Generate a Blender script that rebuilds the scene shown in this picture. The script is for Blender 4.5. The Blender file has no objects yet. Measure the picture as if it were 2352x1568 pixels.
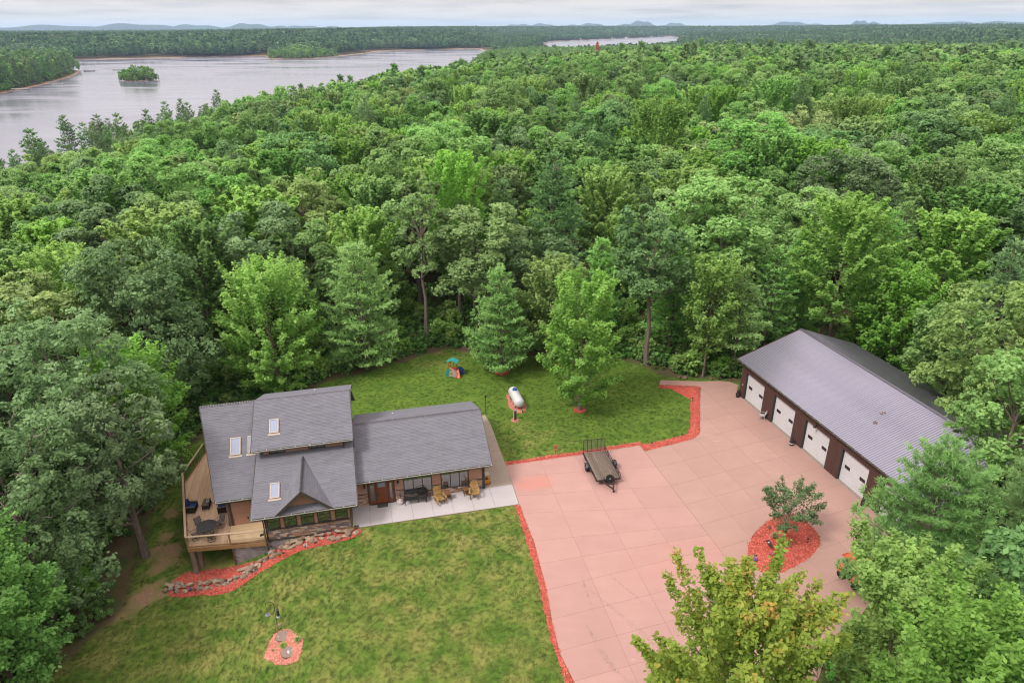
import bpy, bmesh, math, random
import numpy as np
from mathutils import Vector, Matrix
C = bpy.context.scene
COL = C.collection
PI = math.pi
random.seed(7)

# ------------------------------------------------------------------ camera
CAM_H = 35.0
def setup_camera():
    f, yh, slope, W, Hh = 1590.0, 64.0, -0.0055, 2352.0, 1568.0
    r = math.atan(slope)
    p = math.atan((784 - yh) * math.cos(r) / f)
    F = Vector((0, math.cos(p), -math.sin(p))); R = Vector((1, 0, 0)); U = Vector((0, math.sin(p), math.cos(p)))
    X = math.cos(r) * R + math.sin(r) * U
    Yd = math.sin(r) * R - math.cos(r) * U
    cd = bpy.data.cameras.new('camera'); co = bpy.data.objects.new('camera', cd); COL.objects.link(co)
    M = Matrix((X, -Yd, -F)).transposed().to_4x4()
    M.translation = Vector((0, 0, CAM_H))
    co.matrix_world = M
    cd.sensor_fit = 'HORIZONTAL'; cd.sensor_width = 36.0; cd.lens = 36.0 * f / W
    cd.clip_start = 0.5; cd.clip_end = 60000
    C.camera = co
setup_camera()

# ------------------------------------------------------------------ sky and sun (thin overcast)
SUN_EL, SUN_AZ = math.radians(50), math.radians(236)      # azimuth clockwise from +Y
w = bpy.data.worlds.new('World'); C.world = w; w.use_nodes = True
nt = w.node_tree; nt.nodes.clear()
def wn(t, **k):
    n = nt.nodes.new(t)
    for a, b in k.items(): setattr(n, a, b)
    return n
out = wn('ShaderNodeOutputWorld')
sky = wn('ShaderNodeTexSky', sky_type='NISHITA', sun_disc=False, sun_elevation=SUN_EL, sun_rotation=SUN_AZ, altitude=300, air_density=1.0, dust_density=2.0)
bg1 = wn('ShaderNodeBackground'); bg1.inputs['Strength'].default_value = 0.07
nt.links.new(sky.outputs[0], bg1.inputs['Color'])
tc = wn('ShaderNodeTexCoord'); sep = wn('ShaderNodeSeparateXYZ'); nt.links.new(tc.outputs['Generated'], sep.inputs[0])
zz = wn('ShaderNodeMath', operation='MAXIMUM'); zz.inputs[1].default_value = 0.0; nt.links.new(sep.outputs['Z'], zz.inputs[0])
za = wn('ShaderNodeMath', operation='ADD'); za.inputs[1].default_value = 0.045; nt.links.new(zz.outputs[0], za.inputs[0])
dv = wn('ShaderNodeVectorMath', operation='SCALE')
iv = wn('ShaderNodeMath', operation='DIVIDE'); iv.inputs[0].default_value = 1.0; nt.links.new(za.outputs[0], iv.inputs[1])
nt.links.new(tc.outputs['Generated'], dv.inputs[0]); nt.links.new(iv.outputs[0], dv.inputs['Scale'])
ns = wn('ShaderNodeTexNoise'); ns.inputs['Scale'].default_value = 0.42; ns.inputs['Detail'].default_value = 7; ns.inputs['Roughness'].default_value = 0.6
nt.links.new(dv.outputs[0], ns.inputs['Vector'])
cr = wn('ShaderNodeValToRGB')
cr.color_ramp.elements[0].position = 0.34; cr.color_ramp.elements[0].color = (0.36, 0.335, 0.33, 1)
cr.color_ramp.elements[1].position = 0.56; cr.color_ramp.elements[1].color = (0.50, 0.456, 0.440, 1)
nt.links.new(ns.outputs['Fac'], cr.inputs['Fac'])
# an overcast deck is brighter overhead than at the horizon
gr = wn('ShaderNodeMapRange'); gr.inputs['From Min'].default_value = 0.05; gr.inputs['From Max'].default_value = 0.9
gr.inputs['To Min'].default_value = 1.0; gr.inputs['To Max'].default_value = 3.1; nt.links.new(zz.outputs[0], gr.inputs['Value'])
bg2 = wn('ShaderNodeBackground'); nt.links.new(cr.outputs['Color'], bg2.inputs['Color']); nt.links.new(gr.outputs['Result'], bg2.inputs['Strength'])
mx = wn('ShaderNodeMixShader'); mx.inputs[0].default_value = 0.88
nt.links.new(bg1.outputs[0], mx.inputs[1]); nt.links.new(bg2.outputs[0], mx.inputs[2]); nt.links.new(mx.outputs[0], out.inputs['Surface'])

sd = bpy.data.lights.new('sun', 'SUN'); sd.energy = 2.1; sd.angle = math.radians(14); sd.color = (1.0, 0.95, 0.88)
so = bpy.data.objects.new('sun', sd); COL.objects.link(so)
dsun = Vector((math.sin(SUN_AZ) * math.cos(SUN_EL), math.cos(SUN_AZ) * math.cos(SUN_EL), math.sin(SUN_EL)))
so.rotation_euler = dsun.to_track_quat('Z', 'Y').to_euler(); so.location = (0, 0, 120)

vs = C.view_settings
vs.view_transform = 'Standard'; vs.look = 'None'; vs.gamma = 1.0; vs.exposure = 0.92; vs.use_curve_mapping = False
cy = C.cycles
cy.max_bounces = 6; cy.diffuse_bounces = 4; cy.glossy_bounces = 3; cy.transmission_bounces = 4; cy.transparent_max_bounces = 8; cy.volume_bounces = 1
cy.filter_width = 1.15; cy.use_denoising = True
try: cy.denoiser = 'OPENIMAGEDENOISE'; cy.denoising_prefilter = 'ACCURATE'
except Exception: pass
cy.caustics_reflective = False; cy.caustics_refractive = False

# ------------------------------------------------------------------ materials
def new_mat(name):
    m = bpy.data.materials.new(name); m.use_nodes = True
    n = m.node_tree; n.nodes.clear()
    o = n.nodes.new('ShaderNodeOutputMaterial'); b = n.nodes.new('ShaderNodeBsdfPrincipled')
    n.links.new(b.outputs[0], o.inputs['Surface'])
    return m, n, b, o
def N(n, t, ins=None, **k):
    x = n.nodes.new(t)
    for a, b in k.items(): setattr(x, a, b)
    for a, b in (ins or {}).items():
        if hasattr(b, 'links') or isinstance(b, bpy.types.NodeSocket): n.links.new(b, x.inputs[a])
        else: x.inputs[a].default_value = b
    return x
def rgb(c): return (c[0], c[1], c[2], 1.0)
def mixc(n, fac, a, b, blend='MIX'):
    x = n.nodes.new('ShaderNodeMix'); x.data_type = 'RGBA'; x.blend_type = blend
    for s, val in ((x.inputs[0], fac), (x.inputs[6], a), (x.inputs[7], b)):
        if isinstance(val, bpy.types.NodeSocket): n.links.new(val, s)
        elif isinstance(val, tuple): s.default_value = rgb(val)
        else: s.default_value = val
    return x.outputs[2]
def ramp(n, fac, p0, p1, v0=0.0, v1=1.0):
    x = N(n, 'ShaderNodeMapRange', {'From Min': p0, 'From Max': p1, 'To Min': v0, 'To Max': v1, 'Value': fac}, clamp=True)
    return x.outputs['Result']
def noise(n, vec, scale, detail=4, rough=0.6):
    return N(n, 'ShaderNodeTexNoise', {'Vector': vec, 'Scale': scale, 'Detail': detail, 'Roughness': rough}).outputs['Fac']
MATS = {}
KA = .545          # shade of man-made surfaces against the exposure
def mat(name, c, c2=None, scale=4.0, rough=0.7, spec=0.3, metal=0.0, bump=0.0, bscale=None, rnd=0.0, coords='Object', stretch=None, tint=0.0):
    """plain surface: two colours mottled by noise, a per-object shade, fine relief"""
    if name in MATS: return MATS[name]
    c = tuple(x * KA for x in c); c2 = None if c2 is None else tuple(x * KA for x in c2)
    m, n, b, o = new_mat(name)
    b.inputs['Roughness'].default_value = rough; b.inputs['Specular IOR Level'].default_value = spec; b.inputs['Metallic'].default_value = metal
    t = N(n, 'ShaderNodeTexCoord'); v = t.outputs[coords]
    if stretch: v = N(n, 'ShaderNodeMapping', {'Vector': v, 'Scale': stretch}).outputs[0]
    if c2 is None: c2 = tuple(x * 0.75 for x in c)
    f = ramp(n, noise(n, v, scale, 5, 0.65), 0.33, 0.67)
    col = mixc(n, f, c2, c)
    if rnd:
        oi = N(n, 'ShaderNodeObjectInfo').outputs['Random']
        hs = N(n, 'ShaderNodeHueSaturation', {'Color': col, 'Value': ramp(n, oi, 0, 1, 1 - rnd, 1 + rnd)})
        col = hs.outputs[0]
    if tint:
        at = N(n, 'ShaderNodeAttribute', attribute_name='tint').outputs['Fac']
        col = N(n, 'ShaderNodeHueSaturation', {'Color': col, 'Value': ramp(n, at, 0, 1, 1 - tint, 1 + tint)}).outputs[0]
    n.links.new(col, b.inputs['Base Color'])
    if bump:
        bp = N(n, 'ShaderNodeBump', {'Height': noise(n, v, bscale or scale * 6, 4, 0.7), 'Strength': bump, 'Distance': 0.02})
        n.links.new(bp.outputs[0], b.inputs['Normal'])
    MATS[name] = m
    return m

# ------------------------------------------------------------------ mesh helpers
def tag(o, label=None, cat=None, group=None, kind=None):
    if label: o['label'] = label
    if cat: o['category'] = cat
    if group: o['group'] = group
    if kind: o['kind'] = kind
    return o
def empty(name, loc=(0, 0, 0), rz=0.0, parent=None):
    o = bpy.data.objects.new(name, None); COL.objects.link(o)
    o.location = loc; o.rotation_euler = (0, 0, rz); o.empty_display_size = 0.2
    if parent: o.parent = parent
    return o
def thing(name, label, cat, loc=(0, 0, 0), rz=0.0, group=None):
    return tag(empty(name, loc, rz), label, cat, group)
def link(name, me, parent=None, loc=None, rz=None):
    o = bpy.data.objects.new(name, me); COL.objects.link(o)
    if parent: o.parent = parent
    if loc is not None: o.location = loc
    if rz is not None: o.rotation_euler = (0, 0, rz)
    return o
class MB:
    def __init__(s, M=None): s.v = []; s.f = []; s.t = []; s.M = M or Matrix.Identity(4); s.tint = 0.5
    def add(s, vs_, fs_):
        o = len(s.v)
        for p in vs_: s.v.append(tuple(s.M @ Vector(p)))
        for f in fs_: s.f.append(tuple(i + o for i in f)); s.t.append(s.tint)
        return s
    def hexa(s, p):   # 8 corners, bottom 0-3 counter-clockwise, top 4-7
        return s.add(p, [(3, 2, 1, 0), (4, 5, 6, 7), (0, 1, 5, 4), (1, 2, 6, 5), (2, 3, 7, 6), (3, 0, 4, 7)])
    def box(s, x0, x1, y0, y1, z0, z1):
        return s.hexa([(x0, y0, z0), (x1, y0, z0), (x1, y1, z0), (x0, y1, z0), (x0, y0, z1), (x1, y0, z1), (x1, y1, z1), (x0, y1, z1)])
    def cbox(s, c, d, rz=0, rx=0, ry=0):
        R = Matrix.Rotation(rz, 4, 'Z') @ Matrix.Rotation(ry, 4, 'Y') @ Matrix.Rotation(rx, 4, 'X')
        ps = []
        for z in (-1, 1):
            for x, y in ((-1, -1), (1, -1), (1, 1), (-1, 1)):
                ps.append(tuple(Vector(c) + (R @ Vector((x * d[0] / 2, y * d[1] / 2, z * d[2] / 2)))))
        return s.hexa(ps)
    def bar(s, a, b, wd, ht=None, up=(0, 0, 1)):
        a = Vector(a); b = Vector(b); ht = ht or wd
        d = (b - a).normalized(); u = Vector(up)
        if abs(d.dot(u)) > 0.99: u = Vector((0, 1, 0))
        sx = d.cross(u).normalized(); sz = sx.cross(d).normalized()
        ps = []
        for e in (a, b):
            for i, j in ((-1, -1), (1, -1), (1, 1), (-1, 1)): ps.append(tuple(e + sx * i * wd / 2 + sz * j * ht / 2))
        return s.add(ps, [(0, 1, 2, 3), (7, 6, 5, 4), (0, 4, 5, 1), (1, 5, 6, 2), (2, 6, 7, 3), (3, 7, 4, 0)])
    def tube(s, path, r, n=8, r1=None, cap=True):
        P = [Vector(p) for p in path]; k = len(P); vs_ = []; fs_ = []
        prev = None
        for i, p in enumerate(P):
            d = (P[min(i + 1, k - 1)] - P[max(i - 1, 0)]).normalized()
            if prev is None:
                a = Vector((0, 0, 1)) if abs(d.z) < 0.9 else Vector((1, 0, 0)); sx = d.cross(a).normalized()
            else: sx = (prev - d * prev.dot(d)).normalized()
            prev = sx; sy = d.cross(sx)
            rr = r if r1 is None else r + (r1 - r) * i / (k - 1)
            if isinstance(r, (list, tuple)): rr = r[i]
            for j in range(n):
                a = 2 * PI * j / n; vs_.append(tuple(p + (sx * math.cos(a) + sy * math.sin(a)) * rr))
        for i in range(k - 1):
            for j in range(n): fs_.append((i * n + j, i * n + (j + 1) % n, (i + 1) * n + (j + 1) % n, (i + 1) * n + j))
        if cap: fs_ += [tuple(range(n))[::-1], tuple((k - 1) * n + j for j in range(n))]
        return s.add(vs_, fs_)
    def lathe(s, prof, n=20, c=(0, 0, 0), axis='Z'):
        vs_ = []; fs_ = []; k = len(prof)
        for r, z in prof:
            for j in range(n):
                a = 2 * PI * j / n; x, y = r * math.cos(a), r * math.sin(a)
                p = (x, y, z) if axis == 'Z' else ((z, x, y) if axis == 'X' else (y, z, x))
                vs_.append((p[0] + c[0], p[1] + c[1], p[2] + c[2]))
        for i in range(k - 1):
            for j in range(n): fs_.append((i * n + j, i * n + (j + 1) % n, (i + 1) * n + (j + 1) % n, (i + 1) * n + j))
        fs_ += [tuple(range(n))[::-1], tuple((k - 1) * n + j for j in range(n))]
        return s.add(vs_, fs_)
    def prism(s, poly, a, b, axis='Z'):
        """polygon (list of 2-D) pushed from a to b along axis; X: poly=(y,z), Y: poly=(x,z)"""
        def P(p, h): return (p[0], p[1], h) if axis == 'Z' else ((h, p[0], p[1]) if axis == 'X' else (p[0], h, p[1]))
        k = len(poly); vs_ = [P(p, a) for p in poly] + [P(p, b) for p in poly]
        fs_ = [tuple(range(k))[::-1], tuple(range(k, 2 * k))] + [(i, (i + 1) % k, k + (i + 1) % k, k + i) for i in range(k)]
        return s.add(vs_, fs_)
    def rock(s, c, d, seed, rz=0.0, n=2):
        bm = bmesh.new(); bmesh.ops.create_icosphere(bm, subdivisions=n, radius=1.0)
        rg = random.Random(seed); ks = [(Vector((rg.uniform(-1, 1), rg.uniform(-1, 1), rg.uniform(-1, 1))).normalized(), rg.uniform(0.45, 0.8)) for _ in range(10)]
        R = Matrix.Rotation(rz, 3, 'Z'); o = len(s.v)
        for v_ in bm.verts:
            p = v_.co.copy()
            for kd, kh in ks:
                q = p.dot(kd)
                if q > kh: p -= kd * (q - kh)
            p *= 1 + rg.uniform(-0.05, 0.05)
            p = R @ Vector((p.x * d[0] / 2, p.y * d[1] / 2, p.z * d[2] / 2))
            s.v.append(tuple(s.M @ (Vector(c) + p)))
        for f in bm.faces: s.f.append(tuple(v_.index + o for v_ in f.verts)); s.t.append(s.tint)
        bm.free(); return s
    def mesh(s, name, m, smooth=False):
        me = bpy.data.meshes.new(name); me.from_pydata(s.v, [], s.f)
        if m: me.materials.append(m)
        if any(t != 0.5 for t in s.t):
            a = me.attributes.new('tint', 'FLOAT', 'FACE'); a.data.foreach_set('value', s.t)
        bm = bmesh.new(); bm.from_mesh(me); bmesh.ops.recalc_face_normals(bm, faces=bm.faces); bm.to_mesh(me); bm.free()
        if smooth:
            me.polygons.foreach_set('use_smooth', [True] * len(me.polygons))
            try: me.set_sharp_from_angle(angle=math.radians(40))
            except Exception: pass
        return me
    def build(s, name, m, parent=None, smooth=False, loc=None, rz=None):
        return link(name, s.mesh(name, m, smooth), parent, loc, rz)
def bevel(o, wd, seg=2):
    md = o.modifiers.new('bevel', 'BEVEL'); md.width = wd; md.segments = seg; md.limit_method = 'ANGLE'
    return o
def copy_tree(o, parent=None):
    c = o.copy(); COL.objects.link(c); c.parent = parent
    for ch in list(o.children): copy_tree(ch, c)
    return c

# ------------------------------------------------------------------ frames of the two buildings
HO = np.array([-2.4187, 47.5706]); HA = math.radians(13.2)
HU = np.array([math.cos(HA), math.sin(HA)]); HV = np.array([-math.sin(HA), math.cos(HA)])
def hw(u, v): p = HO + u * HU + v * HV; return float(p[0]), float(p[1])
def wh(x, y):
    d0 = np.asarray(x) - HO[0]; d1 = np.asarray(y) - HO[1]
    return d0 * HU[0] + d1 * HU[1], d0 * HV[0] + d1 * HV[1]
GO = np.array([23.5975, 63.3703]); GA = math.radians(-75.5)
GX = np.array([math.cos(GA), math.sin(GA)]); GY = np.array([-math.sin(GA), math.cos(GA)])
def gw(a, b): p = GO + a * GX + b * GY; return float(p[0]), float(p[1])

# ------------------------------------------------------------------ terrain
LAKE_Z = -14.0
LAKE = [(-480, -260), (-260, 0), (-172, 118), (-143, 195), (-156, 280), (-140, 420), (-94, 512), (-38, 688), (-60, 900), (-60, 1240), (-50, 1700), (-93, 1953),
        (-311, 1772), (-318, 1600), (-340, 1400), (-361, 1325), (-405, 1318), (-447, 1361), (-465, 1440), (-481, 1471), (-640, 1420), (-782, 1367), (-1100, 1300), (-1100, 1130),
        (-640, 1010), (-571, 992), (-505, 850), (-461, 728), (-434, 623), (-470, 480), (-600, 300), (-800, 100), (-1000, -260)]
BAY = [(120, 2800), (134, 2873), (290, 3150), (450, 3425), (700, 3850), (899, 4245), (760, 3300), (640, 2800), (420, 2000), (250, 1700), (85, 1520)]
ISLE = (-394.0, 786.0, 22.0, 17.0)
def poly_sd(poly, x, y):
    """signed distance, positive inside"""
    x = np.asarray(x, float); y = np.asarray(y, float); d = np.full(x.shape, 1e12); ins = np.zeros(x.shape, bool)
    k = len(poly)
    for i in range(k):
        ax, ay = poly[i]; bx, by = poly[(i + 1) % k]
        ex, ey = bx - ax, by - ay; px, py = x - ax, y - ay
        t = np.clip((px * ex + py * ey) / (ex * ex + ey * ey + 1e-12), 0, 1)
        d = np.minimum(d, (px - t * ex) ** 2 + (py - t * ey) ** 2)
        if ay != by:
            c1 = (ay > y) != (by > y)
            ins ^= c1 & (x < (bx - ax) * (y - ay) / (by - ay) + ax)
    d = np.sqrt(d); return np.where(ins, d, -d)
def sstep(a, b, x):
    t = np.clip((np.asarray(x, float) - a) / (b - a), 0, 1); return t * t * (3 - 2 * t)
def wav(x, y, s, k):
    return np.sin(x / s + 1.3 * k) * np.cos(y / s * 1.13 + 2.1 * k) + 0.5 * np.sin((x + y) / s * 1.9 + k) * np.cos((x - y) / s * 1.7 + 0.7 * k)
def water_sd(x, y):
    s = np.maximum(poly_sd(LAKE, x, y), poly_sd(BAY, x, y))
    return s
def T(x, y):
    """height of the ground"""
    x = np.asarray(x, float); y = np.asarray(y, float)
    r = np.hypot(x, y)
    az = np.degrees(np.arctan2(x, y))
    base = np.clip((r - 900) / 3100, 0, 1) * (9 + 9 * np.exp(-((az + 3) / 11) ** 2) - 5 * sstep(-16, -26, az)) + sstep(150, 900, r) * 2.2 * wav(x, y, 170, 1) + sstep(900, 4000, r) * 5 * wav(x, y, 900, 2)
    low = sstep(450, 1000, y) * sstep(1000, 450, x - .18 * y) * sstep(-140, -60, x) * sstep(4300, 3600, y); base = base * (1 - low) - 9 * low
    sd = -water_sd(x, y)                         # distance on land
    rise = sstep(0, 1, sd / (150 + 0.12 * np.minimum(r, 3000)))
    z = LAKE_Z + np.where(sd > 0, 0.35 + np.minimum(sd, 4) * 0.16, np.maximum(sd * 0.15, -3)) + (base - LAKE_Z) * rise
    near = sstep(95, 60, np.hypot(x - 0, y - 48))  # the yard is levelled
    z = z * (1 - near)
    u, v = wh(x, y)
    z = z - 2.7 * sstep(-11, -24, u) * sstep(40, 22, v) * sstep(-75, -38, u)
    e = ((x - ISLE[0]) / ISLE[2]) ** 2 + ((y - ISLE[1]) / ISLE[3]) ** 2
    z = np.maximum(z, LAKE_Z + 0.7 * (1 - e) - 0.05 * np.clip(e - 1, 0, 40))
    return z
def Tz(x, y): return float(T(np.array([x]), np.array([y]))[0])
# ------------------------------------------------------------------ ground sheet
def grid_mesh(name, V, F, m):
    me = bpy.data.meshes.new(name)
    me.vertices.add(len(V)); me.vertices.foreach_set('co', np.asarray(V, np.float32).ravel())
    F = np.asarray(F, np.int32); k = F.shape[1]
    me.loops.add(F.size); me.loops.foreach_set('vertex_index', F.ravel())
    me.polygons.add(len(F)); me.polygons.foreach_set('loop_start', np.arange(0, F.size, k, dtype=np.int32)); me.polygons.foreach_set('loop_total', np.full(len(F), k, np.int32))
    me.update(calc_edges=True); me.validate()
    if m: me.materials.append(m)
    return me
def grid_faces(nr, nc):
    i, j = np.meshgrid(np.arange(nr - 1), np.arange(nc - 1), indexing='ij')
    a = (i * nc + j).ravel(); return np.stack([a, a + 1, a + nc + 1, a + nc], 1)
LAWN_RECT = (-48.0, 42.0, 2.0, 92.0)
def ground_material():
    m, n, b, o = new_mat('forest floor and shore')
    g = N(n, 'ShaderNodeNewGeometry'); P = g.outputs['Position']; s = N(n, 'ShaderNodeSeparateXYZ', {0: P})
    f1 = noise(n, P, 0.5, 5); f2 = noise(n, P, 4.0, 4)
    col = mixc(n, ramp(n, f1, .38, .62), (0.045, 0.032, 0.02), (0.075, 0.07, 0.03))
    col = mixc(n, ramp(n, f2, .45, .7), col, (0.12, 0.08, 0.05))
    sand = ramp(n, s.outputs['Z'], LAKE_Z + 0.45, LAKE_Z + 0.85, 1, 0)
    col = mixc(n, sand, col, (0.27, 0.18, 0.13))
    n.links.new(col, b.inputs['Base Color']); b.inputs['Roughness'].default_value = 0.95; b.inputs['Specular IOR Level'].default_value = 0.1
    return m
def build_ground():
    rs = np.concatenate([[0.0], np.linspace(4, 120, 40), 120 * np.geomspace(1.025, 26000 / 120, 190)])
    an = np.concatenate([np.radians(np.arange(-52, 52.01, 0.5)), np.radians(np.arange(56, 308, 4.0))])
    R, A = np.meshgrid(rs, np.append(an, an[0] + 2 * PI), indexing='ij')
    x = R * np.sin(A); y = R * np.cos(A); z = T(x.ravel(), y.ravel()).reshape(x.shape)
    ins = (x > LAWN_RECT[0] + 1.5) & (x < LAWN_RECT[1] - 1.5) & (y > LAWN_RECT[2] + 1.5) & (y < LAWN_RECT[3] - 1.5)
    z = np.where(ins, z - 0.45, z)
    V = np.stack([x.ravel(), y.ravel(), z.ravel()], 1)
    me = grid_mesh('ground', V, grid_faces(*x.shape), ground_material())
    me.polygons.foreach_set('use_smooth', [True] * len(me.polygons))
    tag(link('ground', me), kind='structure')
build_ground()

LAWN = [(-24, 4), (-27, 14), (-29.3, 24), (-29.73, 31.2), (-29.0, 34.1), (-28.33, 35.6), (-27.94, 37.5), (-28.6, 39.5), (-29.2, 41), (-29.6, 42.5), (-30, 45), (-31, 47.5), (-31.2, 50.4), (-31.6, 53.6),
        (-32, 58), (-30, 63), (-24, 65.5), (-21.5, 66.6), (-16.8, 69), (-12.4, 71.8), (-8.2, 75.2), (-5.5, 74.4), (-2, 73.6), (3, 73.2), (7, 74.4), (12.4, 72.3), (15.5, 69.6), (16.6, 67.6), (20.5, 67.2), (24.5, 66.4), (26, 62), (30, 40), (26, 34.6), (22.8, 33.0), (19.3, 30.6), (16, 27), (13.5, 23), (12.5, 12), (12.5, 4)]
DIRT = [(-29.3, 47.9, .8), (-28.4, 44.9, .8), (-27.3, 43.2, 1.3), (-26.9, 42.0, 1.0), (-28.2, 42.9, 1.2), (-27.4, 41.2, .9), (-26.5, 40, .7), (-26.8, 39.1, 1.0), (-26.9, 38.2, 1.1), (-27.6, 38.5, 1.0), (-27.4, 37.2, 1.0), (-26.2, 38.7, .8), (-28.4, 36.3, .9), (-5.5, 75, 1.6), (-9, 74.6, 1.2)]
def lawn_material():
    m, n, b, o = new_mat('lawn grass and bare soil')
    P = N(n, 'ShaderNodeNewGeometry').outputs['Position']
    edge = N(n, 'ShaderNodeAttribute', attribute_name='edge').outputs['Fac']
    dirt = N(n, 'ShaderNodeAttribute', attribute_name='dirt').outputs['Fac']
    dry = N(n, 'ShaderNodeAttribute', attribute_name='dry').outputs['Fac']
    big = noise(n, P, 0.16, 3); mid = noise(n, P, 0.6, 3, .6); fine = noise(n, P, 9.0, 5, .75); vf = noise(n, P, 38.0, 3, .8)
    sp = noise(n, P, 24.0, 4, .8)
    mid = N(n, 'ShaderNodeMath', {0: mid, 1: N(n, 'ShaderNodeMath', {0: N(n, 'ShaderNodeMath', {0: sp, 1: 0.5}, operation='SUBTRACT').outputs[0], 1: 0.3}, operation='MULTIPLY').outputs[0]}, operation='ADD').outputs[0]
    g = mixc(n, ramp(n, mid, .35, .65), (0.052, 0.108, 0.011), (0.078, 0.142, 0.016))
    d1 = N(n, 'ShaderNodeMath', {0: ramp(n, mid, .38, .70), 1: dry}, operation='MULTIPLY').outputs[0]
    d2 = N(n, 'ShaderNodeMath', {0: d1, 1: ramp(n, big, .3, .65, .45, 1)}, operation='MULTIPLY').outputs[0]
    g = mixc(n, d2, g, (0.215, 0.182, 0.060))
    d3 = N(n, 'ShaderNodeMath', {0: ramp(n, noise(n, P, 1.7, 8, .85), .55, .68), 1: dry}, operation='MULTIPLY').outputs[0]
    g = mixc(n, N(n, 'ShaderNodeMath', {0: d3, 1: 0.5}, operation='MULTIPLY').outputs[0], g, (0.31, 0.25, 0.11))
    g = mixc(n, ramp(n, fine, .42, .7, 0, 0.2), g, (0.036, 0.075, 0.010))
    g = mixc(n, ramp(n, vf, .5, .7, 0, 0.4), g, (0.20, 0.21, 0.07))
    soil = mixc(n, ramp(n, fine, .35, .65), (0.30, 0.185, 0.125), (0.17, 0.10, 0.06))
    e2 = N(n, 'ShaderNodeMath', {0: dirt, 1: N(n, 'ShaderNodeMath', {0: mid, 1: 1.1}, operation='MULTIPLY').outputs[0]}, operation='ADD').outputs[0]
    g = mixc(n, ramp(n, e2, 1.02, 1.55), g, soil)
    litter = mixc(n, ramp(n, fine, .35, .7), (0.05, 0.045, 0.02), (0.14, 0.085, 0.055))
    litter = mixc(n, ramp(n, mid, .45, .65), litter, (0.045, 0.075, 0.02))
    e3 = N(n, 'ShaderNodeMath', {0: edge, 1: N(n, 'ShaderNodeMath', {0: mid, 1: 0.5}, operation='SUBTRACT').outputs[0]}, operation='ADD').outputs[0]
    e3 = N(n, 'ShaderNodeMath', {0: e3, 1: N(n, 'ShaderNodeMath', {0: fine, 1: 0.5}, operation='SUBTRACT').outputs[0]}, operation='ADD').outputs[0]
    g = mixc(n, ramp(n, e3, -.25, .35), litter, g)
    n.links.new(g, b.inputs['Base Color']); b.inputs['Roughness'].default_value = .9; b.inputs['Specular IOR Level'].default_value = .12
    return m
def build_lawn():
    xs = np.arange(LAWN_RECT[0], LAWN_RECT[1] + .01, 0.5); ys = np.arange(LAWN_RECT[2], LAWN_RECT[3] + .01, 0.5)
    Y, X = np.meshgrid(ys, xs, indexing='ij'); x = X.ravel(); y = Y.ravel()
    z = T(x, y) + 0.02 * wav(x, y, 2.3, 3)
    b = (x < xs[0] + .6) | (x > xs[-1] - .6) | (y < ys[0] + .6) | (y > ys[-1] - .6)
    z = np.where(b, z - .4, z)
    me = grid_mesh('lawn', np.stack([x, y, z], 1), grid_faces(len(ys), len(xs)), lawn_material())
    me.polygons.foreach_set('use_smooth', [True] * len(me.polygons))
    e = np.clip(poly_sd(LAWN, x, y), -6, 6)
    d = np.zeros_like(x)
    for cx, cy_, r in DIRT: d = np.maximum(d, 1 - np.hypot(x - cx, y - cy_) / (2 * r))
    dry = 0.10 + 0.85 * sstep(50, 44, y + 0.15 * x)
    dry = np.maximum(dry, 0.9 * np.exp(-((x - 1.5) ** 2 + (y - 54.5) ** 2) / 14)); dry = np.maximum(dry, .7 * np.exp(-((x + 9) ** 2 + (y - 72) ** 2) / 14))
    for nm, val in (('edge', e), ('dirt', d), ('dry', dry)):
        a = me.attributes.new(nm, 'FLOAT', 'POINT'); a.data.foreach_set('value', val.astype(np.float32))
    tag(link('lawn', me), kind='structure')
build_lawn()

# ------------------------------------------------------------------ lake
def lake():
    m, n, b, o = new_mat('lake water')
    P = N(n, 'ShaderNodeNewGeometry').outputs['Position']
    b.inputs['Base Color'].default_value = rgb((0.125, 0.12, 0.16)); b.inputs['IOR'].default_value = 1.6; b.inputs['Specular IOR Level'].default_value = 0.8  # lifted lilac base carries part of the sky's reflection as colour
    st = N(n, 'ShaderNodeMapping', {'Vector': P, 'Scale': (0.006, 0.022, 1), 'Rotation': (0, 0, math.radians(-14))}).outputs[0]
    n1 = N(n, 'ShaderNodeTexNoise', {'Vector': st, 'Scale': 1.0, 'Detail': 6, 'Distortion': 1.2}).outputs['Fac']
    n.links.new(ramp(n, n1, .38, .62, .10, .30), b.inputs['Roughness'])
    wv = N(n, 'ShaderNodeMapping', {'Vector': P, 'Scale': (0.35, 0.8, 1), 'Rotation': (0, 0, math.radians(20))}).outputs[0]
    bp = N(n, 'ShaderNodeBump', {'Height': noise(n, wv, 1.0, 4, .6), 'Strength': .22, 'Distance': .12}); n.links.new(bp.outputs[0], b.inputs['Normal'])
    mb = MB(); k = 64
    mb.add([(1200 + 8000 * math.cos(2 * PI * i / k), 2500 + 8000 * math.sin(2 * PI * i / k), LAKE_Z) for i in range(k)], [tuple(range(k))])
    tag(mb.build('lake', m), kind='structure')
lake()

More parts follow.
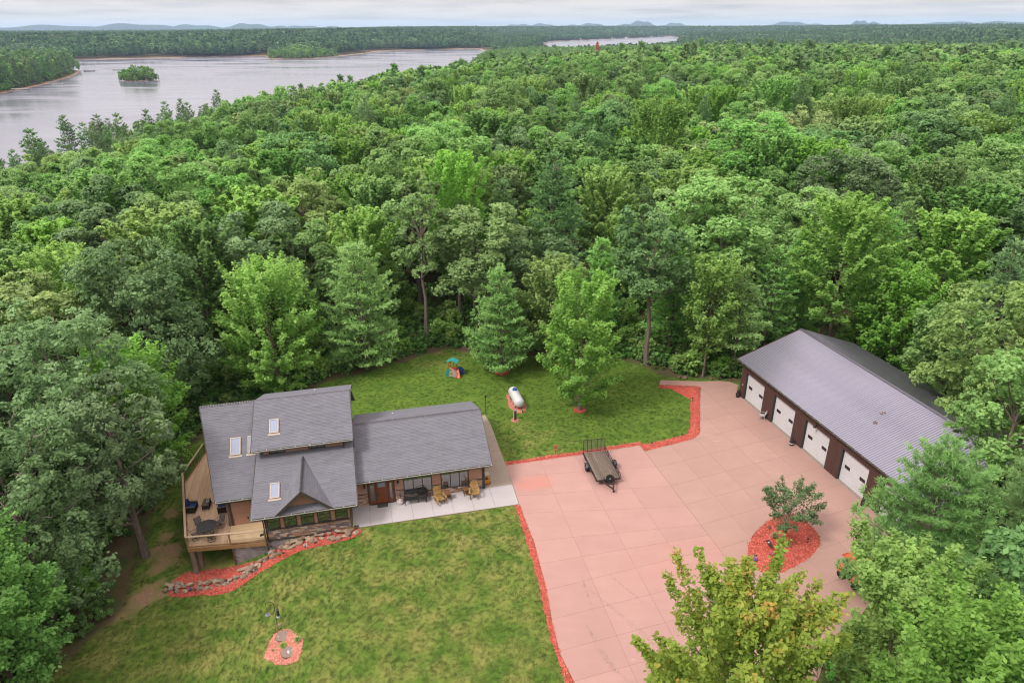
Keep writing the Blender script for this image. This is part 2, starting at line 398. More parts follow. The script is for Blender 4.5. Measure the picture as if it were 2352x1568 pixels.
# ------------------------------------------------------------------ far hills
def hills():
    m = mat('far wooded hill', (0.05, 0.075, 0.035), (0.03, 0.05, 0.025), scale=0.004, rough=.95, spec=.05)
    spec = [(-32.5, 14000, 9, 85), (-27, 13500, 8, 95), (-22.5, 13800, 5, 80), (-18.5, 13000, 4, 95), (-14.5, 14500, 4, 70), (1.5, 15000, 3.2, 95), (5.5, 14000, 3.0, 80), (9.5, 13500, 2.6, 105), (12.2, 14500, 2.2, 75), (20.5, 15000, 3.4, 85), (25.0, 14000, 1.6, 100), (31.5, 15500, 5.0, 85), (37.5, 13500, 4.5, 120), (43, 14000, 6, 110), (-40, 14000, 8, 90)]
    mb = MB()
    for k, (deg, dist, wd, h) in enumerate(spec):
        nu, nv = 40, 8; vs_ = []; fs_ = []
        for j in range(nv):
            for i in range(nu):
                s = i / (nu - 1) * 2 - 1; t = j / (nv - 1) * 2 - 1
                a = math.radians(deg + s * wd * .72); d0 = dist + t * 1500
                prof = max(0, 1 - abs(s) ** 2.2) * (1 - t * t) * (0.8 + 0.2 * math.sin(5 * s + k) + 0.12 * math.sin(13 * s + 2.1 * k))
                vs_.append((d0 * math.sin(a), d0 * math.cos(a), h * prof - 2 + 30))
        for j in range(nv - 1):
            for i in range(nu - 1): q = j * nu + i; fs_.append((q, q + 1, q + nu + 1, q + nu))
        mb.add(vs_, fs_)
    tag(mb.build('hills', m, smooth=True), kind='structure')
hills()

# ------------------------------------------------------------------ concrete
def clip_half(poly, ax, ay, bx, by, off=0.0):
    """keep what lies left of a->b, moved in by off"""
    ex, ey = bx - ax, by - ay; l = math.hypot(ex, ey); nx, ny = -ey / l, ex / l
    d = [(p[0] - ax) * nx + (p[1] - ay) * ny - off for p in poly]; out_ = []
    for i, p in enumerate(poly):
        j = (i + 1) % len(poly); q = poly[j]
        if d[i] >= 0: out_.append(p)
        if (d[i] > 0 > d[j]) or (d[i] < 0 < d[j]):
            t = d[i] / (d[i] - d[j]); out_.append((p[0] + t * (q[0] - p[0]), p[1] + t * (q[1] - p[1])))
    return out_
def area2(p): return sum(p[i][0] * p[(i + 1) % len(p)][1] - p[(i + 1) % len(p)][0] * p[i][1] for i in range(len(p))) / 2
def concrete(name, c, c2, var=.03, stains=True):
    c = tuple(x * KA for x in c); c2 = tuple(x * KA for x in c2)
    m, n, b, o = new_mat(name)
    P = N(n, 'ShaderNodeNewGeometry').outputs['Position']
    oi = N(n, 'ShaderNodeObjectInfo').outputs['Random']
    col = mixc(n, ramp(n, noise(n, P, .45, 5, .6), .3, .7), c, c2)
    col = mixc(n, ramp(n, noise(n, P, 14, 4, .7), .35, .75, 0, .22), col, tuple(x * .72 for x in c2))
    sw = N(n, 'ShaderNodeMapping', {'Vector': P, 'Scale': (.25, 1.7, 1), 'Rotation': (0, 0, math.radians(-18))}).outputs[0]
    col = mixc(n, ramp(n, noise(n, sw, 1.0, 4, .6), .45, .75, 0, .18), col, tuple(min(1, x * 1.18) for x in c))
    col = N(n, 'ShaderNodeHueSaturation', {'Color': col, 'Value': ramp(n, oi, 0, 1, 1 - var, 1 + var)}).outputs[0]
    if stains:
        def blob(cx, cy_, rx, ry, rot):
            mp = N(n, 'ShaderNodeMapping', {'Vector': P, 'Location': (cx, cy_, 0), 'Rotation': (0, 0, rot), 'Scale': (rx, ry, 1)}, vector_type='TEXTURE').outputs[0]
            s = N(n, 'ShaderNodeSeparateXYZ', {0: mp})
            cc = N(n, 'ShaderNodeCombineXYZ', {0: s.outputs[0], 1: s.outputs[1]}).outputs[0]
            ln = N(n, 'ShaderNodeVectorMath', {0: cc}, operation='LENGTH').outputs['Value']
            return ramp(n, ln, 1.0, .35)
        def mul(a, b_): return N(n, 'ShaderNodeMath', {0: a, 1: b_}, operation='MULTIPLY').outputs[0]
        red = mul(blob(1.9, 48.3, 2.0, 1.35, .3), ramp(n, noise(n, P, .8, 4), .3, .6))
        col = mixc(n, mul(red, .75), col, (.42, .145, .105))
        red2 = mul(blob(12.2, 39.0, 5.6, 2.4, .32), ramp(n, noise(n, P, .5, 4), .3, .7)); col = mixc(n, mul(red2, .5), col, (.36, .165, .13))
        grit = ramp(n, noise(n, P, 5.5, 5, .8), .46, .60)
        for q in ((4.9, 32.4, 1.0, .18, 1.9), (5.6, 30.5, 1.3, .25, 2.1), (6.3, 29.3, 1.2, .2, 2.3), (5.0, 35.8, 2.3, .13, 1.72), (6.9, 34.0, 3.4, .16, 2.25), (7.7, 36.2, 2.4, .1, 2.2), (8.8, 31.4, 2.5, .13, 2.3)):
            col = mixc(n, mul(blob(*q), mul(grit, .5)), col, (.10, .085, .08))
        lite = ramp(n, noise(n, sw, 3.0, 5, .7), .55, .7)
        for q in ((18.6, 55.5, 6.5, .7, -1.1), (22.5, 49.5, 6, .6, -1.1), (7.2, 30.4, 2.2, .15, 2.2)): col = mixc(n, mul(blob(*q), mul(lite, .5)), col, (.48, .37, .33))
    n.links.new(col, b.inputs['Base Color']); b.inputs['Roughness'].default_value = .72; b.inputs['Specular IOR Level'].default_value = .25
    bp = N(n, 'ShaderNodeBump', {'Height': noise(n, P, 60, 3, .7), 'Strength': .25, 'Distance': .01}); n.links.new(bp.outputs[0], b.inputs['Normal'])
    return m
M_PINK = concrete('salmon concrete', (0.625, 0.365, 0.325), (0.57, 0.33, 0.29))
M_TAN = concrete('tan pink concrete', (0.58, 0.355, 0.30), (0.53, 0.32, 0.27))
M_GREY = concrete('pale concrete', (0.64, 0.585, 0.595), (0.57, 0.52, 0.525), stains=False)
M_BEIGE = concrete('beige concrete', (0.50, 0.395, 0.32), (0.43, 0.335, 0.27), stains=False)
M_JOINT = mat('joint', (0.49, 0.29, 0.24), rough=.95)
def slab(poly, name, m, parent, z=0.05, th=.12):
    if len(poly) < 3 or abs(area2(poly)) < .05: return
    if area2(poly) < 0: poly = poly[::-1]
    mb = MB(); k = len(poly)
    mb.v = [(p[0], p[1], z - th) for p in poly] + [(p[0], p[1], z) for p in poly]
    mb.f = [tuple(range(k, 2 * k))] + [(i, (i + 1) % k, k + (i + 1) % k, k + i) for i in range(k)]
    mb.t = [.5] * len(mb.f)
    me = bpy.data.meshes.new(name); me.from_pydata(mb.v, [], mb.f); me.materials.append(m)
    bm = bmesh.new(); bm.from_mesh(me); bmesh.ops.triangulate(bm, faces=[f for f in bm.faces if len(f.verts) > 4]); bm.to_mesh(me); bm.free()
    return link(name, me, parent)
def lines_cells(poly, rows, cols, name, m, parent, gap=.006, z=.05):
    """rows, cols: ordered lists of lines ((x,y),(x,y)); a cell lies between neighbours"""
    for r in range(len(rows) - 1):
        for c_ in range(len(cols) - 1):
            p = poly
            p = clip_half(p, *rows[r][1], *rows[r][0], gap)
            if len(p) > 2: p = clip_half(p, *rows[r + 1][0], *rows[r + 1][1], gap)
            if len(p) > 2: p = clip_half(p, *cols[c_][0], *cols[c_][1], gap)
            if len(p) > 2: p = clip_half(p, *cols[c_ + 1][1], *cols[c_ + 1][0], gap)
            if len(p) > 2: slab(p, name, m, parent, z)
WEDGE = [(-.56, 50.86), (.52, 45.37), (1.6, 40.78), (2.29, 36.05), (2.5, 33.25), (2.84, 30.8), (3.53, 28.8), (4.6, 25), (6, 20), (7.5, 12)]
MAINJ = [(11.68, 53.94), (15.9, 36.88), (17.9, 28.9)]
PAD_L = WEDGE + [(14.5, 12), (14.5, 24.5), (17.9, 28.9), (15.9, 36.88), (11.68, 53.94)]
PAD_R = [(11.94, 52.98), (15.92, 36.88), (17.95, 28.9), (19.35, 31.05), (22.78, 33.81), (24.6, 35.6), (27, 37.6), (29.7, 38.9), (30.0, 40.0), (23.6, 63.35), (23.9, 64.9), (24.26, 65.55), (23.52, 66.29), (22.55, 66.53), (20.32, 66.45), (16.14, 66.8), (15.8, 65.77), (19.75, 65.38), (20.0, 65.2), (20.05, 65.02), (19.24, 62), (18.09, 57.51), (17.85, 56.4), (17.63, 55.9), (17.18, 55.29), (16.41, 54.8), (14.65, 54.06)]
def driveway():
    d = tag(empty('driveway'), kind='structure')
    for p, nm in ((PAD_L, 'joint_bed'), (PAD_R, 'joint_bed')):
        slab(p, nm, M_JOINT, d, z=.03, th=.06)
    rows = [((-3, 51.6), (11.68, 54.6)), ((-1, 49.2), (12.74, 50.48)), ((.7, 46.55), (13.31, 47.78)), ((1.0, 44.3), (13.82, 45.0)), ((1.5, 41.0), (14.67, 42.8)), ((1.9, 38.6), (15.24, 41.0)), ((2.29, 36.05), (15.24, 40.27)), ((2.54, 33.52), (11.49, 36.29)), ((2.84, 31.0), (9.5, 33.1)), ((3.83, 28.91), (8.57, 30.4)), ((4.2, 26.3), (9, 27.8)), ((4.8, 23.6), (9, 24.9)), ((5, 20), (9, 21.2)), ((5, 11), (9, 11))]
    rows = rows[:5] + [((1.82, 38.6), (14.9, 41.6))] + rows[6:]
    cols = [((-2, 60), (-2, 5)), ((2.51, 51.13), (6.98, 29.87)), ((5.65, 52.25), (9.87, 32.8)), ((9.0, 51.0), (12.41, 37.06)), ((30, 60), (30, 5))]
    lines_cells(PAD_L, rows, cols, 'concrete_slab', M_PINK, d)
    s = (24.09 - 12.74, 54.95 - 50.48); l = math.hypot(*s); ux, uy = s[0] / l, s[1] / l
    base = [(12.74, 50.48 + 2.75 * i) for i in range(7, 0, -1)] + [(12.74, 50.48), (13.31, 47.78), (13.82, 45.21), (14.67, 42.82)] + [(15.2, 40.1), (15.7, 37.3), (16, 34.3), (16.3, 31.2), (16.5, 27)]
    rows = [((p[0], p[1]), (p[0] + ux * 10, p[1] + uy * 10)) for p in base]
    cols = [((8, 60), (14, 25)), ((14.72, 53.36), (17.7, 41.75)), ((17.07, 55), (19.6, 45.31)), ((19.57, 56.86), (21.93, 48.63)), ((22.0, 58.3), (24.4, 49.9)), ((40, 60), (40, 30))]
    lines_cells(PAD_R, rows, cols, 'concrete_slab', M_TAN, d)
driveway()
def walkway():
    wk = tag(empty('walkway', (HO[0], HO[1], 0), HA), kind='structure')
    us = [-10.75, -9.42, -7.75, -6.1, -4.5, -2.9, -1.27, .42, 2.3]
    front = lambda u: -2.60 - .012 * (u + 10.74)
    slab([(-10.78, -2.62), (2.34, -2.76), (2.44, -.02), (-10.78, -.02)], 'joint_bed', M_JOINT, wk, z=.04, th=.5)
    for a, b in zip(us[:-1], us[1:]):
        q = .008; e = 2.32 if b > 2 else b - q
        slab([(a + q, front(a)), (e, front(b)), (e + (.1 if b > 2 else 0), -.03), (a + q, -.03)], 'concrete_slab', M_GREY, wk, z=.07)
    ys = [-.01, 2.75, 5.2, 7.6, 9.9, 11.72]; w0 = [.05] * 6; w1 = [2.44, 2.56, 2.5, 2.6, 2.62, 2.45]
    slab([(.03, 0), (2.44, 0), (2.56, 2.75), (2.62, 9.9), (2.45, 11.7), (.3, 11.7)], 'joint_bed', M_JOINT, wk, z=.04)
    for i in range(5):
        slab([(.05, ys[i] + .01), (w1[i], ys[i] + .01), (w1[i + 1], ys[i + 1] - .01), (.05, ys[i + 1] - .01)], 'concrete_slab', M_BEIGE, wk, z=.066)
walkway()

# ------------------------------------------------------------------ red mulch
M_MULCH = mat('red mulch bed', (0.80, 0.17, 0.125), (0.58, 0.10, 0.075), scale=7, rough=.95, spec=.05, bump=1.0, bscale=14, coords='Object')
M_CHIP = mat('red mulch chips', (0.88, 0.24, 0.18), (0.64, 0.14, 0.105), scale=2.5, rough=.9, spec=.1, tint=.45)
M_MULCH2 = mat('faded mulch bed', (0.80, 0.30, 0.23), (0.60, 0.19, 0.14), scale=7, rough=.95, spec=.05)
M_CHIP2 = mat('faded mulch chips', (1.0, 0.46, 0.37), (0.80, 0.30, 0.23), scale=2.5, rough=.9, spec=.1, tint=.4)
def in_poly(poly, x, y): return poly_sd(poly, x, y) > 0
def smooth_poly(poly, step=.35, jit=.05, seed=1):
    rg = random.Random(seed); o = []
    for i in range(len(poly)):
        a, b = poly[i], poly[(i + 1) % len(poly)]; l = math.dist(a, b); k = max(1, int(l / step))
        for j in range(k):
            t = j / k; o.append((a[0] + (b[0] - a[0]) * t + rg.uniform(-jit, jit), a[1] + (b[1] - a[1]) * t + rg.uniform(-jit, jit)))
    return o
def mulch(name, poly, label=None, zoff=.05, dens=110, seed=1, flat=None, jit=.05, faded=False):
    if area2(poly) < 0: poly = poly[::-1]
    p = smooth_poly(poly, .3, jit, seed)
    x0, x1 = min(q[0] for q in p), max(q[0] for q in p); y0, y1 = min(q[1] for q in p), max(q[1] for q in p)
    H = (lambda x, y: np.full(np.shape(x), flat)) if flat is not None else (lambda x, y: T(x, y) + 0.02 * wav(x, y, 2.3, 3))
    bm = bmesh.new()
    vs_ = [bm.verts.new((q[0], q[1], 0)) for q in p]; f = bm.faces.new(vs_)
    bmesh.ops.triangulate(bm, faces=[f])
    for _ in range(2):
        el = [e for e in bm.edges if e.calc_length() > .8]
        if el: bmesh.ops.subdivide_edges(bm, edges=el, cuts=1); bmesh.ops.triangulate(bm, faces=list(bm.faces))
    xy = np.array([v_.co[:] for v_ in bm.verts])
    sdv = np.clip(poly_sd(p, xy[:, 0], xy[:, 1]), -1, .35)
    zz_ = H(xy[:, 0], xy[:, 1]) + zoff + np.maximum(sdv, 0) * .12 + np.where(sdv < .02, -.03, 0)
    for v_, z in zip(bm.verts, zz_): v_.co.z = z
    me = bpy.data.meshes.new(name); bm.to_mesh(me); bm.free()
    # loose chips lying on the bed, real flakes
    ar = abs(area2(p)); rg = np.random.default_rng(seed); k = int(ar * dens * 2.2 * max(1, (x1 - x0) * (y1 - y0) / ar) / 2)
    X = rg.uniform(x0 - .08, x1 + .08, k); Y = rg.uniform(y0 - .08, y1 + .08, k)
    sd_ = poly_sd(p, X, Y); keep = sd_ > rg.uniform(-.10, .02, k); X, Y, sd_ = X[keep], Y[keep], sd_[keep]; k = len(X)
    if k:
        Z = H(X, Y) + zoff + np.clip(sd_, 0, .35) * .12 + .015
        a = rg.uniform(0, PI, k); L_ = rg.uniform(.035, .085, k); W_ = rg.uniform(.012, .03, k); tz = rg.uniform(-.3, .3, (k, 2))
        dx, dy = np.cos(a), np.sin(a)
        q = []
        for sx, sy in ((-1, -1), (1, -1), (1, 1), (-1, 1)):
            q.append(np.stack([X + dx * L_ * sx - dy * W_ * sy, Y + dy * L_ * sx + dx * W_ * sy, Z + tz[:, 0] * L_ * sx + tz[:, 1] * W_ * sy], 1))
        V = np.stack(q, 1).reshape(-1, 3); F = np.arange(4 * k).reshape(-1, 4)
        m2 = grid_mesh('chips', V, F, M_CHIP2 if faded else M_CHIP)
        at = m2.attributes.new('tint', 'FLOAT', 'FACE'); at.data.foreach_set('value', rg.uniform(0, 1, k).astype(np.float32))
        ch = m2
    me.materials.append(M_MULCH2 if faded else M_MULCH)
    o = link(name, me); tag(o, label, kind='stuff')
    if k: tag(link('wood_chips', ch, o), kind='stuff')
    return o
BED = [(-25.21, 38.5), (-24.19, 38.34), (-23.15, 38.39), (-22.24, 38.28), (-21.13, 38.04), (-20.07, 38.31), (-19.2, 38.94), (-18.44, 39.52), (-17.69, 39.93), (-16.9, 40.26), (-16.06, 40.68), (-14.72, 40.89), (-13.57, 40.99), (-12.28, 41.36), (-11.74, 41.9), (-11.63, 42.5), (-12.39, 42.55), (-13.89, 42.34), (-15.81, 42.1), (-16.8, 41.99), (-17.48, 41.7), (-18.25, 41.26), (-18.86, 40.78), (-20.2, 40.72), (-20.59, 40.75), (-24.5, 40.91), (-24.91, 40.84), (-25.53, 40.26), (-25.7, 39.6)]
mulch('mulch_bed', BED, 'long curved red mulch bed below the deck and stone wall', seed=2)
mulch('mulch_bed', [(-.56, 50.9), (3.98, 51.92), (6.5, 52.6), (8.6, 53.2), (11.65, 54.0), (11.77, 54.55), (8.48, 53.69), (6.31, 53.04), (3.89, 52.53), (-.66, 51.42)], 'narrow red mulch strip along the driveway behind the trailer', seed=3)
mulch('mulch_bed', [(12.03, 53.03), (14.65, 54.1), (16.41, 54.84), (17.15, 55.33), (17.6, 55.95), (18.05, 57.5), (19.2, 62), (20.0, 65.02), (19.85, 65.36), (15.8, 65.75), (15.6, 65.07), (16.8, 64.85), (18.6, 64.78), (18.85, 64.4), (17.92, 60.71), (17.09, 57.05), (16.49, 55.91), (15.78, 55.47), (13.96, 54.72), (12.18, 54.1), (11.72, 54.5), (11.7, 54.0)], 'red mulch border curving round the back lawn corner by the upper driveway', seed=4)
mulch('mulch_bed', [(.5, 45.3), (1.0, 43.25), (1.56, 40.8), (1.95, 38.6), (2.25, 36.05), (2.46, 33.3), (2.8, 30.8), (3.5, 28.8), (4.5, 25.1), (5.7, 20.5), (5.2, 20.3), (4.0, 25), (3.04, 28.71), (2.79, 30.07), (2.35, 31.93), (2.16, 33.39), (1.88, 35.83), (1.57, 38.19), (1.21, 39.89), (.65, 43.04), (.1, 45.25)], 'red mulch strip between the front lawn and the driveway', seed=5)
OVAL = [(22.32, 43.74), (22.9, 42.6), (23.06, 41.61), (22.95, 40.9), (22.59, 40.3), (21.7, 39.3), (20.3, 38.35), (18.9, 37.6), (17.74, 37.42), (17.2, 37.9), (17.06, 38.6), (17.05, 39.4), (17.34, 40.3), (18.0, 41.4), (18.9, 42.4), (19.96, 43.27), (21.1, 43.9), (21.8, 44.0)]
def oval_ring():
    k = len(OVAL); cx = sum(p[0] for p in OVAL) / k; cy_ = sum(p[1] for p in OVAL) / k
    outer = [(cx + (p[0] - cx) * 1.09, cy_ + (p[1] - cy_) * 1.09) for p in OVAL]
    mb = MB(); mb.add([(p[0], p[1], .062) for p in OVAL] + [(p[0], p[1], .058) for p in outer], [(i, (i + 1) % k, k + (i + 1) % k, k + i) for i in range(k)])
    tag(mb.build('concrete_kerb', M_TAN), kind='structure')
oval_ring()
mulch('mulch_bed', OVAL, 'oval red mulch island in the driveway under the small tree', seed=6, flat=.03)
mulch('mulch_bed', [(-15.58, 33.37), (-15.77, 32.87), (-15.67, 32.01), (-15.55, 31.54), (-15.08, 31.13), (-14.45, 30.7), (-13.98, 30.64), (-13.46, 30.87), (-13.3, 31.24), (-13.26, 31.83), (-13.34, 32.34), (-13.88, 32.73), (-14.36, 33.23), (-14.79, 33.39), (-15.21, 33.41)], 'red mulch circle with two round lids on the front lawn', seed=7, jit=.08, faded=True)
mulch('mulch_bed', [(-.58, 63.71), (-.5, 62.6), (-.43, 61.88), (-.1, 60.7), (.44, 59.94), (1.01, 59.84), (1.35, 60.3), (1.41, 61.08), (1.3, 61.8), (1.05, 62.46), (.6, 63.6), (-.1, 64.1)], 'red mulch patch under the white propane tank', seed=8, faded=True)
mulch('mulch_bed', [(-.09, 58.83), (.0, 58.3), (.28, 58.08), (.55, 58.3), (.61, 58.7), (.3, 59.05)], 'small red mulch patch round the short brown post', seed=9, faded=True)
def ring(cx, cy_, r, ry=None, k=14): return [(cx + r * math.cos(2 * PI * i / k), cy_ + (ry or r) * math.sin(2 * PI * i / k)) for i in range(k)]
mulch('mulch_bed', ring(6.74, 60.45, .62), 'red mulch ring at the foot of the maple on the back lawn', seed=10)
mulch('mulch_bed', ring(4.91, 70.75, .75), 'red mulch ring under the maple at the edge of the woods', seed=11)
mulch('mulch_bed', ring(-1.1, 69.0, .85), 'red mulch ring under the pine on the back lawn', seed=12)
# ------------------------------------------------------------------ house
M_SHINGLE = mat('grey shingle', (0.245, 0.243, 0.28), (0.22, 0.217, 0.25), scale=1.2, rough=.9, spec=.15, bump=.4, bscale=40, tint=.10)
M_ROOFCORE = mat('roof edge', (0.12, 0.11, 0.115), rough=.8)
M_FASCIA = mat('dark taupe trim', (0.115, 0.095, 0.085), rough=.6)
M_SIDING = mat('brown lap siding', (0.72, 0.39, 0.27), (0.64, 0.34, 0.235), scale=1.5, rough=.75, stretch=(1, 1, 8), tint=.12)
M_WALL = mat('wall core', (0.30, 0.16, 0.11), rough=.9)
M_GUTTER = mat('olive cream gutter', (0.33, 0.31, 0.22), rough=.5)
M_WHITE = mat('white paint', (0.78, 0.77, 0.74), (0.7, 0.69, 0.66), scale=3, rough=.5)
M_CREAM = mat('cream frame', (0.70, 0.60, 0.50), (0.58, 0.47, 0.39), rough=.5)
M_BLACK = mat('black metal', (0.022, 0.02, 0.022), (0.035, 0.03, 0.032), rough=.45, spec=.5)
M_DGREY = mat('dark grey', (0.07, 0.066, 0.07), rough=.6)
M_STONES = [mat('stone ' + nm, c, tuple(x * .62 for x in c), scale=6, rough=.85, bump=.6, bscale=20, rnd=.22) for nm, c in (('tan', (.90, .62, .46)), ('rust', (.86, .49, .32)), ('plum', (.46, .33, .335)), ('grey', (.33, .29, .31)), ('buff', (1.0, .80, .65)), ('brown', (.64, .42, .30)))]
def glass_mat(name, base, rough=.04, spec=1.0, ior=1.9):
    m, n, b, o = new_mat(name); b.inputs['Base Color'].default_value = rgb(base); b.inputs['Roughness'].default_value = rough
    b.inputs['Specular IOR Level'].default_value = spec; b.inputs['IOR'].default_value = ior; return m
M_GLASS = glass_mat('window glass', (.03, .032, .034), .03, .9, 2.0)
M_SKYGLASS = glass_mat('skylight glass', (.20, .225, .30), .12, .5, 1.45)  # pale blue base puts the reflected sky into the pane colour
house = thing('house', 'brown sided house with grey shingle roofs, skylights and stone base', 'house', (HO[0], HO[1], 0), HA)

def basis(P0, A, B):
    A = Vector(A).normalized(); B = Vector(B); B = (B - A * B.dot(A)).normalized(); Nn = A.cross(B).normalized()
    M = Matrix((A, B, Nn)).transposed().to_4x4(); M.translation = Vector(P0); return M
def shingles(name, P0, A, B, bmax, a0, a1, parent, expo=.145, tab=.9, seed=1, skip=None):
    """courses of tabs on a plane: P0 on the eave, A along the courses, B up the slope"""
    rg = random.Random(seed); mb = MB(basis(P0, A, B)); b = -.03; j = 0
    while b < bmax - .02:
        b1 = min(b + expo + .05, bmax); lo, hi = a0(b + expo / 2), a1(b + expo / 2)
        a = lo - rg.uniform(0, tab)
        while a < hi:
            wdt = tab * rg.uniform(.6, 1.35); e = max(a, lo); f = min(a + wdt, hi)
            if f - e > .02:
                h = .020 + rg.choice((0, 0, .006)); mb.tint = min(1, max(0, rg.gauss(.5, .24)))
                mb.add([(e, b, .002), (f - .006, b, .002), (f - .006, b, h), (e, b, h), (f - .006, b1, .004), (e, b1, .004)], [(0, 1, 2, 3), (3, 2, 4, 5)])
            a += wdt
        b += expo; j += 1
    return tag(mb.build(name, M_SHINGLE, parent), kind='stuff')
def roof_slab(name, pts, parent, th=.17, m=None):
    a = Vector(pts[1]) - Vector(pts[0]); b = Vector(pts[-1]) - Vector(pts[0]); nn = a.cross(b).normalized()
    if nn.z < 0: nn = -nn
    k = len(pts); mb = MB()
    mb.add([tuple(Vector(p) - nn * th) for p in pts] + [tuple(p) for p in pts], [tuple(range(k))[::-1], tuple(range(k, 2 * k))] + [(i, (i + 1) % k, k + (i + 1) % k, k + i) for i in range(k)])
    return mb.build(name, m or M_ROOFCORE, parent)
CAPS = {}
def ridge(parent, a, b, sl=.45, pitch=.2, wd=.17):
    """overlapping cap tabs along a ridge"""
    a = Vector(a); b = Vector(b); l = (b - a).length; d = (b - a).normalized(); k = int(l / pitch)
    key = (round(sl, 2), wd)
    if key not in CAPS:
        mb = MB(); c, s = wd, wd * sl - .02; pitch -= .1
        mb.add([(0, -c, -s + .012), (0, 0, .06), (0, c, -s + .012), (pitch + .06, -c, -s + .004), (pitch + .06, 0, .012), (pitch + .06, c, -s + .004), (0, -c, -s - .012), (0, 0, .008), (0, c, -s - .012)],
               [(0, 1, 4, 3), (1, 2, 5, 4), (6, 7, 1, 0), (7, 8, 2, 1)])
        CAPS[key] = mb.mesh('ridge_cap', M_CAP)
    ang = math.atan2(d.y, d.x); nx = Vector((-d.y, d.x, 0)) * wd * .95; dz = Vector((0, 0, wd * sl * .95 - .01)); u_ = Vector((0, 0, .02))
    MB().add([tuple(a + nx - dz + u_), tuple(a + u_ * 2), tuple(a - nx - dz + u_), tuple(b + nx - dz + u_), tuple(b + u_ * 2), tuple(b - nx - dz + u_)], [(0, 1, 4, 3), (1, 2, 5, 4)]).build('ridge_shadow_strip', M_BLACK, parent)  # black strip drawn in as the shadow between and under the caps
    for i in range(k):
        p = a + d * (i * l / k); o = link('ridge_cap', CAPS[key], parent, (p.x, p.y, p.z + .012), ang)
M_CAP = mat('ridge cap shingle', (0.25, 0.23, 0.26), (0.19, 0.175, 0.20), scale=8, rough=.9, rnd=.18)
def siding(parent, regs, v, name='siding', expo=.155, face=-1, axis='u'):
    """lap boards on a wall facing -v: regs = (u0,u1,z0,z1)"""
    mb = MB(); rg = random.Random(len(regs))
    for u0, u1, z0, z1 in regs:
        z = z0
        while z < z1 - .02:
            zt = min(z + expo, z1); mb.tint = min(1, max(0, rg.gauss(.5, .2)))
            p = [(v, z), (v + face * .028, z), (v + face * .01, zt), (v, zt)]
            if axis == 'u': mb.prism(p, u0, u1, 'X')
            else: mb.prism([(q[0], q[1]) for q in p], u0, u1, 'Y')
            z += expo
    return tag(mb.build(name, M_SIDING, parent), kind='stuff')
STONE_RNG = random.Random(11)
def stones(parent, u0, u1, z0, z1, v, face=-1):
    rg = STONE_RNG; z = z0
    while z < z1 - .03:
        h = rg.uniform(.09, .16); h = min(h, z1 - z)
        if z1 - z - h < .05: h = z1 - z
        u = u0
        while u < u1 - .02:
            l = rg.uniform(.24, .68); l = min(l, u1 - u)
            if u1 - u - l < .12: l = u1 - u
            d = rg.uniform(.03, .085); mb = MB(); g = .008
            a, b_, c, e = u + g, u + l - g, z + g * .7, z + h - g * .7; y0, y1 = v, v + face * d; t = .012
            mb.hexa([(a, y1, c + t), (b_ - t, y1, c), (b_, y0, c), (a, y0, c), (a + t, y1, e - t * rg.random()), (b_ - t * rg.random(), y1, e - t), (b_, y0, e), (a, y0, e)])
            mb.build('stone', rg.choice(M_STONES), parent)
            u += l
        z += h
def window(parent, u0, u1, z0, z1, v, panes=1, bars=(), fw=.07, name='window'):
    """frame with mullions, its panes as sub-parts; faces -v"""
    mb = MB(); mb.box(u0, u1, v - .07, v + .02, z0, z0 + fw); mb.box(u0, u1, v - .07, v + .02, z1 - fw, z1)
    mb.box(u0, u0 + fw, v - .065, v + .02, z0 + fw, z1 - fw); mb.box(u1 - fw, u1, v - .065, v + .02, z0 + fw, z1 - fw)
    wdt = (u1 - u0 - fw) / panes; spans = []
    for i in range(panes):
        a = u0 + fw + i * wdt; b = a + wdt - fw
        if i: mb.box(a - fw, a, v - .06, v + .02, z0 + fw, z1 - fw)
        zs = [z0 + fw] + [q for q in bars] + [z1 - fw]
        for j in range(len(zs) - 1):
            lo = zs[j] + (.02 if j else 0); hi = zs[j + 1] - (.02 if j + 1 < len(zs) - 1 else 0); spans.append((a, b, lo, hi))
        for q in bars: mb.box(a, b, v - .055, v + .02, q - .02, q + .02)
    fr = mb.build(name, M_FASCIA, parent)
    for a, b, lo, hi in spans: MB().box(a, b, v - .03, v - .012, lo, hi).build('pane', M_GLASS, fr)
    return fr
def gutter(parent, u0, u1, v, z, pitch=.92):
    mb = MB(); mb.prism([(v - .13, z), (v - .10, z - .11), (v, z - .11), (v, z + .01), (v - .012, z + .01), (v - .012, z - .09), (v - .09, z - .09), (v - .115, z)], u0, u1, 'X')
    g = mb.build('gutter', M_GUTTER, parent); k = max(2, int((u1 - u0) / pitch))
    for i in range(k + 1):
        u = u0 + .06 + (u1 - u0 - .12) * i / k
        MB().box(u - .022, u + .022, v - .15, v + .1, z + .012, z + .03).build('gutter_clip', M_WHITE, g)
    MB().box(u0, u1, v - .145, v - .125, z - .03, z + .012).build('gutter_lip', M_WHITE, g)
    return g
def skylight(parent, u0, u1, v0, v1, zf, slope):
    um, vm = (u0 + u1) / 2, (v0 + v1) / 2; hl = (v1 - v0) / 2 * math.hypot(1, slope); hwd = (u1 - u0) / 2
    M = basis((um, vm, zf(vm)), (1, 0, 0), (0, 1, slope)); fw = .075
    mb = MB(M); mb.box(-hwd, hwd, -hl, -hl + fw, -.02, .13); mb.box(-hwd, hwd, hl - fw, hl, -.02, .13)
    mb.box(-hwd, -hwd + fw, -hl + fw, hl - fw, -.02, .125); mb.box(hwd - fw, hwd, -hl + fw, hl - fw, -.02, .125)
    s = mb.build('skylight', M_CREAM, parent)
    MB(M).box(-hwd + fw, hwd - fw, -hl + fw, hl - fw, .0, .10).build('pane', M_SKYGLASS, s)
    MB(M).box(-hwd - .1, hwd + .1, -hl - .17, -hl, .0, .03).build('flashing', M_CREAM, s)

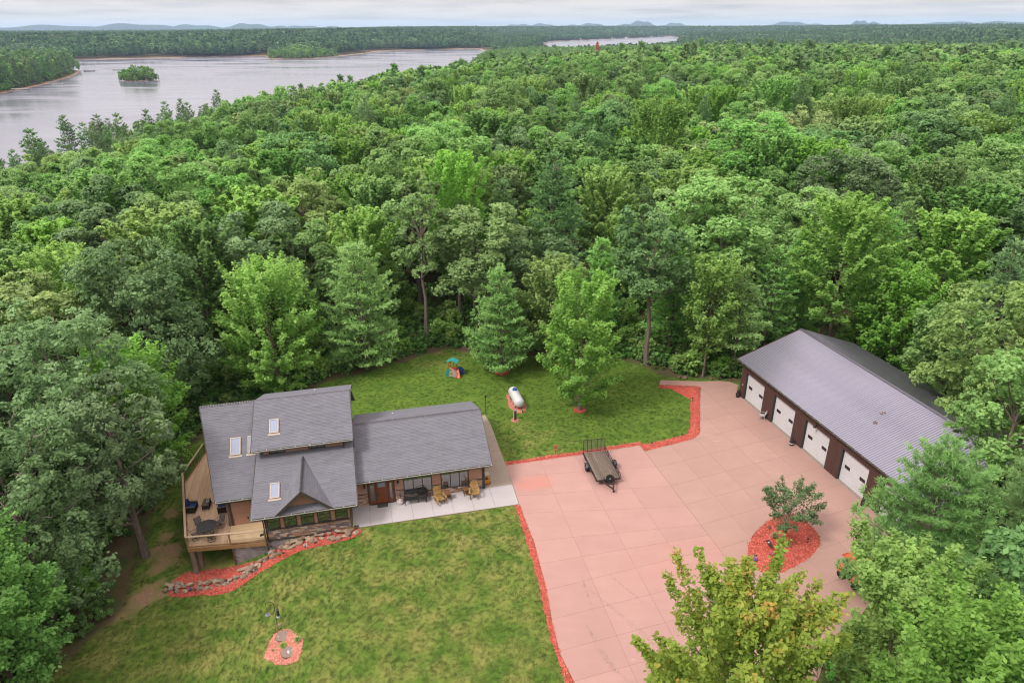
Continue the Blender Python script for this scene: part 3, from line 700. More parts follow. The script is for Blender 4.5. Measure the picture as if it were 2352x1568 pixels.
ZW = lambda v: 2.8 + .407 * (v + .65)          # wing front slope
ZB = lambda v: 2.6 + .40 * (v + 3.07)          # front bay slope
ZM = lambda v: 2.8 + .667 * (v + .6)           # steep main slope
ZD = lambda v: 7.37 - .42 * (6.26 - v)         # shed dormer slope
def build_house():
    H = house
    # ---- walls
    MB().box(-10.3, 0, 0.02, 9.4, -.1, 2.72).build('wall', M_WALL, H)
    MB().prism([(.02, 2.72), (9.4, 2.72), (4.65, 4.62)], -10.2, -.03, 'X').build('gable_wall', M_SIDING, H)
    MB().box(-20.0, -10.35, .02, 12.4, -2.9, 2.6).build('wall', M_WALL, H)
    MB().prism([(.0, 2.6), (12.4, 2.6), (6.26, 7.05)], -20.2, -10.4, 'X').build('gable_wall', M_SIDING, H)
    MB().prism([(-20.0, .05), (-21.3, 6.26), (-20.0, 12.4)], -2.9, 2.6, 'Z').build('prow_wall', M_SIDING, H)
    MB().box(-17.0, -10.9, -2.38, .02, -.3, 2.55).build('wall', M_WALL, H)
    MB().box(-17.0, -10.9, -2.36, .02, -2.6, -.3).build('foundation', mat('foundation core', (.2, .17, .16)), H)
    MB().box(-17.05, -10.85, 2.13, 6.0, 4.0, 5.5).build('dormer_wall', M_WALL, H)
    MB().box(-17.4, -10.7, 6.5, 11.0, 2.5, 5.35).build('dormer_wall', M_WALL, H)
    # ---- siding
    siding(H, [(-10.3, -9.42, 1.16, 2.72), (-7.27, -6.56, 1.12, 2.72), (-4.27, -3.54, 1.08, 2.72), (-1.25, -.1, 1.06, 2.72), (-6.56, -4.27, 2.28, 2.72), (-3.54, -1.25, 2.24, 2.72), (-9.42, -7.27, 2.32, 2.72)], .02)
    siding(H, [(-19.9, -17.0, -.02, 2.72)], .02)
    siding(H, [(a, b, .95, 2.5) for a, b in ((-16.98, -16.88), (-15.94, -15.66), (-14.74, -14.45), (-13.49, -13.24), (-12.27, -11.95), (-11.0, -10.9))], -2.38)
    siding(H, [(-17.05, -16.62, 4.4, 5.5), (-15.38, -13.62, 4.4, 5.5), (-12.34, -10.85, 4.4, 5.5), (-16.62, -15.38, 5.2, 5.5), (-13.62, -12.34, 5.2, 5.5), (-16.62, -15.38, 4.4, 4.72), (-13.62, -12.34, 4.4, 4.72)], 2.13)
    siding(H, [(.0, 9.4, .0, 2.72)], 0.0, face=1, axis='v')
    # ---- stone
    for r in ((-10.3, -9.42, .0, 1.14), (-7.27, -6.56, .0, 1.10), (-6.56, -4.27, .0, .62), (-4.27, -3.54, .0, 1.06), (-3.54, -1.25, .0, .62), (-1.25, -.1, .0, 1.04)): stones(H, r[0], r[1], .07, r[3], .02)
    stones(H, -17.0, -10.88, -.02, .88, -2.38)
    mb = MB(); mb.box(-17.02, -10.85, -2.5, -2.36, .88, .95); mb.box(-17.02, -10.85, -2.43, -2.36, -.16, -.03); mb.build('stone_sill', M_FASCIA, H)
    mb = MB(); mb.box(-10.3, -9.43, -.075, .0, 1.13, 1.165); mb.box(-7.26, -6.57, -.075, .0, 1.09, 1.125); mb.box(-4.26, -3.55, -.075, .0, 1.05, 1.085); mb.box(-1.24, -.1, -.075, .0, 1.03, 1.065); mb.build('stone_sill', M_FASCIA, H)
    MB().box(-.13, .035, -.035, .1, .0, 2.72).build('corner_board', M_FASCIA, H)
    MB().box(-17.06, -16.93, -2.46, -2.2, -.05, 2.5).build('corner_board', M_FASCIA, H)
    MB().box(-20.02, -19.86, -.04, .1, -.02, 2.7).build('corner_board', mat('pale siding trim', (.33, .185, .13)), H)
    MB().box(-19.84, -19.68, -.055, .0, .0, 2.6).build('downspout', M_FASCIA, H)
    mb = MB(); mb.tube([(-17.12, -3.1, 2.5), (-17.1, -2.62, 2.2), (-17.1, -2.62, -.9)], .05, 6); mb.build('downspout', M_FASCIA, H)
    MB().tube([(-17.1, -2.62, -.9), (-17.08, -2.68, -1.32)], .055, 6).build('downspout_end', M_WHITE, H)
    mb = MB(); mb.tube([(-10.9, 1.75, 5.25), (-10.92, 2.02, 5.1), (-10.92, 2.02, 4.72), (-10.9, 1.8, 4.62)], .045, 6); mb.build('downspout', M_FASCIA, H)
    MB().tube([(.06, -.05, .05), (.06, -.05, 2.4), (.2, -.6, 2.7)], .04, 6).build('downspout', M_FASCIA, H)
    # ---- foundation blocks where the ground falls away
    rg = random.Random(3); Mbk = mat('whitewashed block', (.52, .46, .47), (.34, .29, .29), scale=3, rough=.9, rnd=.1, bump=.4)
    for r in range(10):
        z0 = -.34 - .2 * r; u = -19.6 + (.2 if r % 2 else 0)
        while u < -11.2:
            x, y = hw(u + .2, -2.3); 
            if z0 + .2 > Tz(x, y) - .1 and u < -11.2:
                vv = -2.36 + (.27 if u < -17.0 else 0)
                vv = -2.4 if u > -17.05 else -2.22
                MB().box(u + .005, u + .393, vv, vv + .12, z0 + .006, z0 + .192).build('block', Mbk, H)
            u += .4
    MB().box(-19.6, -17.0, -2.12, -1.95, -2.6, -.16).build('foundation', M_WHITE, H)
    MB().box(-19.68, -19.56, -2.26, -2.1, -2.6, -.15).build('corner_board', mat('red brown trim', (.24, .11, .08)), H)
    # ---- windows
    window(H, -6.56, -4.27, .62, 2.28, .0, 3); window(H, -3.54, -1.25, .62, 2.24, .0, 3)
    for a, b in ((-16.88, -15.94), (-15.66, -14.74), (-14.45, -13.49), (-13.24, -12.27), (-11.95, -11.0)): window(H, a, b, .95, 2.45, -2.39, 1, (1.62,))
    for a, b in ((-16.62, -15.38), (-13.62, -12.34)): window(H, a, b, 4.72, 5.2, 2.11, 2)
    # ---- front door with side lights
    mb = MB(); mb.box(-9.42, -9.3, -.07, .02, .07, 2.3); mb.box(-7.39, -7.27, -.07, .02, .07, 2.3); mb.box(-9.3, -7.39, -.07, .02, 2.18, 2.3)
    mb.box(-8.8, -8.72, -.06, .02, .07, 2.18); mb.box(-7.86, -7.78, -.06, .02, .07, 2.18); mb.build('door_frame', M_FASCIA, H)
    MB().box(-9.3, -7.39, -.13, .0, .07, .11).build('door_sill', M_BLACK, H)
    Md = mat('chestnut door', (.36, .105, .045), (.29, .08, .035), scale=3, rough=.45, stretch=(4, 4, 1))
    mb = MB(); a, b = -8.715, -7.865; mb.box(a, b, -.02, .02, .11, 2.17)
    d = mb.build('door', Md, H)
    for u0, u1, z0, z1 in ((a, b, .11, .33), (a, b, 1.5, 1.62), (a, b, 2.07, 2.17), (a, a + .12, .33, 1.5), (b - .12, b, .33, 1.5), (-8.35, -8.23, .33, 1.5), (a, a + .12, 1.62, 2.07), (b - .12, b, 1.62, 2.07)):
        MB().box(u0 + .001, u1 - .001, -.045, -.021, z0, z1).build('door_panel', Md, d)
    MB().box(a + .125, b - .125, -.03, -.022, 1.625, 2.065).build('pane', M_SKYGLASS, d)
    mb = MB(); mb.cbox((a + .07, -.075, 1.0), (.05, .05, .22)); mb.bar((a + .07, -.1, 1.06), (a + .2, -.1, 1.06), .03); mb.build('handle', M_BLACK, d)
    for u0, u1 in ((-9.29, -8.81), (-7.77, -7.40)):
        mb = MB(); mb.box(u0, u0 + .1, -.04, .0, .11, 2.17); mb.box(u1 - .1, u1, -.04, .0, .11, 2.17); mb.box(u0 + .1, u1 - .1, -.038, .0, .11, .42); mb.box(u0 + .1, u1 - .1, -.038, .0, 2.05, 2.17)
        s = mb.build('side_light', Md, H); MB().box(u0 + .1, u1 - .1, -.025, -.005, .42, 2.05).build('pane', M_GLASS, s)
    for u in (-9.62, -7.0):
        mb = MB(); mb.cbox((u, -.05, 1.9), (.11, .04, .3)); mb.lathe([(.03, 2.1), (.085, 2.07), (.085, 1.86), (.05, 1.84)], 10, (u, -.14, 0)); lp = mb.build('wall_lamp', M_BLACK, H)
        MB().lathe([(.05, 1.84), (.08, 1.8), (.075, 1.68), (.04, 1.63)], 10, (u, -.14, 0)).build('lamp_glass', M_SKYGLASS, lp)
    MB().cbox((-9.52, -.03, 1.32), (.06, .04, .13)).build('doorbell', M_WHITE, H)
    MB().cbox((-18.6, -.03, .55), (.1, .05, .14)).build('outlet_box', M_BLACK, H)
    # ---- roofs
    r = roof_slab('wing_roof', [(-10.2, -.65, ZW(-.65)), (.6, -.65, ZW(-.65)), (.68, 4.65, ZW(4.65)), (-10.1, 4.65, ZW(4.65))], H)
    L1 = 5.3 * math.hypot(1, .407)
    shingles('shingles', (0, -.65, ZW(-.65)), (1, 0, 0), (0, 1, .407), L1, lambda b: -10.16, lambda b: .61 + .08 * b / L1, r, seed=1)
    r2 = roof_slab('wing_roof', [(-10.1, 4.65, ZW(4.65)), (.68, 4.65, ZW(4.65)), (.8, 9.95, ZW(-.65)), (-10.1, 9.95, ZW(-.65))], H)
    shingles('shingles', (0, 9.95, ZW(-.65)), (-1, 0, 0), (0, -1, .407), L1, lambda b: -.8 + .12 * b / L1, lambda b: 10.1, r2, seed=2)
    ridge(r, (-10.1, 4.65, ZW(4.65)), (.69, 4.65, ZW(4.65)), .42)
    gutter(H, -10.2, .62, -.65, 2.76); MB().box(-10.2, .6, -.645, -.60, 2.55, 2.78).build('fascia', M_FASCIA, H)
    MB().box(-10.2, .55, -.6, .0, 2.56, 2.6).build('soffit', mat('soffit', (.3, .26, .22)), H)
    r = roof_slab('main_roof', [(-20.55, -.6, ZM(-.6)), (-17.3, -.6, ZM(-.6)), (-17.3, 6.26, ZM(6.26)), (-21.9, 6.26, ZM(6.26))], H)
    L2 = 6.86 * math.hypot(1, .667)
    shingles('shingles', (0, -.6, ZM(-.6)), (1, 0, 0), (0, 1, .667), L2, lambda b: -20.56 - 1.35 * b / L2, lambda b: -17.3, r, seed=3)
    roof_slab('main_roof', [(-21.9, 6.26, ZM(6.26)), (-9.95, 6.26, ZM(6.26)), (-9.95, 13.0, ZM(-.5)), (-20.6, 13.0, ZM(-.5))], H, m=M_SHINGLE)
    gutter(H, -20.55, -17.6, -.6, 2.76); MB().box(-20.5, -17.4, -.595, -.55, 2.5, 2.78).build('fascia', M_FASCIA, H)
    r = roof_slab('bay_roof', [(-17.82, -3.07, ZB(-3.07)), (-10.2, -3.07, ZB(-3.07)), (-10.15, 2.4, ZB(2.4)), (-17.55, 2.4, ZB(2.4))], H)
    L3 = 5.47 * math.hypot(1, .4)
    shingles('shingles', (0, -3.07, ZB(-3.07)), (1, 0, 0), (0, 1, .4), L3, lambda b: -17.83 + .27 * b / L3, lambda b: -10.19, r, seed=4)
    gutter(H, -17.82, -10.2, -3.07, 2.56); MB().box(-17.8, -10.22, -3.065, -3.02, 2.34, 2.58).build('fascia', M_FASCIA, H)
    MB().box(-17.7, -10.25, -3.02, -2.4, 2.36, 2.4).build('soffit', mat('soffit', (.3, .26, .22)), H)
    r = roof_slab('dormer_roof', [(-17.8, 1.62, ZD(1.62)), (-10.15, 1.62, ZD(1.62)), (-10.08, 6.26, ZD(6.26)), (-17.7, 6.26, ZD(6.26))], H)
    L4 = 4.64 * math.hypot(1, .42)
    shingles('shingles', (0, 1.62, ZD(1.62)), (1, 0, 0), (0, 1, .42), L4, lambda b: -17.82 + .1 * b / L4, lambda b: -10.12, r, seed=5)
    gutter(H, -17.8, -10.15, 1.62, ZD(1.62) - .03, 1.0); MB().box(-17.78, -10.17, 1.625, 1.67, ZD(1.62) - .22, ZD(1.62) - .02).build('fascia', M_FASCIA, H)
    r2 = roof_slab('dormer_roof', [(-17.7, 6.26, ZD(6.26)), (-10.08, 6.26, ZD(6.26)), (-9.98, 11.3, ZD(1.22)), (-17.65, 11.3, ZD(1.22))], H)
    shingles('shingles', (0, 11.3, ZD(1.22)), (-1, 0, 0), (0, -1, .42), 5.04 * math.hypot(1, .42), lambda b: 10.02, lambda b: 17.68, r2, seed=6)
    ridge(r, (-21.9, 6.26, ZM(6.26) - .02), (-10.06, 6.26, ZM(6.26) - .02), .5)
    # cross gable over the bay
    zr, ur, sg = 4.45, -14.06, .9; L5 = 2.08 * math.hypot(1, sg)
    vb = lambda d: (zr - sg * d - 2.6) / .4 - 3.07
    for s in (-1, 1):
        g = roof_slab('gable_roof', [(ur, -3.12, zr), (ur + s * 2.08, -3.12, zr - sg * 2.08), (ur, vb(0), zr)], H, th=.13)
        dd = lambda b: 2.08 * (1 - b / L5)
        if s > 0: shingles('shingles', (ur + 2.08, 0, zr - sg * 2.08), (0, 1, 0), (-1, 0, sg), L5, lambda b: -3.13, lambda b: vb(dd(b)) + .05, g, seed=7)
        else: shingles('shingles', (ur - 2.08, 0, zr - sg * 2.08), (0, -1, 0), (1, 0, sg), L5, lambda b: -vb(dd(b)) - .05, lambda b: 3.13, g, seed=8)
        MB().bar((ur, -3.14, zr - .1), (ur + s * 2.14, -3.14, zr - sg * 2.14 - .1), .05, .2).build('rake_board', M_FASCIA, H)
        if s > 0: ridge(g, (ur, -3.1, zr), (ur, vb(0), zr), .9, .14, .15)
    mb = MB(); mb.prism([(ur - 1.7, ZB(-2.45)), (ur + 1.7, ZB(-2.45)), (ur, zr - .1)], -2.45, -2.2, 'Y'); mb.build('gable_wall', M_WALL, H)
    mb = MB(); z = ZB(-2.45)
    while z < zr - .25:
        h1 = (zr - .12 - z) / sg; h2 = (zr - .12 - z - .15) / sg
        if h2 > 0: mb.add([(ur - h1, -2.485, z), (ur + h1, -2.485, z), (ur + h2, -2.465, z + .15), (ur - h2, -2.465, z + .15), (ur - h1, -2.45, z), (ur + h1, -2.45, z)], [(0, 1, 2, 3), (4, 5, 1, 0)])
        z += .15
    tag(mb.build('siding', M_SIDING, H), kind='stuff')
    for p, q in (((-20.6, -.62, ZM(-.6) - .09), (-21.95, 6.26, ZM(6.26) - .09)), ((.63, -.65, ZW(-.65) - .09), (.71, 4.65, ZW(4.65) - .09)), ((.71, 4.65, ZW(4.65) - .09), (.83, 9.95, ZW(-.65) - .09)), ((-10.05, 6.26, 7.28), (-9.93, 13.0, ZM(-.5) - .09)), ((-17.86, -3.07, ZB(-3.07) - .08), (-17.6, 2.4, ZB(2.4) - .08)), ((-17.85, 1.62, ZD(1.62) - .08), (-17.73, 6.26, ZD(6.26) - .08)), ((-10.12, 1.62, ZD(1.62) - .08), (-10.04, 6.26, ZD(6.26) - .08)), ((-10.16, -3.07, ZB(-3.07) - .08), (-10.12, 2.2, ZB(2.2) - .08))):
        MB().bar(p, q, .045, .2).build('rake_board', M_FASCIA, H)
    # ---- skylights and pipes
    skylight(H, -19.52, -18.74, 2.38, 3.61, ZM, .667); skylight(H, -18.22, -17.44, 2.38, 3.62, ZM, .667)
    skylight(H, -16.49, -15.78, 2.95, 4.2, ZD, .42); skylight(H, -16.5, -15.8, -1.72, -.48, ZB, .4)
    for u, v, z in ((-13.07, 8.6, 6.35), (-6.67, 7.45, 3.75)): MB().lathe([(.06, z - .2), (.06, z + .22)], 10, (u, v, 0)).build('vent_pipe', M_WHITE, H)
build_house()

# ------------------------------------------------------------------ deck
M_DECK = mat('weathered cedar deck', (1.0, 0.68, 0.45), (0.82, 0.54, 0.35), scale=2.0, rough=.8, rnd=.13, stretch=(6, .8, 1), bump=.3)
M_DECK2 = mat('pale cedar deck', (1.0, 0.74, 0.45), (0.88, 0.62, 0.36), scale=2.0, rough=.8, rnd=.08, stretch=(.8, 6, 1), bump=.3)
M_RAIL = mat('tan rail wood', (0.66, 0.48, 0.33), (0.56, 0.40, 0.27), scale=3, rough=.75)
M_RIM = mat('brown rim wood', (0.50, 0.29, 0.13), (0.40, 0.22, 0.10), scale=3, rough=.75)
M_BARK = mat('bark', (0.15, 0.105, 0.085), (0.085, 0.06, 0.048), scale=9, rough=.95, bump=1.0, bscale=20, stretch=(1, 1, .25))
M_LOG = mat('log bark', (0.44, 0.32, 0.27), (0.26, 0.18, 0.15), scale=6, rough=.95, bump=.8, stretch=(1, 1, .3))
def build_deck():
    D = thing('deck', 'raised wooden prow deck with cable railing on the left side of the house', 'deck', (HO[0], HO[1], 0), HA)
    p0, p1, p2 = (-22.72, -1.92), (-24.48, 6.75), (-23.55, 11.2); fr = lambda u: -1.92 - .108 * (u - p0[0]) * 1.0
    def vfront(u):
        if u >= p0[0]: return -1.92 + (u + 22.72) / (-17.14 + 22.72) * (-.6)
        t = (u - p0[0]) / (p1[0] - p0[0]); return p0[1] + t * (p1[1] - p0[1])
    def vback(u):
        if u < p2[0]: t = (u - p1[0]) / (p2[0] - p1[0]); return p1[1] + t * (p2[1] - p1[1])
        return 11.2
    u = -24.46; pw = .14
    while u < -19.98:
        a, b = u + .004, u + pw - .004
        hi0, hi1 = vback(a), vback(b)
        if a > -20.2: hi0 = hi1 = .0
        elif a > -21.4: hi0 = hi1 = 11.2
        l0, l1 = vfront(a), vfront(b)
        if hi1 - l1 > .1: MB().hexa([(a, l0, -.04), (b, l1, -.04), (b, hi1, -.04), (a, hi0, -.04), (a, l0, 0), (b, l1, 0), (b, hi1, 0), (a, hi0, 0)]).build('plank', M_DECK, D)
        u += pw
    v = -2.5
    while v < -.02:
        a, b = v + .004, min(v + pw - .004, -.03)
        u0 = -19.95
        if b > vfront(-19.95): 
            e = -17.12
            us = u0 if a > vfront(u0) else u0 + (vfront(u0) - a) / (.6 / 5.58)
            MB().box(us, e, a, b, -.038, .002 + .01).build('plank', M_DECK2, D)
        v += pw
    # frame, posts
    def ln(pts, z, wd, ht, nm, m):
        for a, b in zip(pts[:-1], pts[1:]): MB().bar((a[0], a[1], z), (b[0], b[1], z), wd, ht).build(nm, m, D)
    edge = [(-17.12, vfront(-17.12) - .03), (p0[0] - .03, p0[1] - .03), (p1[0] - .04, p1[1]), p2]
    ln(edge, -.2, .05, .32, 'rim_board', M_RIM)
    top = [(-17.2, vfront(-17.2)), p0, p1, p2]; ln(top, 1.0, .16, .045, 'rail_cap', M_RAIL)
    ln(top, .09, .05, .09, 'bottom_rail', M_RIM)
    posts = [(-17.16, vfront(-17.16)), (-19.7, vfront(-19.7)), p0]
    for t in (.33, .66, 1): posts.append((p0[0] + t * (p1[0] - p0[0]), p0[1] + t * (p1[1] - p0[1])))
    for t in (.5, 1): posts.append((p1[0] + t * (p2[0] - p1[0]), p1[1] + t * (p2[1] - p1[1])))
    for x, y in posts: MB().box(x - .05, x + .05, y - .05, y + .05, -.3, .98).build('rail_post', M_RIM, D)
    for i in range(8):
        z = .2 + i * .095; MB().tube([(q[0], q[1], z) for q in top], .007, 4).build('rail_cable', mat('green grey cable', (.10, .11, .09)), D)
    for x, y, tz in ((-22.6, -1.75, -2.75), (-22.3, -1.2, -2.75), (-24.2, 6.4, -3), (-23.4, 10.9, -3)):
        MB().tube([(x, y, -.3), (x + .02, y, -1.4), (x - .02, y + .03, tz)], .17, 10, .2).build('log_post', M_LOG, D)
    mb = MB(); mb.box(-20.0, -17.1, -1.9, -1.8, -.3, -.05); mb.box(-24.0, -20, 3, 3.1, -.3, -.05); mb.box(-22.6, -20, -1.2, -1.1, -.3, -.05); mb.build('joist', M_RIM, D)
    MB().cbox((-17.5, -1.75, .06), (.3, .16, .1), .3).build('door_stop', M_BLACK, D)
build_deck()

# ------------------------------------------------------------------ garage
def roof_metal():
    m, n, b, o = new_mat('painted steel roofing')
    P = N(n, 'ShaderNodeTexCoord').outputs['Object']
    col = mixc(n, ramp(n, noise(n, P, .5, 4), .35, .65), (.275, .26, .325), (.245, .23, .29))
    n.links.new(col, b.inputs['Base Color']); b.inputs['Metallic'].default_value = .82; b.inputs['Roughness'].default_value = .30
    return m
M_STEEL = roof_metal()
M_GWALL = mat('brown steel siding', (0.125, 0.062, 0.052), (0.10, 0.05, 0.042), scale=1.2, rough=.5, spec=.35)
M_GDOOR = mat('white garage door', (0.90, 0.88, 0.91), (0.83, 0.81, 0.84), scale=.8, rough=.45)
def build_garage():
    G = thing('garage', 'long brown metal garage with five white doors and ribbed steel roof', 'garage', (GO[0], GO[1], 0), GA)
    Ln, Wd, Hh = 24.25, 13.4, 3.85
    MB().box(.02, Ln - .02, .32, Wd - .02, -.05, Hh).build('wall', M_GWALL, G)
    for a, s in ((.02, -1), (Ln - .02, 1)): MB().prism([(.05, Hh), (Wd - .05, Hh), (Wd / 2, Hh + .36 * Wd / 2 - .1)], a, a - s * .1, 'X').build('gable_wall', M_GWALL, G)
    doors = [(.76, 4.06), (5.57, 8.92), (10.32, 13.7), (15.2, 18.45), (19.92, 23.2)]; dh = 3.06
    def rib(a0, a1, z0, z1, b=0.0, nm='wall_panel'):
        mb = MB(); mb.box(a0, a1, b, b + .3, z0, z1); k = max(1, int((a1 - a0) / .229))
        for i in range(k): x = a0 + (i + .5) * (a1 - a0) / k; mb.prism([(x - .03, b), (x - .015, b - .022), (x + .015, b - .022), (x + .03, b)], z0, z1 - .002, 'Z')
        mb.build(nm, M_GWALL, G)
    ed = [0] + [q for d in doors for q in d] + [Ln]
    for i in range(0, len(ed), 2): rib(ed[i], ed[i + 1], -.02, Hh)
    for a, b in doors: rib(a + .001, b - .001, dh, Hh)
    k = 14
    for i in range(k):                              # end walls, panel by panel
        b0, b1 = .32 + i * (Wd - .32) / k, .32 + (i + 1) * (Wd - .32) / k
        for a, s in ((0, -1), (Ln, 1)):
            mb = MB(); mb.box(min(a, a + s * .02), max(a, a + s * .02), b0 + .005, b1 - .005, -.02, Hh); mb.build('wall_panel', M_GWALL, G)
    for a, b in doors:
        n_ = 8; hh = (dh - .04) / n_; d = MB().box(a + .08, b - .08, .27, .30, .05, dh - .01).build('garage_door', M_GDOOR, G)
        for i in range(n_): 
            o = MB().box(a + .09, b - .09, .235, .268, .06 + i * hh + .012, .06 + (i + 1) * hh - .012).build('door_panel', M_GDOOR, d)
        for x in (a + .48, b - .52 - .48):
            mb = MB(); mb.box(x - .05, x + .55, .215, .234, 1.43, 1.73); wf = mb.build('door_window', M_BLACK, d)
        mb = MB(); mb.box(a, a + .08, .0, .3, .0, dh); mb.box(b - .08, b, .0, .3, .0, dh); mb.build('door_jamb', M_DGREY, G)
        MB().box(a + .08, b - .08, -.05, .3, .0, .055).build('door_sill', mat('pale sill concrete', (.45, .36, .30)), G)
    # roof: one ribbed sheet per panel
    sl = .36; a0, a1 = -.65, Ln + .65; k = 28; pw = (a1 - a0) / k; rise = lambda b: 4.0 + sl * (b + .3)
    for side in (0, 1):
        prof = [(0, 0)]
        for j in range(4):
            x = (j + .5) * pw / 4; prof += [(x - .045, 0), (x - .022, .03), (x + .022, .03), (x + .045, 0)]
        prof += [(pw - .003, 0)]
        vs_ = []; B0, B1 = (-.3, Wd / 2) if side == 0 else (Wd + .3, Wd / 2)
        for (x, h) in prof:
            vs_.append((x, B0, 4.0 + h)); vs_.append((x, B1, rise(Wd / 2) + h))
        me = MB().add(vs_, [(2 * i, 2 * i + 2, 2 * i + 3, 2 * i + 1) for i in range(len(prof) - 1)])
        me = me.mesh('roof_panel', M_STEEL)
        for i in range(k): link('roof_panel', me, G, (a0 + i * pw, 0, 0))
    for s in (0, 1):
        B0, B1 = (-.28, Wd / 2) if s == 0 else (Wd + .28, Wd / 2)
        pts = [(a0 + .02, B0, 3.98), (a1 - .02, B0, 3.98), (a1 - .02, B1, rise(Wd / 2) - .02), (a0 + .02, B1, rise(Wd / 2) - .02)]
        if s: pts = pts[::-1]
        roof_slab('roof_deck', pts, G, th=.12, m=M_GWALL)
    kk = 9; q = (a1 - a0) / kk; zr = rise(Wd / 2); c = .2
    me = MB().add([(0, Wd / 2 - c, zr - c * sl + .05), (q - .004, Wd / 2 - c, zr - c * sl + .05), (q - .004, Wd / 2, zr + .075), (0, Wd / 2, zr + .075), (0, Wd / 2 + c, zr - c * sl + .05), (q - .004, Wd / 2 + c, zr - c * sl + .05)], [(0, 1, 2, 3), (3, 2, 5, 4)]).mesh('ridge_cap', mat('ridge steel', (.20, .19, .22), (.18, .17, .2), metal=.7, rough=.35))
    for i in range(kk): link('ridge_cap', me, G, (a0 + i * q, 0, 0))
    for a in (a0, a1):
        for B0 in (-.3, Wd + .3): MB().bar((a, B0, 3.97), (a, Wd / 2, zr - .03), .05, .16).build('rake_trim', M_GWALL, G)
    mb = MB(); mb.prism([(-.3, 3.97), (-.42, 3.97), (-.42, 3.93), (-.40, 3.86), (-.3, 3.86)], a0, a1, 'X'); g = mb.build('gutter', mat('brown gutter', (.10, .085, .06)), G)
    MB().box(a0, a1, -.3, .0, 3.83, 3.86).build('soffit', M_GWALL, G)
    for i in range(30):
        x = a0 + .2 + i * (a1 - a0 - .4) / 29; MB().box(x - .03, x + .03, -.43, -.3, 3.97, 3.985).build('gutter_clip', M_GUTTER, g)
    mb = MB(); mb.cbox((11.8, -.06, 3.3), (.1, .1, .12)); mb.lathe([(.03, 3.26), (.11, 3.2), (.12, 3.1), (.1, 3.09)], 10, (11.8, -.2, 0)); mb.build('security_lamp', M_BLACK, G)
    MB().cbox((.45, -.02, 1.5), (.09, .05, .2)).build('keypad', M_CREAM, G)
    # leaves and twigs blown on to the roof
    for a, b in ((14.66, 3.85), (15.16, 2.69)):
        mb = MB(); rg = random.Random(int(a * 10))
        for _ in range(9): x, y = a + rg.uniform(-.2, .2), b + rg.uniform(-.18, .18); mb.cbox((x, y, rise(y) + .045), (.12, .06, .012), rg.uniform(0, 3))
        mb.build('leaf_litter', mat('rust leaves', (.36, .15, .08)), G)
build_garage()
# ------------------------------------------------------------------ foliage
def leaf_mat(name, lo, hi, hue=.03, val=.28, trans=.3, tip=None, k=1.7):
    lo = tuple(min(.5, q * k) for q in lo); hi = tuple(min(.62, q * k) for q in hi); lo = (lo[0], lo[1], lo[2] * 1.25); hi = (hi[0] * 1.02, hi[1], hi[2] * 1.3); trans += .16
    m, n, b, o = new_mat(name)
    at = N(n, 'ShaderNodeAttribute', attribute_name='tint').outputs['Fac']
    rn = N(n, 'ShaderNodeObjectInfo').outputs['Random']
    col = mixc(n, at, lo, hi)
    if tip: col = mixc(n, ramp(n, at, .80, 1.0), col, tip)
    rn2 = N(n, 'ShaderNodeMath', {0: N(n, 'ShaderNodeMath', {0: rn, 1: 7.31}, operation='MULTIPLY').outputs[0]}, operation='FRACT').outputs[0]
    hs = N(n, 'ShaderNodeHueSaturation', {'Color': col, 'Hue': ramp(n, rn, 0, 1, .5 - hue, .5 + hue), 'Value': ramp(n, rn2, 0, 1, 1 - val, 1 + val), 'Saturation': ramp(n, rn, 0, 1, .85, 1.05)}).outputs[0]
    n.links.new(hs, b.inputs['Base Color']); b.inputs['Roughness'].default_value = .55; b.inputs['Specular IOR Level'].default_value = .12
    tr = N(n, 'ShaderNodeBsdfTranslucent', {'Color': N(n, 'ShaderNodeHueSaturation', {'Color': hs, 'Value': 1.25, 'Saturation': 1.05}).outputs[0]})
    mxs = N(n, 'ShaderNodeMixShader', {0: trans, 1: b.outputs[0], 2: tr.outputs[0]})
    n.links.new(mxs.outputs[0], o.inputs['Surface'])
    return m
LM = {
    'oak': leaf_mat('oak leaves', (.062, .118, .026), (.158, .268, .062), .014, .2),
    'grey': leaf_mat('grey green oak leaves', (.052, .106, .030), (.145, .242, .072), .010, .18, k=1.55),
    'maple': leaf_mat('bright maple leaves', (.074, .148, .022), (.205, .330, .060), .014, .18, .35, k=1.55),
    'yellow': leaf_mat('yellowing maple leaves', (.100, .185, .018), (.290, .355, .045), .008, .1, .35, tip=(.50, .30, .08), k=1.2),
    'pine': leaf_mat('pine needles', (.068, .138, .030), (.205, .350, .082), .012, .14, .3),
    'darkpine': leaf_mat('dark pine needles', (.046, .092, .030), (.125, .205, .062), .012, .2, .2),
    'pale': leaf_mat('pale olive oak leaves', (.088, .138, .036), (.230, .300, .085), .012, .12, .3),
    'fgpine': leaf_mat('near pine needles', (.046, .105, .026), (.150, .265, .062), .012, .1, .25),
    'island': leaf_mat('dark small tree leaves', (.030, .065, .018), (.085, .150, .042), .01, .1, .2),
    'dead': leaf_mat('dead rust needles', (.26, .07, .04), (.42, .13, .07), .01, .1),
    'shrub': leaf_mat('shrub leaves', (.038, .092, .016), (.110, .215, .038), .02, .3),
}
M_TRUNK = mat('tree trunk bark', (0.32, 0.25, 0.21), (0.19, 0.145, 0.125), scale=5, rough=.95, bump=.8, bscale=16, stretch=(1, 1, .2))
M_TWIG = mat('pale bare wood', (0.36, 0.30, 0.26), (0.24, 0.19, 0.165), scale=4, rough=.9)
def unit(v): return v / np.maximum(np.linalg.norm(v, axis=-1, keepdims=True), 1e-9)
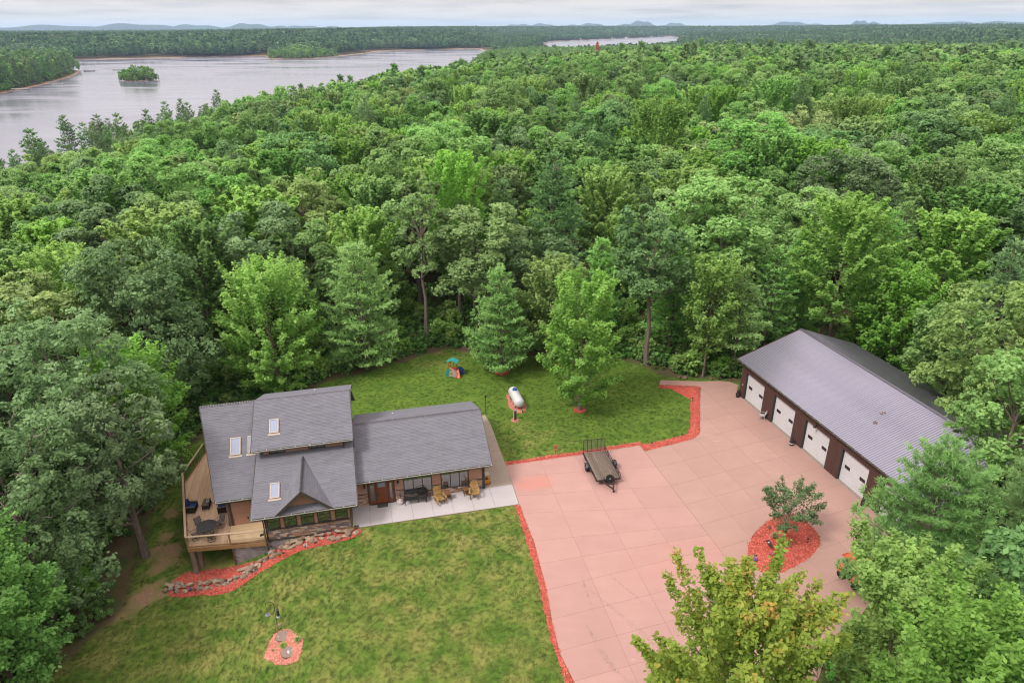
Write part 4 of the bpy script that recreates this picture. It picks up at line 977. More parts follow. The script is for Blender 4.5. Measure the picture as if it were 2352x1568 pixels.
def leaf_quads(Cn, Nm, S, asp, rg, T_=None):
    k = len(Cn); r = rg.normal(size=(k, 3)) if T_ is None else T_
    t = unit(r - Nm * np.sum(r * Nm, 1, keepdims=True)); b = np.cross(Nm, t)
    S = np.asarray(S).reshape(-1, 1); A = np.asarray(asp).reshape(-1, 1)
    return np.stack([Cn - t * S, Cn + b * S * A - t * S * .1, Cn + t * S, Cn - b * S * A - t * S * .1], 1)
def mesh_quads(name, Q, tint, m, extra=None):
    """leaf quads, plus (optionally) wood as a second material"""
    V = Q.reshape(-1, 3); F = np.arange(len(V)).reshape(-1, 4)
    me = grid_mesh(name, V, F, m)
    at = me.attributes.new('tint', 'FLOAT', 'FACE'); at.data.foreach_set('value', np.clip(tint, 0, 1).astype(np.float32))
    return me
def crown_profile(kind, t):
    if kind == 'round': return np.sqrt(np.clip(1 - (2 * t - .9) ** 2 / 1.25, .02, 1))
    if kind == 'tall': return np.clip(np.sin(PI * np.clip(t, 0, 1) ** .75) ** .6, .05, 1) * (1 - .25 * t)
    return np.clip((1 - t) ** .8 + .06, .05, 1)
def gen_round(seed, H, R, zb, nleaf, ls, lobes=34, twig=.2, flat=.8):
    """oak-like crown: rounded lobes, each a mass of twig ends"""
    rg = np.random.default_rng(seed); Cs, Ns, Ts = [], [], []; limbs = []
    k = lobes; i = np.arange(k); t = (i + .5) / k; az = i * 2.39996 + rg.normal(0, .35, k)
    zt = zb + (H - zb) * (.08 + .86 * t); pr = crown_profile('round', (zt - zb) / (H - zb)) * R
    rad = pr * np.where(rg.random(k) < .25, rg.uniform(.15, .5, k), rg.uniform(.6, .86, k)) * rg.uniform(.85, 1.15, k)
    lc = np.stack([rad * np.cos(az), rad * np.sin(az), zt + rg.normal(0, .3, k)], 1)
    lr = R * rg.uniform(.24, .40, k) * (1.0 - .15 * t); w = lr ** 2; per = np.maximum((nleaf * w / w.sum()).astype(int), 20)
    lob_t = rg.normal(0, .11, k)
    for j in range(k):
        n = per[j]; K = max(8, int(n / 26)); tw = unit(rg.normal(size=(K, 3)) + np.array([0, 0, .45]) + .5 * unit(np.array([lc[j, 0], lc[j, 1], .001])))
        tl = rg.uniform(.62, 1.12, K); pick = rg.integers(0, K, n); d = unit(tw[pick] + rg.normal(0, twig, (n, 3)))
        rr = lr[j] * tl[pick] * (1 - np.abs(rg.normal(0, .16, n)))
        P = lc[j] + d * rr[:, None] * np.array([1, 1, flat])
        nm = unit(d * .55 + np.array([0, 0, .55]) + rg.normal(0, .5, (n, 3)))
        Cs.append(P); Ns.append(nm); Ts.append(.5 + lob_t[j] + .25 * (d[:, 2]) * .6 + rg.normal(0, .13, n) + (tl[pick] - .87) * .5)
        limbs.append(lc[j])
    Cn = np.concatenate(Cs); Nm = np.concatenate(Ns); tt = np.concatenate(Ts); S = ls * rg.uniform(.6, 1.25, len(Cn))
    return leaf_quads(Cn, Nm, S, rg.uniform(.45, .75, len(Cn)), rg), tt, limbs
def gen_spire(seed, H, R, zb, nleaf, ls, shoots=150, up=1.0, prof='tall', dense=.5):
    """maple-like crown: leafy shoots that rise outward and end in points"""
    rg = np.random.default_rng(seed); Cs, Ns, Ts = [], [], []; limbs = []
    i = np.arange(shoots); t = ((i + .5) / shoots) ** 1.0; az = i * 2.39996 + rg.normal(0, .4, shoots)
    el = np.radians(8 + 70 * t ** 1.15 + rg.normal(0, 9, shoots)) * up
    z0 = zb + (H - zb) * (t * .74); env = crown_profile(prof, t) * R * rg.uniform(.8, 1.08, shoots)
    L = np.where(np.sin(el) > .8, (H - z0) * rg.uniform(.72, 1.0, shoots), env / np.maximum(np.cos(el), .32))
    L = np.minimum(L, (H * 1.02 - z0) / np.maximum(np.sin(el), .2))
    w = L ** 1.2; per = np.maximum((nleaf * w / w.sum()).astype(int), 12)
    sh_t = rg.normal(0, .1, shoots)
    for j in range(shoots):
        n = per[j]; s = 1 - np.abs(rg.normal(0, .34, n)); s = np.clip(np.where(s < .05, rg.random(n), s), .05, 1.0)
        dr = np.array([np.cos(az[j]) * np.cos(el[j]), np.sin(az[j]) * np.cos(el[j]), np.sin(el[j])])
        base = np.array([.12 * R * np.cos(az[j]), .12 * R * np.sin(az[j]), z0[j]])
        curve = np.array([0, 0, 1.0]) * (s ** 2)[:, None] * L[j] * .13 * np.cos(el[j])
        spread = (dense * (.18 + .5 * (1 - s)) * min(1.0, .35 + L[j] / 4) + .05)[:, None]
        P = base + dr * (s * L[j])[:, None] + curve + rg.normal(0, 1, (n, 3)) * spread * .75 * np.array([1, 1, .8])
        nm = unit(rg.normal(0, .55, (n, 3)) + dr * .35 + np.array([0, 0, .7]))
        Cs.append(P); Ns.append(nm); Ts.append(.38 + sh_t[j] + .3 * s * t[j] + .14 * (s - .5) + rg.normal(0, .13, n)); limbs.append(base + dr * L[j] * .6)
    Cn = np.concatenate(Cs); Nm = np.concatenate(Ns); tt = np.concatenate(Ts); S = ls * rg.uniform(.6, 1.25, len(Cn))
    return leaf_quads(Cn, Nm, S, rg.uniform(.5, .8, len(Cn)), rg), tt, limbs[::5]
def gen_pine(seed, H, R, zb, tufts, ls, per=7, step=.62, droop=.0, pw=.75, gap=0.0, asp=.27):
    """white-pine crown: whorls of level branches carrying needle tufts"""
    rg = np.random.default_rng(seed); B = []; z = zb; limbs = []
    while z < H - .2:
        t = (z - zb) / (H - zb); L = R * ((1 - t) ** pw) * (1 - .35 * max(0, .12 - t) / .12) + .3
        nb = rg.integers(4, 6); a0 = rg.uniform(0, 2 * PI)
        for q in range(nb):
            if rg.random() < gap: continue
            B.append((z + rg.normal(0, .14), a0 + q * 2 * PI / nb + rg.normal(0, .25), L * rg.uniform(.7, 1.12), math.radians(rg.uniform(2, 14) + 28 * t) - droop))
        z += step * 1.25 * (.8 + .4 * rg.random()) * (1 - .35 * t)
    tot = sum(b[2] ** 1.35 for b in B); Cs, Ds, Ts = [], [], []
    for (z, a, L, el) in B:
        n = max(4, int(tufts * L ** 1.35 / tot)); s = rg.uniform(.22, 1.0, n) ** .8
        d = np.array([math.cos(a), math.sin(a)]); p = np.array([-d[1], d[0]])
        side = rg.normal(0, 1, n) * .26 * L * (.25 + .75 * np.sin(PI * np.clip(s * .9 + .05, 0, 1)))
        x = s * L - np.abs(side) * .45
        h = z + x * math.tan(el) + .10 * L * (s ** 2.2) + rg.normal(0, .05, n) - .05 * np.abs(side)
        Cs.append(np.stack([d[0] * x + p[0] * side, d[1] * x + p[1] * side, h], 1))
        dirs = np.stack([d[0] + p[0] * np.sign(side) * .5, d[1] + p[1] * np.sign(side) * .5, np.full(n, .75)], 1) + rg.normal(0, .22, (n, 3)); Ds.append(unit(dirs))
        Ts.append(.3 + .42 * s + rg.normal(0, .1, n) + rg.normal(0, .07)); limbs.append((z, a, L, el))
    k = 10; Cs.append(np.stack([rg.normal(0, .1, k), rg.normal(0, .1, k), H - rg.random(k) * .9], 1)); Ds.append(unit(np.array([0, 0, 1.0]) + rg.normal(0, .2, (k, 3)))); Ts.append(np.full(k, .9))
    Cn = np.repeat(np.concatenate(Cs), per, 0); D = np.repeat(np.concatenate(Ds), per, 0); tt = np.repeat(np.concatenate(Ts), per)
    n = len(Cn); dd = unit(D + rg.normal(0, .55, (n, 3))); Ln = ls * rg.uniform(.7, 1.25, n)
    up = np.array([0, 0, 1.0]); nm = unit(up - dd * dd[:, 2:3] + .45 * np.cross(dd, rg.normal(size=(n, 3))))
    return leaf_quads(Cn + dd * Ln[:, None] * .8, nm, Ln, np.full(n, asp), rg, dd), tt + rg.normal(0, .08, n), limbs
def trunk_mesh(seed, H, r, limbs=None, lean=0.0, kind='broad', zb=3, m=None, nl=10):
    rg = random.Random(seed); mb = MB(); top = H * (.97 if kind == 'pine' else .8); k = 7; path = []; rad = []
    for i in range(k):
        t = i / (k - 1); path.append((lean * t * t * H * .1 + (rg.uniform(-.12, .12) if 0 < i else 0), rg.uniform(-.12, .12) if 0 < i else 0, top * t - (.35 if i == 0 else 0))); rad.append(r * ((1.25 if i == 0 else 1) * (1 - t) ** .75 + .06))
    mb.tube(path, rad, 8)
    if limbs is not None and len(limbs):
        if kind == 'pine':
            for z, a, L, el in limbs[::2]: mb.tube([(0, 0, z), (math.cos(a) * L * .8, math.sin(a) * L * .8, z + math.tan(el) * L * .8 + .06 * L)], .035 + .008 * L, 4, .012, cap=False)
        else:
            for q in list(limbs)[:: max(1, len(limbs) // nl)]:
                zs = max(zb * .75, min(top * .8, q[2] - math.hypot(q[0], q[1]) * .8)); f = zs / top; i0 = min(int(f * (k - 1)), k - 2); fr = f * (k - 1) - i0
                px = path[i0][0] * (1 - fr) + path[i0 + 1][0] * fr; py = path[i0][1] * (1 - fr) + path[i0 + 1][1] * fr
                mid = (px * .45 + q[0] * .55, py * .45 + q[1] * .55, zs * .45 + q[2] * .55 - .25)
                mb.tube([(px, py, zs), mid, tuple(q)], [r * .42 * (1 - f * .6), r * .25 * (1 - f * .5), .03], 5, cap=False)
    return mb.mesh('trunk', m or M_TRUNK, smooth=True)

# prototypes: (trunk mesh, crown mesh, height, radius)
PROTO = {}
def proto(key, kind, seed, H, R, zb, n, ls, leaf, rt=.2, **k):
    g = {'round': gen_round, 'spire': gen_spire, 'pine': gen_pine}[kind]
    Q, tt, limbs = g(seed, H, R, zb, n, ls, **k)
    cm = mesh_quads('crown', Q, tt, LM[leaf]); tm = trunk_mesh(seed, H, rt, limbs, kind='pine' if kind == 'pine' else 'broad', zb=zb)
    PROTO[key] = (tm, cm, H, R); return key
OAKS = [proto('oak%d' % i, 'round', 20 + i, H, R, zb, 21000, .165, 'oak', .22, lobes=lb) for i, (H, R, zb, lb) in enumerate(((16, 4.3, 5, 34), (15, 3.8, 4.5, 28), (17, 4.7, 6, 42), (14, 3.6, 4, 26)))]
GREYS = [proto('grey%d' % i, 'round', 40 + i, H, R, zb, 21000, .165, 'grey', .22, lobes=lb) for i, (H, R, zb, lb) in enumerate(((16, 4.6, 5, 36), (14.5, 4.0, 4, 30)))]
MAPLES = [proto('maple%d' % i, 'spire', 60 + i, H, R, zb, 19000, .16, 'maple', .17, shoots=sh) for i, (H, R, zb, sh) in enumerate(((15, 3.5, 3, 130), (13.5, 3.1, 2.5, 110), (16, 3.9, 4, 150)))]
MIDS = [proto('mid%d' % i, 'spire', 80 + i, H, R, zb, 19000, .165, 'oak', .18, shoots=sh) for i, (H, R, zb, sh) in enumerate(((15, 3.5, 3.5, 120), (16.5, 3.3, 5, 130)))]
PINES = [proto('pine%d' % i, 'pine', 90 + i, H, R, zb, 1700, .2, lf, .17, gap=gp) for i, (H, R, zb, lf, gp) in enumerate(((15, 3.3, 2.5, 'pine', 0), (17, 3.2, 4, 'darkpine', .12), (13, 3.0, 1.8, 'pine', 0)))]
PALES = [proto('pale0', 'round', 33, 15, 4.0, 5, 17000, .17, 'pale', .2, lobes=34)]
TREES = []          # (x, y, radius) of every tree standing on its own
def place(name, key, x, y, H, rz, label, cat='tree', group=None, sw=1.0, z=None):
    tm, cm, H0, R0 = PROTO[key]; s = H / H0
    t = thing(name, label, cat, (x, y, (Tz(x, y) if z is None else z)), rz, group); t.scale = (s * sw, s * sw, s)
    link('trunk', tm, t); link('crown', cm, t); TREES.append((x, y, R0 * s * sw)); return t
def solo(name, label, x, y, kind, seed, H, R, zb, n, ls, leaf, rt=.18, lean=0.0, cat='tree', bare=0, z=None, trunk=None, wood=None, **k):
    g = {'round': gen_round, 'spire': gen_spire, 'pine': gen_pine}[kind]
    Q, tt, limbs = g(seed, H, R, zb, n, ls, **k)
    if lean: f = np.clip(Q[..., 2] / H, 0, 1); Q[..., 0] += lean * f * f * H * .1
    t = thing(name, label, cat, (x, y, Tz(x, y) if z is None else z), random.Random(seed).uniform(0, 6))
    link('trunk', trunk_mesh(seed, H, rt, limbs, lean, 'pine' if kind == 'pine' else 'broad', zb, m=wood, nl=16), t); cr_ = link('crown', mesh_quads('crown', Q, tt, LM[leaf]), t)
    if bare:
        rg = random.Random(seed + 5); mb = MB()
        for _ in range(bare):
            a = rg.uniform(0, 2 * PI); rr = R * rg.uniform(.3, .62); zz_ = zb + (H - zb) * rg.uniform(.45, .9); p = Vector((rr * math.cos(a), rr * math.sin(a), zz_)); path = [tuple(p)]
            d = Vector((math.cos(a) * .8, math.sin(a) * .8, .5))
            for q in range(4): p = p + (d + Vector((rg.uniform(-.6, .6), rg.uniform(-.6, .6), rg.uniform(-.4, .6)))) * R * .075; path.append(tuple(p))
            mb.tube(path, .045, 5, .012, cap=False)
        tag(mb.build('bare_twigs', M_TWIG, t), kind='stuff')
    TREES.append((x, y, R)); return t

# ---- the trees that can be told apart
solo('maple_tree', 'rounded light green maple in a red mulch ring on the back lawn', 6.74, 60.5, 'spire', 101, 14.6, 4.0, 1.5, 21000, .15, 'maple', .16, shoots=150, dense=.75, up=.85)
solo('maple_tree', 'bushy bright maple at the wood edge behind the lawn maple', 4.6, 70.9, 'spire', 102, 12.9, 3.9, 1.2, 15000, .17, 'maple', .16, shoots=150, dense=.6)
solo('pine_tree', 'broad young white pine with a pointed top on the back lawn', -1.3, 69.3, 'pine', 103, 12.0, 4.6, .7, 2800, .2, 'pine', .16, step=.5, pw=.8)
solo('pine_tree', 'tall broad white pine at the wood edge behind the house', -16.6, 70.3, 'pine', 104, 14.4, 5.4, .9, 3200, .22, 'pine', .2, step=.55, pw=.62)
solo('maple_tree', 'big bright green maple behind the left end of the house roof', -25.6, 67.0, 'spire', 105, 15.5, 5.6, .6, 20000, .18, 'maple', .22, shoots=230, dense=.75, prof='tall')
solo('tall_tree', 'tall thin tree with bare dead limbs above a long trunk', -10.5, 78, 'round', 106, 20.2, 3.4, 8, 5200, .22, 'oak', .24, bare=14, lobes=26)
solo('maple_tree', 'tall narrow maple standing between the two back lawn pines', -6.7, 83.5, 'spire', 107, 22, 3.9, 6, 15000, .2, 'maple', .22, shoots=200, dense=.7, prof='tall')
solo('oak_tree', 'grey green oak on a bare leaning trunk at the back of the lawn', 15.3, 70.8, 'round', 108, 17.9, 4.4, 8.2, 14000, .2, 'grey', .28, lean=-1.1, lobes=40)
solo('birch_tree', 'slim tree with pale trunk beside the end of the mulch border', 20.9, 67.6, 'spire', 109, 14.2, 3.0, 3.2, 9000, .17, 'maple', .12, shoots=110, dense=.7)
solo('pine_tree', 'leaning white pine overhanging the near corner of the garage roof', 24.3, 68.4, 'pine', 110, 12.2, 3.7, 3.2, 1500, .21, 'pine', .14, gap=.12)
solo('maple_tree', 'tall yellow green maple in the woods left of the garage', 27.3, 85.6, 'spire', 111, 17.5, 4.6, 2, 15000, .2, 'maple', .2, shoots=190, dense=.7)
solo('pine_tree', 'soft bright pine just behind the far corner of the garage', 33.4, 77, 'pine', 112, 13.6, 3.3, 1.2, 1700, .22, 'pine', .15)
solo('pine_tree', 'wide darker pine further behind the garage roof', 43.4, 78, 'pine', 113, 15.5, 4.6, 3, 1700, .24, 'pine', .17, gap=.1, pw=.6)
solo('maple_tree', 'leafy green maple against the back eave of the garage', 41.5, 69, 'spire', 114, 12.5, 4.6, .5, 15000, .19, 'maple', .16, shoots=190, dense=.8)
solo('maple_tree', 'low spreading maple pressed against the dark garage roof slope', 43.2, 61.5, 'spire', 115, 10.5, 4.2, .5, 13000, .19, 'oak', .15, shoots=170, dense=.8)
solo('oak_tree', 'yellowish oak with wispy leaves beyond the right end of the garage', 39.3, 52.5, 'round', 116, 16.5, 4.7, 4, 17000, .17, 'pale', .24, lobes=48, twig=.16, bare=10)
solo('oak_tree', 'large green oak in front of the right end of the garage', 34.6, 41.0, 'round', 117, 15.6, 4.4, 3, 20000, .15, 'oak', .26, lobes=52, twig=.16, bare=6)
solo('pine_tree', 'white pine reaching over the last white garage door', 24.5, 32.6, 'pine', 118, 13.4, 4.6, 2.0, 5400, .18, 'fgpine', .2, step=.56, pw=.58, gap=.08, per=13, asp=.11)
solo('pine_tree', 'dark dense pine at the right edge behind the orange tractor', 30.5, 32.0, 'pine', 119, 14.6, 4.2, 1.2, 3600, .19, 'fgpine', .2, pw=.55, per=12, asp=.1)
solo('maple_tree', 'yellowing maple with orange leaf tips growing over the near driveway', 9.6, 20.9, 'spire', 120, 15.4, 3.7, 2.5, 32000, .115, 'yellow', .19, shoots=190, dense=.5, bare=8)
solo('maple_tree', 'slender bright green maple between the near pine and the corner maple', 18.3, 24.6, 'spire', 121, 13.4, 2.2, 2, 16000, .125, 'maple', .14, shoots=120, dense=.6)
solo('maple_tree', 'light green maple filling the bottom right corner', 18.0, 18.6, 'spire', 122, 15.6, 4.2, 3, 34000, .115, 'maple', .2, shoots=210, dense=.6)
solo('oak_tree', 'big grey green oak towering over the far left of the deck', -36, 62.5, 'round', 123, 19.5, 6.2, 4, 22000, .2, 'grey', .34, lobes=60, twig=.17, bare=8)
solo('oak_tree', 'pale grey oak at the left edge of the picture beside the lawn', -34.5, 47, 'round', 124, 19, 6.0, 4, 24000, .17, 'grey', .34, lobes=60, twig=.16, bare=12)
solo('oak_tree', 'oak on a thick leaning trunk between the left woods and the deck', -28.9, 42.7, 'round', 125, 15.4, 4.6, 4.2, 17000, .15, 'grey', .30, lean=-.9, lobes=44, twig=.16, bare=10)
solo('oak_tree', 'wide oak with bare grey branches showing at the lower left', -32.5, 36.5, 'round', 126, 16.0, 5.2, 2.5, 24000, .15, 'grey', .3, lobes=58, twig=.16, bare=22)
solo('maple_tree', 'dark green maple with low boughs touching the bottom left lawn', -31.2, 30.5, 'spire', 127, 12.5, 4.2, .6, 19000, .14, 'oak', .2, shoots=200, dense=.8, up=.8)
solo('maple_tree', 'fresh green maple in front of the big grey oak on the left', -32.6, 52.5, 'spire', 128, 14.2, 4.0, 1.5, 14000, .17, 'maple', .2, shoots=170, dense=.8)
solo('maple_tree', 'yellow green maple crown at the far left edge above the grey oaks', -46.5, 68, 'spire', 129, 17.0, 4.4, 3, 13000, .19, 'maple', .2, shoots=160, dense=.7)
solo('dead_pine', 'dead pine with rust red needles far out in the forest', 88, 760, 'pine', 130, 29, 4.0, 6, 520, .75, 'dead', .3, step=1.2)
for i, (x, y, h) in enumerate(((-131, 195, 23.5), (-151, 244, 23), (-139, 243, 22), (-133, 236, 19), (-141, 215, 17))):
    place('pine_tree', PINES[1], x, y, h, i * 1.3, 'dark layered pine standing out against the lake on the left shore', group='pines standing against the lake', sw=1.25 if i else 1.4)

for x, y, h, sw, lab in ((-46.3, 142.4, 18, 1.75, 'widest bright yellow green maple high in the left half of the woods'), (-31.8, 86.5, 17, 1.5, 'bright maple with rising points behind the maple at the roof'), (-29.5, 129.3, 18, 1.3, 'slim bright maple right of the widest yellow green maple'), (-22.4, 130, 17.5, 1.3, 'second slim bright maple right of the widest yellow green maple'), (-40, 77, 17, 1.35, 'light green maple above the big grey oak on the left'), (-60, 118, 17, 1.5, 'bright maple left of the widest yellow green maple'), (-66, 92, 16.5, 1.6, 'fresh green maple near the left edge half way up the woods'), (29, 112, 17, 1.5, 'bright maple standing alone above the garage ridge')):
    place('maple_tree', MAPLES[int(abs(x)) % 3], x, y, h, x, lab, sw=sw)
for x, y, h, sw, lab in ((29.5, 73.5, 13, 1.25, 'pine with level boughs left of the far corner of the garage'), (18.6, 74.5, 12.5, 1.2, 'pine in the gap between the leaning oak and the slim pale trunk'), (10.5, 77.5, 13, 1.15, 'pine at the back edge of the lawn behind the tall lawn maple')):
    place('pine_tree', PINES[0 if x > 20 else 2], x, y, h, x, lab, sw=sw)
# low details on the small oval bed are in the props section; here the woods
RNG = np.random.default_rng(5)
def poisson(x0, x1, y0, y1, d0, ok, seed, existing=(), k=60000, dfun=None):
    rg = np.random.default_rng(seed); cell = d0 / 1.2; gridd = {}; pts = []
    def put(p, r): gridd.setdefault((int(p[0] // 8), int(p[1] // 8)), []).append((p[0], p[1], r))
    for e in existing: put(e, e[2] * .62)
    X = rg.uniform(x0, x1, k); Y = rg.uniform(y0, y1, k); G = ok(X, Y); X, Y = X[G], Y[G]
    for x, y in zip(X, Y):
        d = d0 if dfun is None else dfun(x, y); cx, cy_ = int(x // 8), int(y // 8); good = True
        for i in (-1, 0, 1):
            for j in (-1, 0, 1):
                for q in gridd.get((cx + i, cy_ + j), ()):
                    if (q[0] - x) ** 2 + (q[1] - y) ** 2 < (d * .5 + q[2]) ** 2: good = False; break
                if not good: break
            if not good: break
        if good: pts.append((x, y)); put((x, y), d * .5)
    return pts
BLOCK = [(-33, 20), (-33.5, 64), (-20, 68.5), (-8, 77), (4, 75.5), (14, 74.5), (22, 70.2), (34.5, 70.2), (42, 66), (43.5, 46), (36, 36), (27, 28), (18, 12), (-18, 12)]
def forest_ok(x, y):
    g = np.arange(len(x)); land = -water_sd(x, y) > 3
    yard = poly_sd(BLOCK, x, y) < 0
    u, v = wh(x, y); a, b = (x - GO[0]) * GX[0] + (y - GO[1]) * GX[1], (x - GO[0]) * GY[0] + (y - GO[1]) * GY[1]
    gar = (a > -2.5) & (a < 26.5) & (b > -4) & (b < 16.5)
    return land & yard & ~gar & (poly_sd(LAWN, x, y) < -1.5)
KINDS = [('oak_tree', OAKS, 'rounded mid green oak'), ('oak_tree', GREYS, 'rounded grey green oak'), ('maple_tree', MAPLES, 'pointed yellow green maple'), ('tall_tree', MIDS, 'upright mid green tree'), ('pine_tree', PINES[:1] + PINES[2:], 'soft green pine'), ('pine_tree', PINES[1:2], 'dark pine'), ('oak_tree', PALES, 'pale olive oak')]
KP = np.array([.32, .12, .27, .14, .06, .04, .05]); KP = KP / KP.sum()
pts = poisson(-165, 165, 24, 240, 6.7, forest_ok, 3, TREES, 26000)
pts = [p for p in pts if abs(math.atan2(p[0], p[1])) < math.radians(46)]
pts.sort(key=lambda p: math.hypot(p[0], p[1] + 5))
N_SOLO = 244
def zone(x, y):
    if x < -30: return ('in the woods left of the house', 'left woods')
    if x > 24: return ('in the woods beyond the garage', 'garage woods')
    return ('in the woods behind the back lawn', 'back woods')
for i, (x, y) in enumerate(pts[:N_SOLO]):
    k = int(RNG.choice(len(KP), p=KP)); nm, lst, lab = KINDS[k]; zl, zg = zone(x, y); key = lst[int(RNG.integers(len(lst)))]
    H = PROTO[key][2] * RNG.uniform(.92, 1.25); edge_d = -float(poly_sd(LAWN, np.array([x]), np.array([y]))[0])
    if edge_d < 6: H *= .82
    rank = 'front rank' if edge_d < 9 else ('second rank' if edge_d < 22 else ('middle ranks' if edge_d < 45 else 'back ranks')); size = 'tall' if H > PROTO[key][2] * 1.06 else 'lower'
    place(nm, key, x, y, H, float(RNG.uniform(0, 6.28)), '%s %s in the %s %s' % (size, lab, rank, zl.replace('in the woods', 'of the woods')), group='%s %s trees, %s of the %s' % (size, lab.split(' with')[0].replace(' tree', ''), rank, zg), sw=float(RNG.uniform(1.08, 1.45)))
REST = pts[N_SOLO:]

# ---- everything further off: one object of instanced trees
def joined(name, key):
    tm, cm, H0, R0 = PROTO[key]
    me = cm.copy(); me.name = name; o = bpy.data.objects.new(name, me); return o
def low(key, kind, seed, H, R, zb, n, ls, leaf, **k):
    g = {'round': gen_round, 'spire': gen_spire, 'pine': gen_pine}[kind]; Q, tt, _ = g(seed, H, R, zb, n, ls, **k)
    return bpy.data.objects.new(key, mesh_quads(key, Q, tt, LM[leaf]))
def scatter(name, P, rz, sc, idx, sources, rx=None):
    """one object whose geometry nodes set a source tree on every point"""
    me = bpy.data.meshes.new(name); me.vertices.add(len(P)); me.vertices.foreach_set('co', np.asarray(P, np.float32).ravel())
    for nm, val, tp in (('rz', rz, 'FLOAT'), ('sc', sc, 'FLOAT'), ('idx', idx, 'INT')):
        a = me.attributes.new(nm, tp, 'POINT'); a.data.foreach_set('value', np.asarray(val, np.float32 if tp == 'FLOAT' else np.int32))
    ob = link(name, me); ng = bpy.data.node_groups.new(name, 'GeometryNodeTree')
    ng.interface.new_socket('Geometry', in_out='INPUT', socket_type='NodeSocketGeometry'); ng.interface.new_socket('Geometry', in_out='OUTPUT', socket_type='NodeSocketGeometry')
    gi = ng.nodes.new('NodeGroupInput'); go = ng.nodes.new('NodeGroupOutput'); jn = ng.nodes.new('GeometryNodeJoinGeometry')
    def attr(nm, tp):
        n = ng.nodes.new('GeometryNodeInputNamedAttribute'); n.data_type = tp; n.inputs['Name'].default_value = nm; return n.outputs['Attribute']
    rzn = attr('rz', 'FLOAT'); scn = attr('sc', 'FLOAT'); ixn = attr('idx', 'INT')
    cb = ng.nodes.new('ShaderNodeCombineXYZ'); ng.links.new(rzn, cb.inputs[2])
    for k, src in enumerate(sources):
        oi = ng.nodes.new('GeometryNodeObjectInfo'); oi.inputs['Object'].default_value = src; oi.inputs['As Instance'].default_value = True
        cmp_ = ng.nodes.new('FunctionNodeCompare'); cmp_.data_type = 'INT'; cmp_.operation = 'EQUAL'
        ii = [s for s in cmp_.inputs if s.type == 'INT']; ng.links.new(ixn, ii[0]); ii[1].default_value = k
        ip = ng.nodes.new('GeometryNodeInstanceOnPoints')
        ng.links.new(gi.outputs[0], ip.inputs['Points']); ng.links.new(oi.outputs['Geometry'], ip.inputs['Instance']); ng.links.new(cmp_.outputs[0], ip.inputs['Selection'])
        ng.links.new(cb.outputs[0], ip.inputs['Rotation']); ng.links.new(scn, ip.inputs['Scale']); ng.links.new(ip.outputs[0], jn.inputs[0])
    ng.links.new(jn.outputs[0], go.inputs[0])
    md = ob.modifiers.new('scatter', 'NODES'); md.node_group = ng
    return tag(ob, kind='stuff')
HI = [joined('source_' + k, k) for k in OAKS + GREYS + MAPLES + MIDS + PINES + PALES]
HIW = np.array([.36 / 4] * 4 + [.075] * 2 + [.2 / 3] * 3 + [.065] * 2 + [.04, .06, .04] + [.04]); HIW /= HIW.sum()
LO = [low('far_oak', 'round', 1, 16, 4.4, 4, 900, .72, 'oak', lobes=22), low('far_oak_b', 'round', 2, 15, 4.2, 4, 900, .72, 'oak', lobes=18), low('far_grey', 'round', 3, 16, 4.5, 4, 900, .72, 'grey', lobes=22),
      low('far_maple', 'spire', 4, 15, 3.9, 3, 900, .66, 'maple', shoots=60, dense=.8), low('far_pine', 'pine', 5, 18, 3.4, 3, 190, .62, 'darkpine', per=5, step=1.0), low('far_mid', 'spire', 6, 16, 3.9, 4, 900, .7, 'oak', shoots=60, dense=.8)]
LO.append(low('shore_bush', 'round', 7, 9, 4.0, .2, 700, .7, 'oak', lobes=18)); LOW_W = np.array([.26, .2, .16, .13, .10, .14, .01])
def wedge(x, y, deg=43): return np.abs(np.arctan2(x, y)) < math.radians(deg)
def lowland(x, y): return sstep(450, 1000, y) * sstep(1000, 450, x - .18 * y) * sstep(-140, -60, x) * sstep(2500, 2200, y)      # younger, shorter wood between the lake and the far bay
